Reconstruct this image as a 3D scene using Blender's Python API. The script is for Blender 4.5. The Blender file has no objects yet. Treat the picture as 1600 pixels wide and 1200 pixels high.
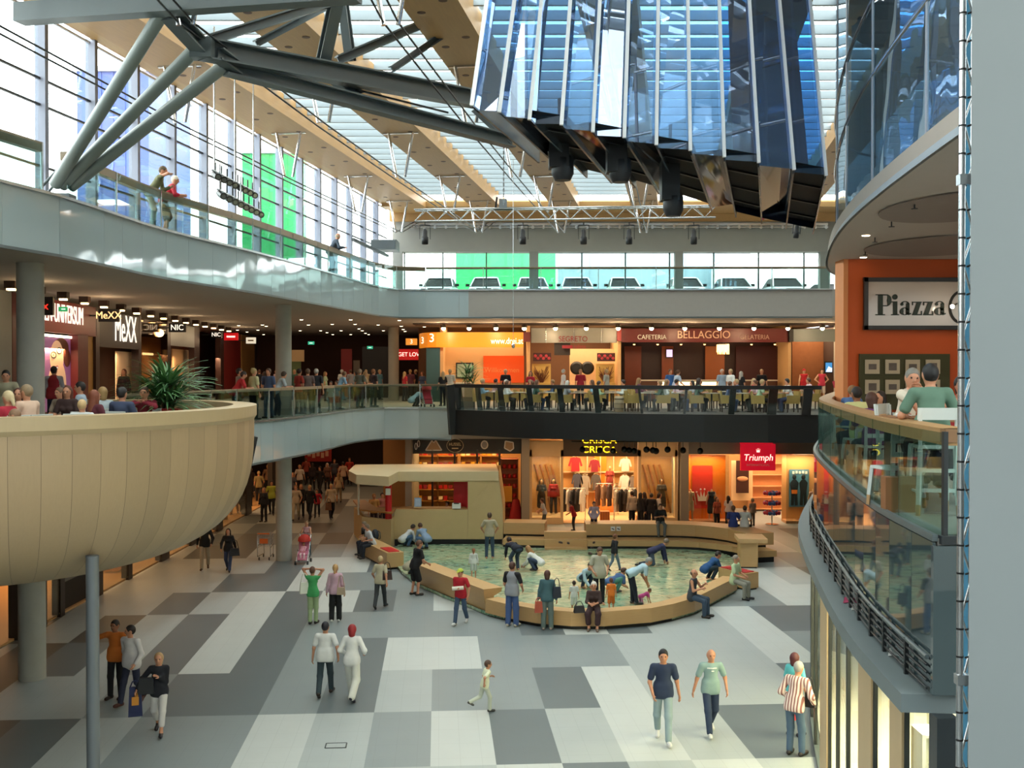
import bpy, bmesh, math, random
import numpy as np
from mathutils import Vector, Matrix
R = math.radians
PI = math.pi
SC = bpy.context.scene
COL = SC.collection
rnd = random.Random(7)

# ------------------------------------------------------------------ camera
FPX, PIT, EYE = 1700.0, -0.0116, 7.0
cam_d = bpy.data.cameras.new('camera')
cam_d.sensor_width = 36.0
cam_d.lens = 36.0 * FPX / 1600.0
cam_d.clip_start, cam_d.clip_end = 0.1, 600
cam = bpy.data.objects.new('camera', cam_d)
cam.location = (0, 0, EYE)
cam.rotation_euler = (PI / 2 + PIT, 0, 0)
COL.objects.link(cam)
SC.camera = cam
GA = 0.0678            # the paving grid is turned by this much against the view


def at(px, py, y=None, z=None, x=None):
    """place in the hall under a picture point, on a plane of known depth, height or side"""
    c, s = math.cos(PIT), math.sin(PIT)
    u, v = (px - 800) / FPX, (600 - py) / FPX
    d = Vector((u, c - v * s, s + v * c))
    if y is not None:
        t = y / d.y
    elif z is not None:
        t = (z - EYE) / d.z
    else:
        t = x / d.x
    return Vector((d.x * t, d.y * t, EYE + d.z * t))


# ------------------------------------------------------------------ materials
def lin(h):
    if isinstance(h, str):
        h = h.lstrip('#')
        c = [int(h[i:i + 2], 16) / 255 for i in (0, 2, 4)]
    else:
        c = list(h)
    return tuple(x / 12.92 if x <= .04045 else ((x + .055) / 1.055) ** 2.4 for x in c) + (1.0,)


_M = {}


def mat(col, rough=.55, metal=0.0, var=.06, scale=6.0, bump=0.0, emit=0.0, spec=.5, stretch=None, key=None):
    k = (col, rough, metal, var, scale, bump, emit, spec, stretch, key)
    if k in _M:
        return _M[k]
    m = bpy.data.materials.new('mat_%d' % len(_M))
    m.use_nodes = True
    nt = m.node_tree
    b = nt.nodes['Principled BSDF']
    c = lin(col)
    b.inputs['Roughness'].default_value = rough
    b.inputs['Metallic'].default_value = metal
    b.inputs['Specular IOR Level'].default_value = spec
    if var or bump:
        tc = nt.nodes.new('ShaderNodeTexCoord')
        no = nt.nodes.new('ShaderNodeTexNoise')
        no.inputs['Scale'].default_value = scale
        no.inputs['Detail'].default_value = 3
        src = tc.outputs['Object']
        if stretch:
            mp = nt.nodes.new('ShaderNodeMapping')
            mp.inputs['Scale'].default_value = stretch
            nt.links.new(src, mp.inputs['Vector'])
            src = mp.outputs['Vector']
        nt.links.new(src, no.inputs['Vector'])
        if var:
            mx = nt.nodes.new('ShaderNodeMix')
            mx.data_type = 'RGBA'
            mx.inputs[6].default_value = tuple(x * (1 - var) for x in c[:3]) + (1,)
            mx.inputs[7].default_value = tuple(min(1, x * (1 + var)) for x in c[:3]) + (1,)
            nt.links.new(no.outputs['Fac'], mx.inputs[0])
            nt.links.new(mx.outputs[2], b.inputs['Base Color'])
        if bump:
            bp = nt.nodes.new('ShaderNodeBump')
            bp.inputs['Strength'].default_value = bump
            bp.inputs['Distance'].default_value = .02
            nt.links.new(no.outputs['Fac'], bp.inputs['Height'])
            nt.links.new(bp.outputs['Normal'], b.inputs['Normal'])
    b.inputs['Base Color'].default_value = c
    if emit:
        b.inputs['Emission Color'].default_value = c
        b.inputs['Emission Strength'].default_value = emit
    _M[k] = m
    return m


def glow(col, s):
    return mat(col, .5, 0, 0, emit=s)


def glass(tint='#ffffff', refl=.08, rough=.0, gcol='#ffffff', power=1.0, wav=0.0, pale_mix=0.0, mcol='#c2cfe6'):
    k = ('glass', tint, refl, rough, gcol, power, wav, pale_mix, mcol)
    if k in _M:
        return _M[k]
    m = bpy.data.materials.new('glass_%d' % len(_M))
    m.use_nodes = True
    nt = m.node_tree
    nt.nodes.remove(nt.nodes['Principled BSDF'])
    out = nt.nodes['Material Output']
    tr = nt.nodes.new('ShaderNodeBsdfTransparent')
    tr.inputs['Color'].default_value = lin(tint)
    gl = nt.nodes.new('ShaderNodeBsdfGlossy')
    gl.inputs['Color'].default_value = lin(gcol)
    gl.inputs['Roughness'].default_value = rough
    lw = nt.nodes.new('ShaderNodeLayerWeight')
    lw.inputs['Blend'].default_value = .35
    ma = nt.nodes.new('ShaderNodeMath')
    ma.operation = 'MULTIPLY_ADD'
    ma.inputs[1].default_value = .75 * power
    ma.inputs[2].default_value = refl
    ma.use_clamp = True
    if wav:
        tc = nt.nodes.new('ShaderNodeTexCoord')
        no = nt.nodes.new('ShaderNodeTexNoise')
        no.inputs['Scale'].default_value = .9
        no.inputs['Detail'].default_value = 1
        bp = nt.nodes.new('ShaderNodeBump')
        bp.inputs['Strength'].default_value = wav
        bp.inputs['Distance'].default_value = .05
        nt.links.new(tc.outputs['Object'], no.inputs['Vector'])
        nt.links.new(no.outputs['Fac'], bp.inputs['Height'])
        nt.links.new(bp.outputs['Normal'], gl.inputs['Normal'])
    mx = nt.nodes.new('ShaderNodeMixShader')
    nt.links.new(lw.outputs['Fresnel'], ma.inputs[0])
    nt.links.new(ma.outputs[0], mx.inputs[0])
    base = tr.outputs[0]
    if pale_mix:
        df = nt.nodes.new('ShaderNodeBsdfDiffuse')
        df.inputs['Color'].default_value = lin(mcol)
        tl = nt.nodes.new('ShaderNodeBsdfTranslucent')
        tl.inputs['Color'].default_value = lin(mcol)
        m0 = nt.nodes.new('ShaderNodeMixShader')
        m0.inputs[0].default_value = .62
        nt.links.new(df.outputs[0], m0.inputs[1])
        nt.links.new(tl.outputs[0], m0.inputs[2])
        m1 = nt.nodes.new('ShaderNodeMixShader')
        m1.inputs[0].default_value = pale_mix
        nt.links.new(tr.outputs[0], m1.inputs[1])
        nt.links.new(m0.outputs[0], m1.inputs[2])
        base = m1.outputs[0]
    nt.links.new(base, mx.inputs[1])
    nt.links.new(gl.outputs[0], mx.inputs[2])
    nt.links.new(mx.outputs[0], out.inputs['Surface'])
    _M[k] = m
    return m


# ------------------------------------------------------------------ mesh building
class MB:
    def __init__(s):
        s.v, s.f, s.mi, s.sm, s.uv = [], [], [], [], {}
        s.cur = 0

    def add(s, vs, fs, smooth=False, uvs=None):
        b = len(s.v)
        s.v.extend(tuple(v) for v in vs)
        for n, f in enumerate(fs):
            if uvs is not None:
                s.uv[len(s.f)] = [uvs[i] for i in f]
            s.f.append(tuple(b + i for i in f))
            s.mi.append(s.cur)
            s.sm.append(smooth)
        return s

    def box(s, c, size, rz=0.0, rx=0.0, ry=0.0):
        hx, hy, hz = size[0] / 2, size[1] / 2, size[2] / 2
        mt = Matrix.Rotation(rz, 3, 'Z') @ Matrix.Rotation(ry, 3, 'Y') @ Matrix.Rotation(rx, 3, 'X')
        c = Vector(c)
        vs = [c + mt @ Vector((x, y, z)) for x in (-hx, hx) for y in (-hy, hy) for z in (-hz, hz)]
        return s.add(vs, [(0, 1, 3, 2), (4, 6, 7, 5), (0, 4, 5, 1), (2, 3, 7, 6), (0, 2, 6, 4), (1, 5, 7, 3)])

    def box2(s, a, b):
        return s.box([(a[i] + b[i]) / 2 for i in range(3)], [abs(a[i] - b[i]) for i in range(3)])

    def bar(s, a, b, w, h=None, up=(0, 0, 1)):
        """square bar from a to b, w wide sideways, h high"""
        h = w if h is None else h
        a, b = Vector(a), Vector(b)
        d = (b - a).normalized()
        up = Vector(up)
        sd = d.cross(up)
        if sd.length < 1e-4:
            sd = d.cross(Vector((0, 1, 0)))
        sd.normalize()
        u = sd.cross(d)
        vs = [p + sd * (i * w / 2) + u * (j * h / 2) for p in (a, b) for i, j in ((-1, -1), (1, -1), (1, 1), (-1, 1))]
        return s.add(vs, [(3, 2, 1, 0), (4, 5, 6, 7)] + [(i, (i + 1) % 4, 4 + (i + 1) % 4, 4 + i) for i in range(4)])

    def ibeam(s, a, b, w, h, t=.03, up=(0, 0, 1)):
        a, b = Vector(a), Vector(b)
        d = (b - a).normalized()
        sd = d.cross(Vector(up)).normalized()
        u = sd.cross(d)
        for o in (-1, 1):
            s.bar(a + u * o * (h / 2 - t / 2), b + u * o * (h / 2 - t / 2), w, t, up=u)
        return s.bar(a, b, t, h - 2 * t, up=u)

    def tube(s, path, r, n=8, cap=True, smooth=True):
        path = [Vector(p) for p in path]
        rs = r if isinstance(r, (list, tuple)) else [r] * len(path)
        vs, fs = [], []
        pu = None
        for i, p in enumerate(path):
            d = (path[min(i + 1, len(path) - 1)] - path[max(i - 1, 0)])
            d = d.normalized() if d.length > 1e-9 else Vector((0, 0, 1))
            if pu is None:
                pu = Vector((0, 0, 1)) if abs(d.z) < .9 else Vector((0, 1, 0))
            sd = d.cross(pu)
            if sd.length < 1e-4:
                sd = d.orthogonal()
            sd.normalize()
            pu = sd.cross(d)
            for k in range(n):
                a = 2 * PI * k / n
                vs.append(p + (sd * math.cos(a) + pu * math.sin(a)) * rs[i])
        for i in range(len(path) - 1):
            for k in range(n):
                fs.append((i * n + k, i * n + (k + 1) % n, (i + 1) * n + (k + 1) % n, (i + 1) * n + k))
        s.add(vs, fs, smooth)
        if cap:
            m = (len(path) - 1) * n
            s.add(vs[:n] + vs[m:], [tuple(range(n))[::-1], tuple(range(n, 2 * n))])
        return s

    def lathe(s, prof, c=(0, 0, 0), n=16, sx=1, sy=1, smooth=True):
        vs, fs = [], []
        for r, z in prof:
            for k in range(n):
                a = 2 * PI * k / n
                vs.append((c[0] + r * sx * math.cos(a), c[1] + r * sy * math.sin(a), c[2] + z))
        for i in range(len(prof) - 1):
            for k in range(n):
                fs.append((i * n + k, i * n + (k + 1) % n, (i + 1) * n + (k + 1) % n, (i + 1) * n + k))
        s.add(vs, fs, smooth)
        m = (len(prof) - 1) * n
        if prof[0][0] > 1e-4:
            s.add(vs[:n], [tuple(range(n))[::-1]])
        if prof[-1][0] > 1e-4:
            s.add(vs[m:], [tuple(range(n))])
        return s

    def ball(s, c, r, n=10, m=6, sc=(1, 1, 1)):
        prof = [(max(1e-5, r * math.sin(PI * i / m)), -r * math.cos(PI * i / m)) for i in range(m + 1)]
        vs, fs = [], []
        for q, z in prof:
            for k in range(n):
                a = 2 * PI * k / n
                vs.append((c[0] + q * sc[0] * math.cos(a), c[1] + q * sc[1] * math.sin(a), c[2] + z * sc[2]))
        for i in range(m):
            for k in range(n):
                fs.append((i * n + k, i * n + (k + 1) % n, (i + 1) * n + (k + 1) % n, (i + 1) * n + k))
        return s.add(vs, fs, True)

    def prism(s, poly, z0, z1):
        n = len(poly)
        area = sum(poly[i][0] * poly[(i + 1) % n][1] - poly[(i + 1) % n][0] * poly[i][1] for i in range(n))
        if area < 0:
            poly = poly[::-1]
        vs = [(p[0], p[1], z0) for p in poly] + [(p[0], p[1], z1) for p in poly]
        return s.add(vs, [tuple(range(n))[::-1], tuple(range(n, 2 * n))] +
                     [(i, (i + 1) % n, n + (i + 1) % n, n + i) for i in range(n)])

    def plate(s, poly, y0, y1):
        """outline in x,z pushed from depth y0 to y1"""
        n = len(poly)
        vs = [(p[0], y0, p[1]) for p in poly] + [(p[0], y1, p[1]) for p in poly]
        return s.add(vs, [tuple(range(n)), tuple(range(n, 2 * n))[::-1]] +
                     [(i, n + i, n + (i + 1) % n, (i + 1) % n) for i in range(n)])

    def strip(s, pts, z0, z1, th=0.0, smooth=False):
        """upright band along a plan line, th thick to the left-hand normal"""
        n = len(pts)
        nm = []
        for i in range(n):
            d = Vector((pts[min(i + 1, n - 1)][0] - pts[max(i - 1, 0)][0], pts[min(i + 1, n - 1)][1] - pts[max(i - 1, 0)][1]))
            d.normalize()
            nm.append((-d.y, d.x))
        z0s = z0 if isinstance(z0, (list, tuple)) else [z0] * n
        z1s = z1 if isinstance(z1, (list, tuple)) else [z1] * n
        vs = []
        for i, p in enumerate(pts):
            q = (p[0] + nm[i][0] * th, p[1] + nm[i][1] * th)
            vs += [(p[0], p[1], z0s[i]), (p[0], p[1], z1s[i]), (q[0], q[1], z1s[i]), (q[0], q[1], z0s[i])]
        fs = []
        for i in range(n - 1):
            a, b = 4 * i, 4 * i + 4
            fs.append((a, b, b + 1, a + 1))
            if th:
                fs += [(a + 1, b + 1, b + 2, a + 2), (a + 2, b + 2, b + 3, a + 3), (a + 3, b + 3, b, a)]
        if th:
            fs += [(0, 1, 2, 3), (4 * n - 1, 4 * n - 2, 4 * n - 3, 4 * n - 4)]
        return s.add(vs, fs, smooth)

    def build(s, name, mats, parent=None, loc=None, rz=0.0):
        me = bpy.data.meshes.new(name)
        me.from_pydata(s.v, [], s.f)
        if not isinstance(mats, (list, tuple)):
            mats = [mats]
        for m in mats:
            me.materials.append(m)
        me.polygons.foreach_set('use_smooth', s.sm)
        if len(mats) > 1:
            me.polygons.foreach_set('material_index', s.mi)
        if s.uv:
            ul = me.uv_layers.new(name='UVMap')
            for pi, uvs in s.uv.items():
                p = me.polygons[pi]
                for li, u in zip(p.loop_indices, uvs):
                    ul.data[li].uv = u
        me.update()
        return link(name, me, parent, loc, rz)


def link(name, me, parent=None, loc=None, rz=0.0):
    o = bpy.data.objects.new(name, me)
    COL.objects.link(o)
    if parent is not None:
        o.parent = parent
    if loc is not None:
        o.location = loc
    if rz:
        o.rotation_euler = (0, 0, rz)
    return o


def tag(o, label=None, cat=None, group=None, kind=None):
    if label:
        o['label'] = label
    if cat:
        o['category'] = cat
    if group:
        o['group'] = group
    if kind:
        o['kind'] = kind
    return o


def thing(name, label, cat, loc=(0, 0, 0), rz=0.0, group=None):
    o = bpy.data.objects.new(name, None)
    COL.objects.link(o)
    o.empty_display_size = .1
    o.location = loc
    o.rotation_euler = (0, 0, rz)
    return tag(o, label, cat, group)


def struct(name, mb, m, label=None, **k):
    o = mb.build(name, m, **k)
    return tag(o, label, None, None, 'structure')


def dup(o, loc=None, rz=None, label=None, group=None, parent=None):
    c = o.copy()
    COL.objects.link(c)
    if parent is not None:
        c.parent = parent
    for ch in o.children:
        dup(ch, parent=c)
    if loc is not None:
        c.location = loc
    if rz is not None:
        c.rotation_euler = (0, 0, rz)
    if label:
        c['label'] = label
    if group:
        c['group'] = group
    return c


def board_of(t):
    """the board of a sign that carries its letters and emblems"""
    for c in t.children:
        if c.name.split('.')[0] in ('band', 'fascia', 'board', 'box_body', 'panel') and c.location.length < 1e-6:
            return c
    return t


def text(s, size, m, parent, loc, rx=PI / 2, rz=0.0, ext=.01, name='lettering', align='CENTER', sx=1.0, shear=0.0):
    parent = board_of(parent)
    cu = bpy.data.curves.new(name, 'FONT')
    cu.body = s
    cu.size = size
    cu.extrude = ext
    cu.align_x = align
    cu.align_y = 'CENTER'
    cu.shear = shear
    cu.materials.append(m)
    tmp = bpy.data.objects.new(name, cu)
    me = bpy.data.meshes.new_from_object(tmp)
    me.name = name
    bpy.data.objects.remove(tmp)
    o = bpy.data.objects.new(name, me)
    COL.objects.link(o)
    o.parent = parent
    o.location = loc
    o.rotation_euler = (rx, 0, rz)
    o.scale = (sx, 1, 1)
    return o


def mb():
    return MB()


def lerp(a, b, t):
    return a + (b - a) * t


def resample(pts, step):
    """smooth plan line through pts (Catmull-Rom), about one point every step"""
    P = [Vector(p) for p in pts]
    out = []
    for i in range(len(P) - 1):
        p0, p1, p2, p3 = P[max(i - 1, 0)], P[i], P[i + 1], P[min(i + 2, len(P) - 1)]
        n = max(1, int((p2 - p1).length / step))
        for k in range(n):
            t = k / n
            out.append(.5 * ((2 * p1) + (p2 - p0) * t + (2 * p0 - 5 * p1 + 4 * p2 - p3) * t * t + (3 * p1 - p0 - 3 * p2 + p3) * t ** 3))
    out.append(P[-1])
    return out
# ================================================================== the hall
Z1, Z1B, Z2, Z2B = 5.4, 4.1, 10.65, 9.45
WHITE_STEEL = mat('#aeb2bd', .4, 0, .03)
GREY_STEEL = mat('#5a6466', .4, .15, .04)
DARK_STEEL = mat('#2c3032', .4, .3, .04)
CONCRETE = mat('#a3a298', .8, 0, .10, 3.0, .05)
PLASTER = mat('#9c9892', .85, 0, .04)
BLACK = mat('#0b0b0d', .45, 0, .05)
ALU = mat('#c4c8ca', .25, .85, .03)
CHROME = mat('#d5d8da', .15, 1.0, .02)
BALUSTRADE_GLASS = glass('#dcebe8', .035, 0, '#e6f2f2', .5)
CLEAR_GLASS = glass('#f2f7f7', .02, 0, '#eaf4f6', .35)
SHOP_GLASS = glass('#eef1ec', .03, .0, '#f0f0f0', .45)
HANDRAIL = mat('#8a7a63', .45, 0, .12, 8, 0, stretch=(1, 1, 1))


def fascia_mat():
    m = bpy.data.materials.new('glass_cladding')
    m.use_nodes = True
    nt = m.node_tree
    b = nt.nodes['Principled BSDF']
    b.inputs['Base Color'].default_value = lin('#a0b0b4')
    b.inputs['Roughness'].default_value = .06
    b.inputs['Specular IOR Level'].default_value = .6
    tc = nt.nodes.new('ShaderNodeTexCoord')
    no = nt.nodes.new('ShaderNodeTexNoise')
    no.inputs['Scale'].default_value = .55
    no.inputs['Detail'].default_value = 1.5
    bp = nt.nodes.new('ShaderNodeBump')
    bp.inputs['Strength'].default_value = .35
    bp.inputs['Distance'].default_value = .12
    nt.links.new(tc.outputs['Object'], no.inputs['Vector'])
    nt.links.new(no.outputs['Fac'], bp.inputs['Height'])
    nt.links.new(bp.outputs['Normal'], b.inputs['Normal'])
    return m


FASCIA = fascia_mat()


# ---- ground floor paving: a grid of stone fields in five greys
def stone(col):
    m = mat(col, .42, 0, .05, 1.3, 0, key='stone')
    nt = m.node_tree
    b = nt.nodes['Principled BSDF']
    src = b.inputs['Base Color'].links[0].from_socket
    tc = nt.nodes.new('ShaderNodeTexCoord')
    sp = nt.nodes.new('ShaderNodeSeparateXYZ')
    nt.links.new(tc.outputs['Object'], sp.inputs[0])
    msk = None
    for ax, per, wid in ((0, 1.1727 / 3, .022), (1, 3.1413 / 4, .012)):
        d = nt.nodes.new('ShaderNodeMath'); d.operation = 'DIVIDE'; d.inputs[1].default_value = per
        nt.links.new(sp.outputs[ax], d.inputs[0])
        f = nt.nodes.new('ShaderNodeMath'); f.operation = 'FRACT'
        nt.links.new(d.outputs[0], f.inputs[0])
        l = nt.nodes.new('ShaderNodeMath'); l.operation = 'LESS_THAN'; l.inputs[1].default_value = wid
        nt.links.new(f.outputs[0], l.inputs[0])
        if msk is None:
            msk = l
        else:
            x = nt.nodes.new('ShaderNodeMath'); x.operation = 'MAXIMUM'
            nt.links.new(msk.outputs[0], x.inputs[0]); nt.links.new(l.outputs[0], x.inputs[1])
            msk = x
    mu = nt.nodes.new('ShaderNodeMath'); mu.operation = 'MULTIPLY'; mu.inputs[1].default_value = .16
    nt.links.new(msk.outputs[0], mu.inputs[0])
    mx = nt.nodes.new('ShaderNodeMix'); mx.data_type = 'RGBA'
    mx.inputs[7].default_value = lin('#585c5c')
    nt.links.new(mu.outputs[0], mx.inputs[0]); nt.links.new(src, mx.inputs[6])
    nt.links.new(mx.outputs[2], b.inputs['Base Color'])
    return m


STONE = dict(W=stone('#babfbc'), L=stone('#a2a9a8'), G=stone('#818a8b'), D=stone('#5c666a'), K=stone('#4a4b4a'))
SX, SY, GX0, GY0 = 1.1727, 3.1413, -.1431, 22.3965
ROWS = {  # field tones from column -10 rightwards
    -3: 'GGGLGLGWDLGLGDLWLGDLG', -2: 'GKDGGGGLGLLWDLWLGDDGG',
    -1: 'GKKDLGGWLGWDLWLDDDDGG', 0: 'GKLLGDDGDLGGDWLLLDDDG', 1: 'GKDLDWDGDWWGGGLLLWGGG',
    2: 'KLKLDWDGGGGGDWDLLWDDD', 3: 'GLLDLWDWDGWGGGGGGGGWW', 4: 'KLLLDDWGGGDGLGGGGGLWL',
    5: 'GLLLLDWWDGGDLGWDGGGGG', 6: 'KLKKLDGLDDLGWDGLKGLLW', 7: 'GLDKDGKLGDKLGWDLKGLKG',
    8: 'LKGDLKDGKLDGKLGDLKGDL', 9: 'KGDLKGDKLGDKGLDKGLDKG', 10: 'GKLDGKDLGKDGLKDGKLDGK',
}
fl = mb()
for j in range(-8, 18):
    row = ROWS.get(j)
    for i in range(-14, 15):
        ch = row[i + 10] if row and 0 <= i + 10 < len(row) else 'GLDKG'[(i * 7 + j * 13 + i * j) % 5]
        fl.cur = 'WLGDK'.index(ch)
        x0, y0 = GX0 + i * SX, GY0 + j * SY
        fl.add([(x0, y0, 0), (x0 + SX, y0, 0), (x0 + SX, y0 + SY, 0), (x0, y0 + SY, 0)], [(0, 1, 2, 3)])
fl.cur = 4
fl.add([(-40, -25, -.02), (40, -25, -.02), (40, 95, -.02), (-40, 95, -.02)], [(0, 1, 2, 3)])
fo = struct('floor', fl, [STONE[c] for c in 'WLGDK'], 'stone floor of the hall paved in white grey and dark fields', rz=GA)
hatch = thing('floor_hatch', 'small rectangular steel floor hatch in a light grey paving field', 'hatch', at(525, 1165, z=0.002), GA)
m_ = mb()
for a, b in (((-.19, -.13), (.19, -.13)), ((.19, -.13), (.19, .13)), ((.19, .13), (-.19, .13)), ((-.19, .13), (-.19, -.13))):
    m_.bar((a[0], a[1], .004), (b[0], b[1], .004), .022, .008)
m_.build('frame', DARK_STEEL, hatch)
mb().box((0, 0, .002), (.36, .24, .004)).build('lid', STONE['L'], hatch)

# ---- slabs
UP = [at(x, y, z=Z2) for x, y in ((0, 283.7), (90, 306.2), (160, 328.7), (257.5, 360), (400, 395), (500, 422.5), (590, 448), (622, 452.5), (665, 453.3), (1300, 452))]
UP = [Vector((p.x, p.y)) for p in UP]
UP = [Vector((-10.9, 6)), Vector((-10.4, 14))] + UP
UPS = resample(UP[:-1], 1.1) + [UP[-1]]
MID = [at(x, y, z=Z1) for x, y in ((375, 661), (425, 656), (500, 647.5), (550, 640.5), (600, 637.5), (655, 637.5), (706, 638.5))]
MID = [Vector((p.x, p.y)) for p in MID]
MID = [Vector((-10.6, 6)), Vector((-10.1, 16)), Vector((-9.6, 24))] + MID
MIDS = resample(MID, 1.1)
BLK = [at(x, y, z=Z1) for x, y in ((708, 641), (800, 644), (900, 646), (1000, 647.5), (1100, 648.5), (1200, 649), (1283, 649))]
BLK = [Vector((p.x, p.y)) for p in BLK]
RB = [Vector(p) for p in ((4.08, 10.4), (4.22, 12), (4.42, 13.5), (4.87, 16), (5.5, 19.2), (6.12, 21.9), (7.1, 25), (8.5, 29), (10.1, 33.5), (BLK[-1].x, BLK[-1].y))]
RBS = resample(RB[:-1], .7)
UR = [Vector(p) for p in ((4.55, 10.0), (4.72, 11.8), (5.09, 14.9), (5.48, 17.5), (5.97, 20), (6.57, 22.5), (7.4, 25.5), (8.2, 27.6), (9.0, 28.6), (10.4, 29.4), (14, 30.2))]
URS = resample(UR, .7)


def slab(name, poly, z0, z1, m, label):
    s_ = mb()
    s_.prism([tuple(p) for p in poly], z0, z1)
    return struct(name, s_, m, label)


SLABM = PLASTER
slab('floor.001', [tuple(p) for p in MIDS] + [(16, MIDS[-1].y), (16, 72), (-24, 72), (-24, 6)], Z1B, Z1, SLABM, 'slab of the middle gallery level along the left and back')
slab('floor.007', [tuple(MIDS[-1])] + [tuple(p) for p in BLK] + [(16, 41.5), (16, MIDS[-1].y)], 4.42, Z1, mat('#1a1716', .6), 'dark slab of the cafe terrace')
slab('floor.002', [tuple(p) for p in RBS] + [(10.5, 34.5), (12.2, 40.8), (18, 41), (18, 10.4)], Z1B - .1, Z1, SLABM, 'slab of the curved balcony on the right')
slab('floor.003', [tuple(p) for p in UPS] + [(17, 49), (17, 57.5), (12, 110), (-24, 110), (-24, 6)], Z2B, Z2, SLABM, 'slab of the upper gallery level and the deck beyond its windows')
slab('ceiling', [tuple(p) for p in URS] + [(17, 30.6), (17, 10)], Z2B, 9.78, mat('#b4aaa0', .8, 0, .03), 'pale curved ceiling above the balcony on the right')

# shiny grey cladding along the slab edges, panel by panel
def cladding(pts, z0, z1, label, off=.04):
    d = mb()
    q = [tuple(p) for p in pts]
    n = len(q)
    for i in range(n - 1):
        a, b = Vector(q[i]), Vector(q[i + 1])
        t = (b - a).normalized()
        nn = Vector((t.y, -t.x)) * off
        g = t * .006
        d.strip([a + nn + g, b + nn - g], z0, z1, .03)
    return d


struct('trim_1', cladding(UPS[:-1], Z2B - .02, Z2 - .02, ''), FASCIA, 'glossy grey glass cladding on the edge of the upper gallery')
d = mb()
xs = np.linspace(UPS[-2].x, UPS[-1].x, 13)
yl = UPS[-2].y
for i in range(12):
    d.strip([(xs[i] + .006, yl - .04 - i * .01), (xs[i + 1] - .006, yl - .05 - i * .01)], Z2B - .02, Z2 - .02, .03)
struct('trim_2', d, FASCIA, 'glossy grey glass cladding along the back edge of the upper gallery')
struct('trim_3', cladding(MIDS, Z1B - .02, Z1 - .02, ''), FASCIA, 'glossy grey glass cladding on the edge of the middle gallery')
for nm, pts, z in (('trim_4', UPS, Z2), ('trim_5', MIDS, Z1), ('trim_6', UPS, Z2B - .05), ('trim_7', MIDS, Z1B - .05)):
    e_ = mb()
    e_.strip([(p.x, p.y) for p in pts], z - .03, z + .03, -.09)
    struct(nm, e_, ALU if z in (Z2, Z1) else GREY_STEEL, 'metal edge strip along a gallery slab')

# ---- columns
def column(px, pb, depth, z0, z1, name, label, r=.295):
    p = at(px, 580, y=depth)
    c_ = mb()
    c_.lathe([(r, z0), (r, z1)], (p.x, depth, 0), 28)
    o = c_.build(name, CONCRETE)
    return tag(o, label, 'column')


column(48, 0, 24.7, 0, Z2B, 'round_column', 'round concrete column at the far left behind the wooden bowl')
column(443, 0, 40.3, 0, Z2B, 'round_column', 'round concrete column standing beside the empty shopping trolley')
column(615, 0, 60.5, 0, Z2B, 'round_column', 'round concrete column left of the orange phone shop')

# ---- enclosing walls
w = mb()
w.box2((-24.3, -14, -.1), (-24, 110, Z2))
struct('wall_left', w, mat('#5a4a40', .8))
w = mb()
w.box2((-24, 74, 0), (20, 74.3, Z2B))
struct('wall_back', w, mat('#4a2c20', .8, 0, .25, .8))
w = mb()
w.box2((17, -14, 0), (17.3, 9, 8.6))
w.box2((17, -14, 15.3), (17.3, 9, 18))
w.box2((17, 9, 0), (17.3, 57.5, 18))
struct('wall_right', w, mat('#b9b6b0', .8))
w = mb()
w.box2((-24, -14.3, 0), (17.3, -14, 18))
struct('wall_front', w, mat('#d0cfca', .8))  # unseen wall added behind the viewer, kept light for bright reflections
struct('ceiling.001', mb().prism([(-24, -14), (17, -14), (17, -9), (5, -9), (5, 6.9), (1, 6.9), (1, -9), (-11, -9), (-11, 0), (1, 0), (1, 6.9), (-24, 6.9)], 15.6, 15.9), PLASTER, 'roof over the part of the hall behind the viewer')
g_ = mb()
g_.prism([(-11, -9), (1, -9), (1, 0), (-11, 0)], 15.6, 15.62)
g_.prism([(5, -9), (17, -9), (17, 6.9), (5, 6.9)], 15.6, 15.62)
struct('window_80', g_, glass('#e4e8e6', .02, 0, '#ffffff', .3), 'unseen glazed roof behind the viewer, added to let daylight in')  # roof glazing added out of view to let daylight into the hall

for k in range(10):  # bays added out of view so the blue glass mirrors daylight
    wn = thing('window_%d' % (90 + k), 'unseen glazed bay behind the viewer, added for bright reflections', None, (17.1, -14 + 2.3 * k, 8.6))
    wn['kind'] = 'structure'
    mb().box((0, 1.15, 3.35), (.02, 2.2, 6.7)).build('pane', CLEAR_GLASS, wn)
    mb().box((0, 0, 3.35), (.2, .12, 6.7)).build('mullion', WHITE_STEEL, wn)
    for zt in (1.6, 4.2):
        mb().box((0, 1.15, zt), (.08, 2.2, .08)).build('transom', DARK_STEEL, wn)
# ---- window wall of the upper gallery, left
SL = .15
def wl(y):
    return -10.67 + SL * (y - 25.7)


dirw = Vector((SL, 1, 0)).normalized()
rzw = -math.atan(SL)
ys = [25.0 + 2.14 * k for k in range(-10, 15)]
for k in range(len(ys) - 1):
    y0, y1 = ys[k], ys[k + 1]
    wn = thing('window_%d' % (k + 1), 'tall bay of the glazed facade along the upper gallery', None, (wl(y0), y0, Z2), rzw)
    wn['kind'] = 'structure'
    L = (y1 - y0) * math.sqrt(1 + SL * SL)
    mb().box((0, .0, 2.3), (.26, .14, 4.6)).build('mullion', mat('#7d8394', .4, 0, .03), wn)
    mb().box((-.04, L / 2, 2.3), (.02, L - .11, 4.6)).build('pane', CLEAR_GLASS, wn)
    for zt in (.04, 1.05, 2.45, 3.05, 4.5):
        mb().box((-.02, L / 2, zt), (.06, L - .1, .05)).build('transom', DARK_STEEL if zt < 4 else WHITE_STEEL, wn)

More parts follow.
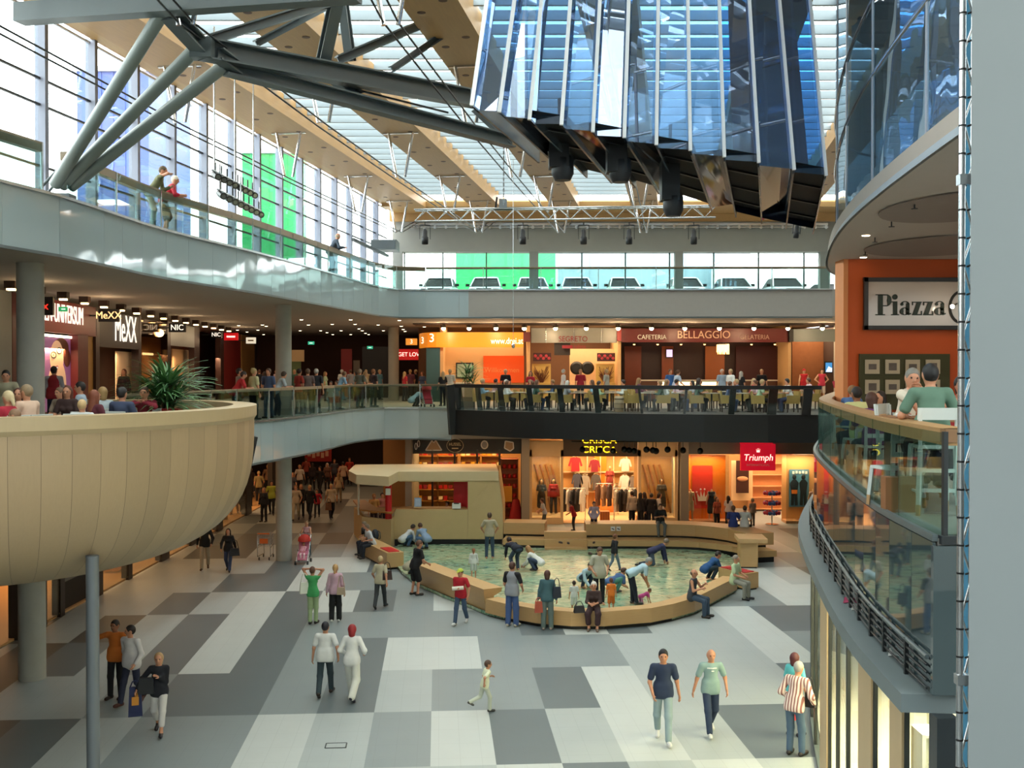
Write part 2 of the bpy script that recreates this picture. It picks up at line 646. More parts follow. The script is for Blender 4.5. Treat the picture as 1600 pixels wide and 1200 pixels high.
# ---- back windows of the upper gallery and the concrete beam over them
YB = 56.0
pxs = [560, 632, 692, 760, 834, 909, 977, 1046, 1115, 1185, 1256, 1330, 1400]
xb = [at(p, 420, y=YB).x for p in pxs]
for k in range(1, len(xb) - 1):
    wn = thing('window_%d' % (30 + k), 'wide pane of the back windows looking out on the parked cars', None, (xb[k], YB, Z2))
    wn['kind'] = 'structure'
    L = xb[k + 1] - xb[k]
    mb().box((0, 0, 1.3), (.07, .12, 2.6)).build('mullion', GREY_STEEL, wn)
    mb().box((L / 2, .02, 1.3), (L - .07, .02, 2.6)).build('pane', CLEAR_GLASS, wn)
lint = mb()
lint.box2((at(615, 400, y=YB).x, YB - .5, 13.1), (17, YB + .4, 14.62))
for p in (1, 2):
    pass
struct('wall_back.001', lint, mat('#9a9c94', .8, 0, .06, 2), 'concrete beam above the back windows')
for px_, wd in ((834, .46), (1060, .42), (1287, .5), (622, .5)):
    x_ = at(px_, 420, y=YB - .3).x
    struct('wall_back_pier', mb().box((x_, YB - .35, (Z2 + 13.1) / 2), (wd, .4, 13.1 - Z2)), mat('#8f938d', .8, 0, .05), 'square concrete pier between the back windows')
rail_ = mb()
rail_.bar((at(640, 360, y=YB - .7).x, YB - .75, 14.45), (16, YB - .75, 14.45), .12)
rail_.bar((at(640, 360, y=YB - .7).x, YB - .85, 14.3), (16, YB - .85, 14.3), .05)
for k in range(40):
    x_ = -5 + k * .55
    rail_.box((x_, YB - .8, 14.3), (.12, .1, .16))
tag(rail_.build('wall_mounted_duct', ALU), 'steel cable duct running along the top of the concrete beam', 'duct')

# ---- roof: wide timber beams, bright glazing with bars between them
def woodmat(col, sc=(9, .6, 9), var=.1, rough=.5):
    return mat(col, rough, 0, var, 3.0, 0, stretch=sc)


BEAMW = woodmat('#b28a56', (6, .5, 6), .12)
SOFFIT = woodmat('#b8935e', (6, .5, 6), .10)
bx = {}
def beam_x(x34, y):
    return x34 + SL * (y - 34)


Y0B, Y1B = 7.0, 55.3
for n, (x34, wd) in enumerate(((-7.85, 1.5), (-4.1, 1.4), (-.25, 1.3), (3.6, 1.3), (7.4, 1.3), (11.2, 1.3), (15, 1.3))):
    lab = ['timber roof beam beside the window wall, first from the left', 'timber roof beam crossing behind the steel truss, second from the left',
           'timber roof beam ending in front of the blue glass body, third from the left', 'timber roof beam half hidden behind the blue glass body, fourth from the left',
           'timber roof beam above the blue glass body', 'timber roof beam above the right balcony', 'timber roof beam along the right wall'][n]
    yc = (Y0B + Y1B) / 2
    bt = thing('roof_beam', lab, 'beam', (beam_x(x34, yc), yc, 15.0), rzw, 'timber roof beams')
    L = (Y1B - Y0B) / math.cos(rzw)
    mb().box((0, 0, .32), (wd, L, .64)).build('timber_box', BEAMW, bt)
    dl = []
    q = -L / 2 + 1.2
    while q < L / 2:
        for sx_ in (-.32, .32):
            dl.append((sx_ * wd / 1.3, q + (0 if sx_ > 0 else .7)))
        q += 2.6
    for a_, b_ in dl[:36]:
        mb().lathe([(.10, -.006), (.10, .01)], (a_, b_, 0), 10).build('downlight', mat('#5a3a22', .6), bt)
# skirt of plywood between first beam and window wall
s_ = mb()
s_.prism([(wl(7) + .05, 7), (beam_x(-7.85, 7) - .76, 7), (beam_x(-7.85, 55.3) - .76, 55.3), (wl(55.3) + .05, 55.3)], 15.22, 15.5)
struct('ceiling.002', s_, SOFFIT, 'plywood soffit between the window wall and the first roof beam')
s_ = mb()
s_.prism([(wl(55.3), 55.3), (17, 55.3), (17, 57), (wl(57), 57)], 14.62, 15.7)
s_.prism([(wl(53) + .2, 53.2), (17, 53.2), (17, 55.3), (wl(55.3) + .2, 55.3)], 15.05, 15.3)
struct('ceiling.003', s_, SOFFIT, 'plywood soffit over the back windows')
cen = [-7.85, -4.1, -.25, 3.6, 7.4, 11.2, 15, 18.8]
ROOFGLASS = glass('#e4e8e6', .02, 0, '#ffffff', .3)
for n in range(7):
    wn = thing('window_%d' % (50 + n), 'strip of glazed roof between two timber beams', None, (0, 0, 15.75))
    wn['kind'] = 'structure'
    g_ = mb()
    g_.prism([(beam_x(cen[n], Y0B) + .6, Y0B), (beam_x(cen[n + 1], Y0B) - .6, Y0B), (beam_x(cen[n + 1], 53.4) - .6, 53.4), (beam_x(cen[n], 53.4) + .6, 53.4)], 0, .02)
    g_.build('pane', ROOFGLASS, wn)
    b_ = mb()
    y = Y0B
    while y < 53.4:
        xa, xc = beam_x(cen[n], y) + .5, beam_x(cen[n + 1], y) - .5
        b_.box(((xa + xc) / 2, y, -.14), (xc - xa, .10, .24))
        b_.box(((xa + xc) / 2, y + .33, -.06), (xc - xa, .22, .03))
        y += 1.08
    b_.build('glazing_bar', mat('#8a969e', .4, .1, .03), wn)
# ---- steel hangers under the beams and the long cables
def hanger(px, py, z, depth, nm, lab):
    """a V of two struts hanging below a beam"""
    p = at(px, py, y=depth)
    t = thing(nm, lab, 'strut', (p.x, p.y, 15.0), rzw, 'steel V struts under the roof beams')
    for s_ in (-1, 1):
        mb().tube([(s_ * .42, 0, 0), (s_ * .12, 0, -1.55)], .05, 8).build('strut', CHROME, t)
    mb().bar((-.55, 0, -.03), (.55, 0, -.03), .07, .05).build('crossbar', CHROME, t)
    mb().box((0, 0, -1.6), (.34, .08, .1)).build('clamp', CHROME, t)
    return t


hl = {0: 'first', 1: 'second', 2: 'third', 3: 'fourth'}
for n, x34 in enumerate((-7.85, -4.1, -.25, 3.6)):
    for q, y in enumerate((20.5, 28.5, 36.5, 44.5, 51.0)):
        t = thing('beam_strut', 'steel V strut %s from the back under the %s roof beam from the left' % (['fifth', 'fourth', 'third', 'second', 'first'][q], hl[n]), 'strut', (beam_x(x34, y), y, 15.0), rzw, 'steel V struts under the roof beams')
        for s_ in (-1, 1):
            mb().tube([(s_ * .42, 0, 0), (s_ * .14, 0, -1.5)], .05, 8).build('strut', CHROME, t)
        mb().bar((-.6, 0, -.03), (.6, 0, -.03), .07, .05).build('crossbar', CHROME, t)
    for s_ in (-1, 1):
        pts = []
        zz = [(12.5, 15.0), (20.5, 13.55), (28.5, 13.4), (36.5, 13.4), (44.5, 13.45), (51.0, 13.5), (55, 14.6)]
        for y, z in zz:
            pts.append((beam_x(x34, y) + s_ * .14, y, z))
        tag(mb().tube(pts, .022, 6).build('tension_cable', DARK_STEEL), 'dark steel cable, %s of the pair, strung under the %s roof beam from the left' % ('left' if s_ < 0 else 'right', hl[n]), 'cable', 'tension cables under the roof')

# ---- outside: deck, far buildings
def bld(name, lab, px0, px1, py0, depth, z0, m, dp=6.0, parts=()):
    a, b = at(px0, py0, y=depth), at(px1, py0, y=depth)
    t = thing(name, lab, 'building', ((a.x + b.x) / 2, depth + dp / 2, z0))
    h = a.z - z0
    mb().box((0, 0, h / 2), (b.x - a.x, dp, h)).build('wall', m, t)
    mb().box((0, 0, h + .1), (b.x - a.x + .3, dp + .3, .2)).build('roof_edge', WHITE_STEEL, t)
    for k in range(1, 6):
        x_ = -(b.x - a.x) / 2 + (b.x - a.x) * k / 6
        mb().box((x_, -dp / 2 - .02, h / 2), (.06, .05, h)).build('joint', m, t)
    return t


GREEN = mat('#1c9c50', .5, 0, .04)
bld('green_building', 'building with bright green panels beyond the back windows', 712, 868, 372, 80, Z2 - .5, GREEN)
bld('clad_building', 'grey blue clad building beyond the back windows', 872, 1172, 380, 90, Z2 - .5, mat('#7c909c', .6, 0, .05), 8)
bld('white_building', 'low white building far beyond the back windows at the right', 1130, 1400, 407, 84, Z2 - .5, mat('#dfe6e8', .6), 5)
bld('blue_building', 'blue clad building seen through the left window wall', 120, 232, 112, 46, Z2, mat('#3f5296', .5, 0, .06), 6)
bld('green_tower', 'bright green panel seen through the left window wall', 378, 462, 240, 58, Z2, GREEN, 3)
dk = mb()
dk.box2((-60, 6, Z2 - .6), (-24, 130, Z2 - .45))
struct('ground_outside', dk, mat('#b4bab8', .9), 'paved ground outside the left window wall')
# ================================================================== big pieces in the hall
PLY = woodmat('#bd9866', (1.2, 1.2, 14), .08, .42)
PLYT = woodmat('#c9a474', (1.5, 9, 1.5), .08, .4)


def plankmat(col, n_var=.16):
    m = mat(col, .5, 0, .06, 5.0, key='plank' + col, stretch=(8, 8, 1))
    nt = m.node_tree
    b = nt.nodes['Principled BSDF']
    src = b.inputs['Base Color'].links[0].from_socket
    uv = nt.nodes.new('ShaderNodeUVMap')
    sp = nt.nodes.new('ShaderNodeSeparateXYZ')
    nt.links.new(uv.outputs[0], sp.inputs[0])
    fl_ = nt.nodes.new('ShaderNodeMath'); fl_.operation = 'FLOOR'
    fr = nt.nodes.new('ShaderNodeMath'); fr.operation = 'FRACT'
    nt.links.new(sp.outputs[0], fl_.inputs[0]); nt.links.new(sp.outputs[0], fr.inputs[0])
    wn = nt.nodes.new('ShaderNodeTexWhiteNoise'); wn.noise_dimensions = '1D'
    nt.links.new(fl_.outputs[0], wn.inputs['W'])
    mr = nt.nodes.new('ShaderNodeMapRange')
    mr.inputs['To Min'].default_value = 1 - n_var; mr.inputs['To Max'].default_value = 1.02
    nt.links.new(wn.outputs['Value'], mr.inputs['Value'])
    lt = nt.nodes.new('ShaderNodeMath'); lt.operation = 'LESS_THAN'; lt.inputs[1].default_value = .022
    nt.links.new(fr.outputs[0], lt.inputs[0])
    k = nt.nodes.new('ShaderNodeMath'); k.operation = 'MULTIPLY_ADD'; k.inputs[1].default_value = -.45
    nt.links.new(lt.outputs[0], k.inputs[0]); nt.links.new(mr.outputs[0], k.inputs[2])
    vm = nt.nodes.new('ShaderNodeVectorMath'); vm.operation = 'SCALE'
    nt.links.new(src, vm.inputs[0]); nt.links.new(k.outputs[0], vm.inputs['Scale'])
    nt.links.new(vm.outputs[0], b.inputs['Base Color'])
    return m


# ---- wooden bowl balcony
BC, BA, BB = (-9.5, 20.9), 4.35, 5.6
ZR, ZBOT = 6.32, 3.3
bowl = thing('bowl_balcony', 'big rounded wooden bowl of planks carrying the cafe terrace at the left', 'balcony', (BC[0], BC[1], ZBOT))
sh = mb()
NA, NT = 72, 18
a0, a1 = R(-104), R(108)
vs, fs, uv = [], [], []
arc = 0
prev = None
for i in range(NA + 1):
    a = lerp(a0, a1, i / NA)
    x, y = BA * math.cos(a), BB * math.sin(a)
    if prev:
        arc += math.hypot(x - prev[0], y - prev[1])
    prev = (x, y)
    for j in range(NT + 1):
        t = math.sin(j / NT * PI / 2) ** 1.0
        f = max(0.0, 1 - t ** 3.3) ** (1 / 3.3)
        vs.append((x * f, y * f, (ZR - .2 - (ZR - .2 - ZBOT) * t) - ZBOT))
        uv.append((arc / .47, t))
for i in range(NA):
    for j in range(NT):
        k = i * (NT + 1) + j
        fs.append((k, k + 1, k + NT + 2, k + NT + 1))
sh.add(vs, fs, True, uv)
sh.build('plank_shell', plankmat('#ad9370'), bowl)
rim = mb()
pts = [(BA * math.cos(lerp(a0, a1, i / 90)), BB * math.sin(lerp(a0, a1, i / 90))) for i in range(91)]
vs, fs = [], []
for (x, y) in pts:
    k = math.hypot(x / BA, y / BB)
    ux, uy = x / BA / BA, y / BB / BB
    l = math.hypot(ux, uy); ux, uy = ux / l, uy / l
    for o, z in ((.05, ZR - .21), (.05, ZR), (-.42, ZR), (-.42, ZR - .9)):
        vs.append((x + ux * o, y + uy * o, z - ZBOT))
for i in range(90):
    for j in range(3):
        k = i * 4 + j
        fs.append((k, k + 4, k + 5, k + 1))
    fs.append((i * 4 + 3, i * 4 + 7, i * 4 + 4, i * 4))
fs += [(0, 1, 2, 3), (363, 362, 361, 360)]
rim.add(vs, fs)
rim.build('rim', mat('#b7a07a', .42, 0, .05, 3), bowl)
dk = mb()
dk.prism([(p[0] * .93, p[1] * .93) for p in pts], Z1 - .12 - ZBOT, Z1 + .012 - ZBOT)
dk.build('deck', mat('#7c7468', .6), bowl)
pl = at(143, 600, y=17.4)
tag(mb().tube([(pl.x, 17.4, 0), (pl.x, 17.4, 4.05)], .102, 20).build('steel_pole', mat('#6f7478', .35, .3, .03)), 'slim grey steel pole carrying the wooden bowl', 'pole')
sp_ = thing('loudspeaker', 'black box loudspeaker hanging at the tip of the wooden bowl', 'loudspeaker', at(386, 706, y=23.5), R(20))
mb().box((0, 0, 0), (.26, .5, .72), ry=R(12)).build('cabinet', BLACK, sp_)
mb().box((.0, -.26, 0), (.2, .02, .6), ry=R(12)).build('grille', mat('#1d1d1f', .8), sp_)

# ---- walk-on aerial map
def mapmat():
    m = mat('#6f7c58', .22, 0, .1, 2, key='map')
    nt = m.node_tree
    b = nt.nodes['Principled BSDF']
    tc = nt.nodes.new('ShaderNodeTexCoord')
    n1 = nt.nodes.new('ShaderNodeTexNoise'); n1.inputs['Scale'].default_value = .55; n1.inputs['Detail'].default_value = 7; n1.inputs['Distortion'].default_value = .9
    n2 = nt.nodes.new('ShaderNodeTexNoise'); n2.inputs['Scale'].default_value = 2.4; n2.inputs['Detail'].default_value = 8; n2.inputs['Distortion'].default_value = 1.6
    mp = nt.nodes.new('ShaderNodeMapping'); mp.inputs['Scale'].default_value = (1, 2.1, 1)
    nt.links.new(tc.outputs['Object'], mp.inputs[0])
    for n in (n1, n2):
        nt.links.new(mp.outputs[0], n.inputs['Vector'])
    r1 = nt.nodes.new('ShaderNodeValToRGB')
    el = r1.color_ramp.elements
    el[0].position = .30; el[0].color = lin('#2f6d78')
    el[1].position = .70; el[1].color = lin('#a98c63')
    for p, c in ((.40, '#44806a'), (.48, '#7fa684'), (.55, '#a3b292'), (.62, '#8a9270')):
        e = el.new(p); e.color = lin(c)
    nt.links.new(n1.outputs['Fac'], r1.inputs[0])
    r2 = nt.nodes.new('ShaderNodeValToRGB')
    el = r2.color_ramp.elements
    el[0].position = .34; el[0].color = lin('#234c46')
    el[1].position = .74; el[1].color = lin('#f3efdc')
    e = el.new(.45); e.color = lin('#6a9276')
    e = el.new(.54); e.color = lin('#b4c2a4')
    e = el.new(.60); e.color = lin('#8f9672')
    nt.links.new(n2.outputs['Fac'], r2.inputs[0])
    mx = nt.nodes.new('ShaderNodeMix'); mx.data_type = 'RGBA'; mx.inputs[0].default_value = .55
    nt.links.new(r1.outputs[0], mx.inputs[6]); nt.links.new(r2.outputs[0], mx.inputs[7])
    nt.links.new(mx.outputs[2], b.inputs['Base Color'])
    return m


ZM = .1
OUT = [at(x, y, z=0) for x, y in ((651.6, 917.5), (693.8, 936), (731, 951), (759, 962.5), (787.5, 970), (840, 979.5), (892, 984), (945, 984), (1017, 978), (1051, 971), (1085, 961), (1115, 945), (1151, 926))]
OUT = [Vector((p.x, p.y)) for p in OUT]
BACK = [at(x, y, z=ZM) for x, y in ((1160, 905), (1155, 885), (1140, 868), (1110, 858), (1060, 853), (960, 851), (850, 850), (735, 850), (622, 851), (608, 868), (628, 893))]
mp_ = mb()
mp_.prism([(p.x, p.y + .1) for p in OUT] + [(p.x, p.y) for p in BACK], .02, ZM)
o = mp_.build('floor_map', mapmat())
tag(o, 'walk-on aerial picture of green mountains and valleys laid as a floor inside the wooden benches', 'floor map')


def wall_run(name, pts, prof, m, top, lab, cat, plinth=True):
    """bench: outline pts on its outer foot, prof = (inward, height) pairs"""
    t = thing(name, lab, cat, (pts[len(pts) // 2].x, pts[len(pts) // 2].y, 0))
    ox, oy = t.location.x, t.location.y
    n = len(pts)
    nm = []
    for i in range(n):
        d_ = (pts[min(i + 1, n - 1)] - pts[max(i - 1, 0)]).normalized()
        nm.append(Vector((-d_.y, d_.x)))
    def ring(i, u, z):
        return (pts[i].x + nm[i].x * u - ox, pts[i].y + nm[i].y * u - oy, z)
    b_ = mb()
    k = len(prof)
    vs = [ring(i, u, z) for i in range(n) for u, z in prof]
    fs = []
    for i in range(n - 1):
        for j in range(k):
            q = (j + 1) % k
            fs.append((i * k + j, (i + 1) * k + j, (i + 1) * k + q, i * k + q))
    fs += [tuple(range(k))[::-1], tuple(range((n - 1) * k, n * k))]
    b_.add(vs, fs)
    b_.build('bench_body', m, t)
    if plinth:
        p_ = mb()
        vs = [ring(i, u, z) for i in range(n) for u, z in ((.07, 0), (.36, 0), (.36, .1), (.07, .1))]
        fs = []
        for i in range(n - 1):
            for j in range(4):
                q = (j + 1) % 4
                fs.append((i * 4 + j, (i + 1) * 4 + j, (i + 1) * 4 + q, i * 4 + q))
        fs += [(3, 2, 1, 0), tuple(range((n - 1) * 4, n * 4))]
        p_.add(vs, fs)
        p_.build('plinth', BLACK, t)
    return t


fr = OUT[3:]
wall_run('curved_bench', fr, [(-.02, .1), (0, .49), (.46, .49), (.46, .1)], PLY, PLYT, 'curved wooden bench wall along the front of the aerial map, people sit on it', 'bench')
wall_run('lean_counter', OUT[:3] + [OUT[3].lerp(OUT[2], .12)], [(.10, .1), (.02, .52), (0, .74), (.62, .74), (.58, .62), (.34, .52), (.34, .1)], PLY, PLYT, 'higher wooden lean-on counter at the left front of the aerial map', 'counter')
# steps and two-tier seating at the back
def tier(name, pts, lab):
    t = thing(name, lab, 'bench', (pts[0].x, pts[0].y, 0))
    ox, oy = t.location.x, t.location.y
    q = [(p.x - ox, p.y - oy) for p in pts]
    lo, gap, hi, blk = mb(), mb(), mb(), mb()
    lo.strip(q, .2, .42, 1.0)
    blk.strip([(x, y + .06) for x, y in q], .0, .2, .9)
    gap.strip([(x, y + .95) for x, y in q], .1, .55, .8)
    hi.strip([(x, y + .85) for x, y in q], .5, .95, 1.1)
    lo.build('lower_tier', PLY, t); hi.build('upper_tier', PLY, t)
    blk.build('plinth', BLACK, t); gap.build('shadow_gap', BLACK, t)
    return t


def zp(px, py, z):
    p = at(px, py, z=z)
    return Vector((p.x, p.y))


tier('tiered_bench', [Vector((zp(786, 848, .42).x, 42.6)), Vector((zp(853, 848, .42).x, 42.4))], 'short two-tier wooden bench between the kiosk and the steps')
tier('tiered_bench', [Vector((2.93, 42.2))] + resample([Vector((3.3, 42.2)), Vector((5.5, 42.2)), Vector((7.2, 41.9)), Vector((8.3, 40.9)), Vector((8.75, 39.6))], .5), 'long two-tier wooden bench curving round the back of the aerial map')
st = thing('wooden_steps', 'wooden steps with a grey landing leading down to the aerial map', 'steps', (2.1, 42, 0))
for k in range(3):
    mb().box((0, .15 + k * .35, .07 + k * .13 + .03), (1.66, .36, .14 + .26 * k)).build('step', PLY, st)
mb().box((0, 2.4, .2), (1.66, 3.3, .4)).build('landing', mat('#8d867c', .6), st)
eb = thing('bench_end_block', 'tall wooden block closing the right end of the tiered bench', 'block', zp(1168, 885, 0).to_3d(), R(-4))
mb().box((0, 0, .48), (.62, .75, .86)).build('block', PLY, eb)
mb().box((.14, .2, .98), (1.0, 1.3, .14)).build('top_slab', PLYT, eb)
mb().box((0, 0, .03), (.56, .7, .06)).build('plinth', BLACK, eb)
bx_ = thing('drawer_box', 'wooden box with red compartments at the right end of the curved bench', 'box', zp(1160, 918, 0).to_3d(), R(30))
mb().box((0, .2, .3), (.55, 1.3, .5)).build('box_body', PLY, bx_)
for k in range(4):
    mb().box((-.05, -.25 + k * .3, .565), (.4, .24, .03)).build('compartment', mat('#b0242c', .45), bx_)
mb().box((0, .2, .03), (.48, 1.2, .05)).build('plinth', BLACK, bx_)
lb = thing('end_bench', 'wooden bench with a red tray sunk in its end, left of the map', 'bench', zp(615, 888, 0).to_3d(), R(24))
mb().box((-.0, 1.6, .33), (.62, 3.6, .52)).build('bench_body', PLY, lb)
mb().box((0, .45, .6), (.4, 1.0, .03)).build('tray', mat('#c01820', .4), lb)
mb().box((0, 1.6, .035), (.5, 3.4, .07)).build('plinth', BLACK, lb)

# ---- wooden kiosk
KW = mat('#c2a878', .55, 0, .06, 3)
kk = thing('wooden_kiosk', 'sand coloured wooden kiosk with a serving window and a red panel inside', 'kiosk', (-2.5, 43.6, 0))
def K(x, y, z=0):
    return (x + 2.5, y - 43.6, z)
b_ = mb()
b_.box2(K(-4.72, 43.5, .28), K(-1.775, 43.75, 1.46))
b_.box2(K(-4.5, 43.5, 2.58), K(-1.775, 43.8, 2.96))
b_.prism([(p[0], p[1]) for p in (K(-1.77, 43.5), K(-.36, 43.5), K(-.3, 46.8), K(-1.77, 46.8))], .28, 1.5)
v0 = [K(-1.77, 43.5, 1.5), K(-.36, 43.5, 1.5), K(-.3, 46.8, 1.5), K(-1.77, 46.8, 1.5), K(-1.77, 43.5, 2.96), K(-.56, 43.55, 2.96), K(-.5, 46.8, 2.96), K(-1.77, 46.8, 2.96)]
b_.add(v0, [(0, 1, 5, 4), (1, 2, 6, 5), (2, 3, 7, 6), (3, 0, 4, 7)])
b_.build('front_wall', KW, kk)
r_ = mb()
r_.prism([(K(x, y)[0], K(x, y)[1]) for x, y in ((-6.75, 46.8), (-6.6, 43.9), (-6.05, 42.2), (-4.7, 41.4), (-4.55, 43.46), (-.54, 43.5), (-.7, 47.2))], 2.62, 2.99)
r_.build('roof', mat('#d2bc94', .55, 0, .05, 3), kk)
mb().strip([K(-6.75, 46.4)[:2], K(-6.0, 43.4)[:2], K(-4.72, 42.4)[:2], K(-4.72, 43.6)[:2]], .05, 1.2, .14).build('counter_front', KW, kk)
mb().prism([(K(x, y)[0], K(x, y)[1]) for x, y in ((-6.8, 46.5), (-6.05, 43.3), (-4.66, 42.3), (-4.66, 43.7), (-.6, 43.8), (-.6, 44.2), (-4.9, 44.2), (-5.5, 44.0), (-6.3, 46.5))], 1.44, 1.5).build('counter_top', mat('#a8743f', .4, 0, .1, 5), kk)
mb().box2(K(-4.6, 45.7, 0), K(-1.7, 45.9, 1.3)).build('back_counter', mat('#8a5a30', .5), kk)
mb().box2(K(-1.84, 43.85, 1.46), K(-1.15 - .55, 46.2, 2.6)).build('side_panel', mat('#c8121a', .45), kk)
mb().box2(K(-2.38, 44.3, .3), K(-1.75, 44.38, 2.6)).build('red_panel', mat('#cc1218', .5, 0, 0), kk)
mb().tube([K(-4.86, 42.75, 1.2), K(-4.86, 42.75, 2.65)], .13, 12).build('red_post', mat('#c21a20', .4), kk)
mb().box(K(-4.86, 42.6, 2.28), (.2, .03, .26)).build('notice', mat('#e8e6e0'), kk)
mb().tube([K(-6.2, 43.9, 1.2), K(-6.2, 43.9, 2.7)], .05, 10).build('white_post', mat('#ddd0bc', .4), kk)
mb().box2(K(-4.7, 43.55, 0), K(-.4, 46.6, .27)).build('plinth', BLACK, kk)
pb = at(727, 795, y=43.7)
pr = thing('cash_printer', 'small white machine standing in the serving window of the kiosk', 'machine', (pb.x - .35, 43.66, 1.5))
mb().box((0, 0, .1), (.34, .24, .2)).build('housing', mat('#e4e4e0', .4), pr)
mb().box((0, -.1, .21), (.2, .1, .04)).build('slot', DARK_STEEL, pr)
ms = thing('menu_stand', 'small framed menu sign standing on the kiosk counter', 'sign', (at(653, 790, y=43.7).x, 43.68, 1.5), R(6))
mb().box((0, 0, .24), (.28, .03, .36)).build('board', mat('#8fa3c0', .4), ms)
mb().box((0, 0, .03), (.34, .14, .05)).build('foot', PLYT, ms)
for k in range(5):
    mb().box((0, -.02, .13 + .055 * k), (.2, .01, .014)).build('text_line', mat('#dfe6f0'), ms)

# ---- black cafe balcony
cb = thing('cafe_balcony', 'black projecting balcony front of the cafe terrace in the middle', 'balcony', (BLK[0].x, BLK[0].y, Z1B))
ox, oy = BLK[0].x, BLK[0].y
bl = [(p.x - ox, p.y - oy - .02) for p in resample(BLK, 1.2)]
mb().strip(bl, .30, Z1 + .02 - Z1B, .25).build('fascia', BLACK, cb)
mb().strip([(x, y - .05) for x, y in bl], Z1 + .94 - Z1B, Z1 + 1.08 - Z1B, .22).build('top_rail', BLACK, cb)
posts = [(715, 'w'), (746, ''), (781, ''), (826, ''), (874, ''), (930, ''), (998, 'n'), (1072, 'n'), (1145, ''), (1208, 'w'), (1262, 'w')]
for px_, kd in posts:
    f = (px_ - 708) / (1283 - 708)
    p = Vector(bl[min(len(bl) - 1, int(f * (len(bl) - 1)))])
    yy = p.y
    xx = at(px_, 620, y=yy + oy).x - ox
    wd_ = .32 if kd == 'w' else (.09 if kd == 'n' else .22)
    q = mb()
    q.bar((xx + .12 * (1 if px_ < 1000 else -.6), yy - .03, Z1 - Z1B), (xx, yy - .08, Z1 + .98 - Z1B), .1, wd_, up=(1, 0, 0))
    q.build('post', BLACK, cb)
mb().strip([(x, y + .1) for x, y in bl], Z1 - Z1B, Z1 + .95 - Z1B, .012).build('glass_panel', CLEAR_GLASS, cb)
e0 = at(705, 600, y=BLK[0].y)
mb().bar((.0, 0, .3), (-.14, -.05, Z1 + 1.05 - Z1B), .3, .3).build('end_post', BLACK, cb)

# ---- balustrades
def balustrade(name, pts, z, lab, m_rail, rr=.05, pl_len=1.55, h=1.05, flat=None, posts=True, skip=None):
    ln = [Vector(p) for p in pts]
    t = thing(name, lab, 'railing', (ln[0].x, ln[0].y, z))
    o_ = Vector((ln[0].x, ln[0].y))
    q = [p - o_ for p in ln]
    if flat:
        mb().strip([(p.x, p.y) for p in q], h - flat[1], h, flat[0]).build('handrail', m_rail, t)
    else:
        mb().tube([(p.x, p.y, h) for p in q], rr, 8).build('handrail', m_rail, t)
    acc, i0 = 0, 0
    for i in range(1, len(q)):
        acc += (q[i] - q[i - 1]).length
        if acc >= pl_len or i == len(q) - 1:
            a, b = q[i0], q[i]
            g = (b - a).normalized() * .012
            mb().strip([tuple(a + g)] + [tuple(p) for p in q[i0 + 1:i]] + [tuple(b - g)], .0, h - .04, .016).build('glass_panel', BALUSTRADE_GLASS, t)
            if posts:
                mb().box((b.x, b.y, h / 2), (.03, .05, h)).build('post', ALU, t)
            acc, i0 = 0, i
    return t


def offs(pts, d_):
    n = len(pts)
    out = []
    for i in range(n):
        t = (Vector(pts[min(i + 1, n - 1)]) - Vector(pts[max(i - 1, 0)])).normalized()
        out.append(Vector(pts[i]) + Vector((-t.y, t.x)) * d_)
    return out


upl = offs(UPS[:-1], .10)
i_ = min(range(len(upl)), key=lambda k: (upl[k] - Vector((-9.5, 22.4))).length)
balustrade('balustrade', list(upl[:i_]) + [upl[i_ - 1].lerp(upl[i_], .8)], Z2, 'glass balustrade of the upper gallery at the far left before the steel tubes', HANDRAIL, flat=(.16, .2))
balustrade('balustrade', [upl[i_].lerp(upl[i_ + 1], .3)] + list(upl[i_ + 1:]), Z2, 'glass balustrade with wooden handrail along the curved upper gallery', HANDRAIL, flat=(.16, .19))
bk = [Vector((lerp(UPS[-2].x, UPS[-1].x, k / 14), UPS[-2].y + .12 - .02 * k)) for k in range(15)]
balustrade('balustrade', bk, Z2, 'glass balustrade in front of the back windows and parked cars', HANDRAIL, pl_len=1.5, flat=(.12, .10))
i_ = min(range(len(MIDS)), key=lambda k: (MIDS[k] - Vector((-9.3, 27))).length)
balustrade('balustrade', offs(MIDS[i_:], .10), Z1, 'glass balustrade with wooden handrail on the middle gallery, people lean on it', HANDRAIL, flat=(.14, .10))

# ---- right-hand curved balcony
rb_o = RBS
t = balustrade('balustrade', offs(RBS, -.06), Z1, 'curved glass balustrade with broad wooden rail on the right balcony', woodmat('#a07a4c', (3, 3, 3), .12), pl_len=1.3, flat=(-.26, .16), posts=False)
mb().box((0, 0, .5), (.04, .06, 1.05)).build('end_post', DARK_STEEL, t)
mb().box2((0, -.02, .92), (1.4, .12, 1.05)).build('return_rail', woodmat('#7c5a3a', (3, 3, 3), .12), t)
mb().box2((.02, 0, 0), (1.4, .015, .9)).build('return_glass', BALUSTRADE_GLASS, t)
mb().box2((-.05, -.06, -.05), (.3, .06, .03)).build('base_plate', DARK_STEEL, t)


def darkglass(col, ior=2.2):
    m = mat(col, .03, 0, 0, key='dg')
    m.node_tree.nodes['Principled BSDF'].inputs['IOR'].default_value = ior
    return m


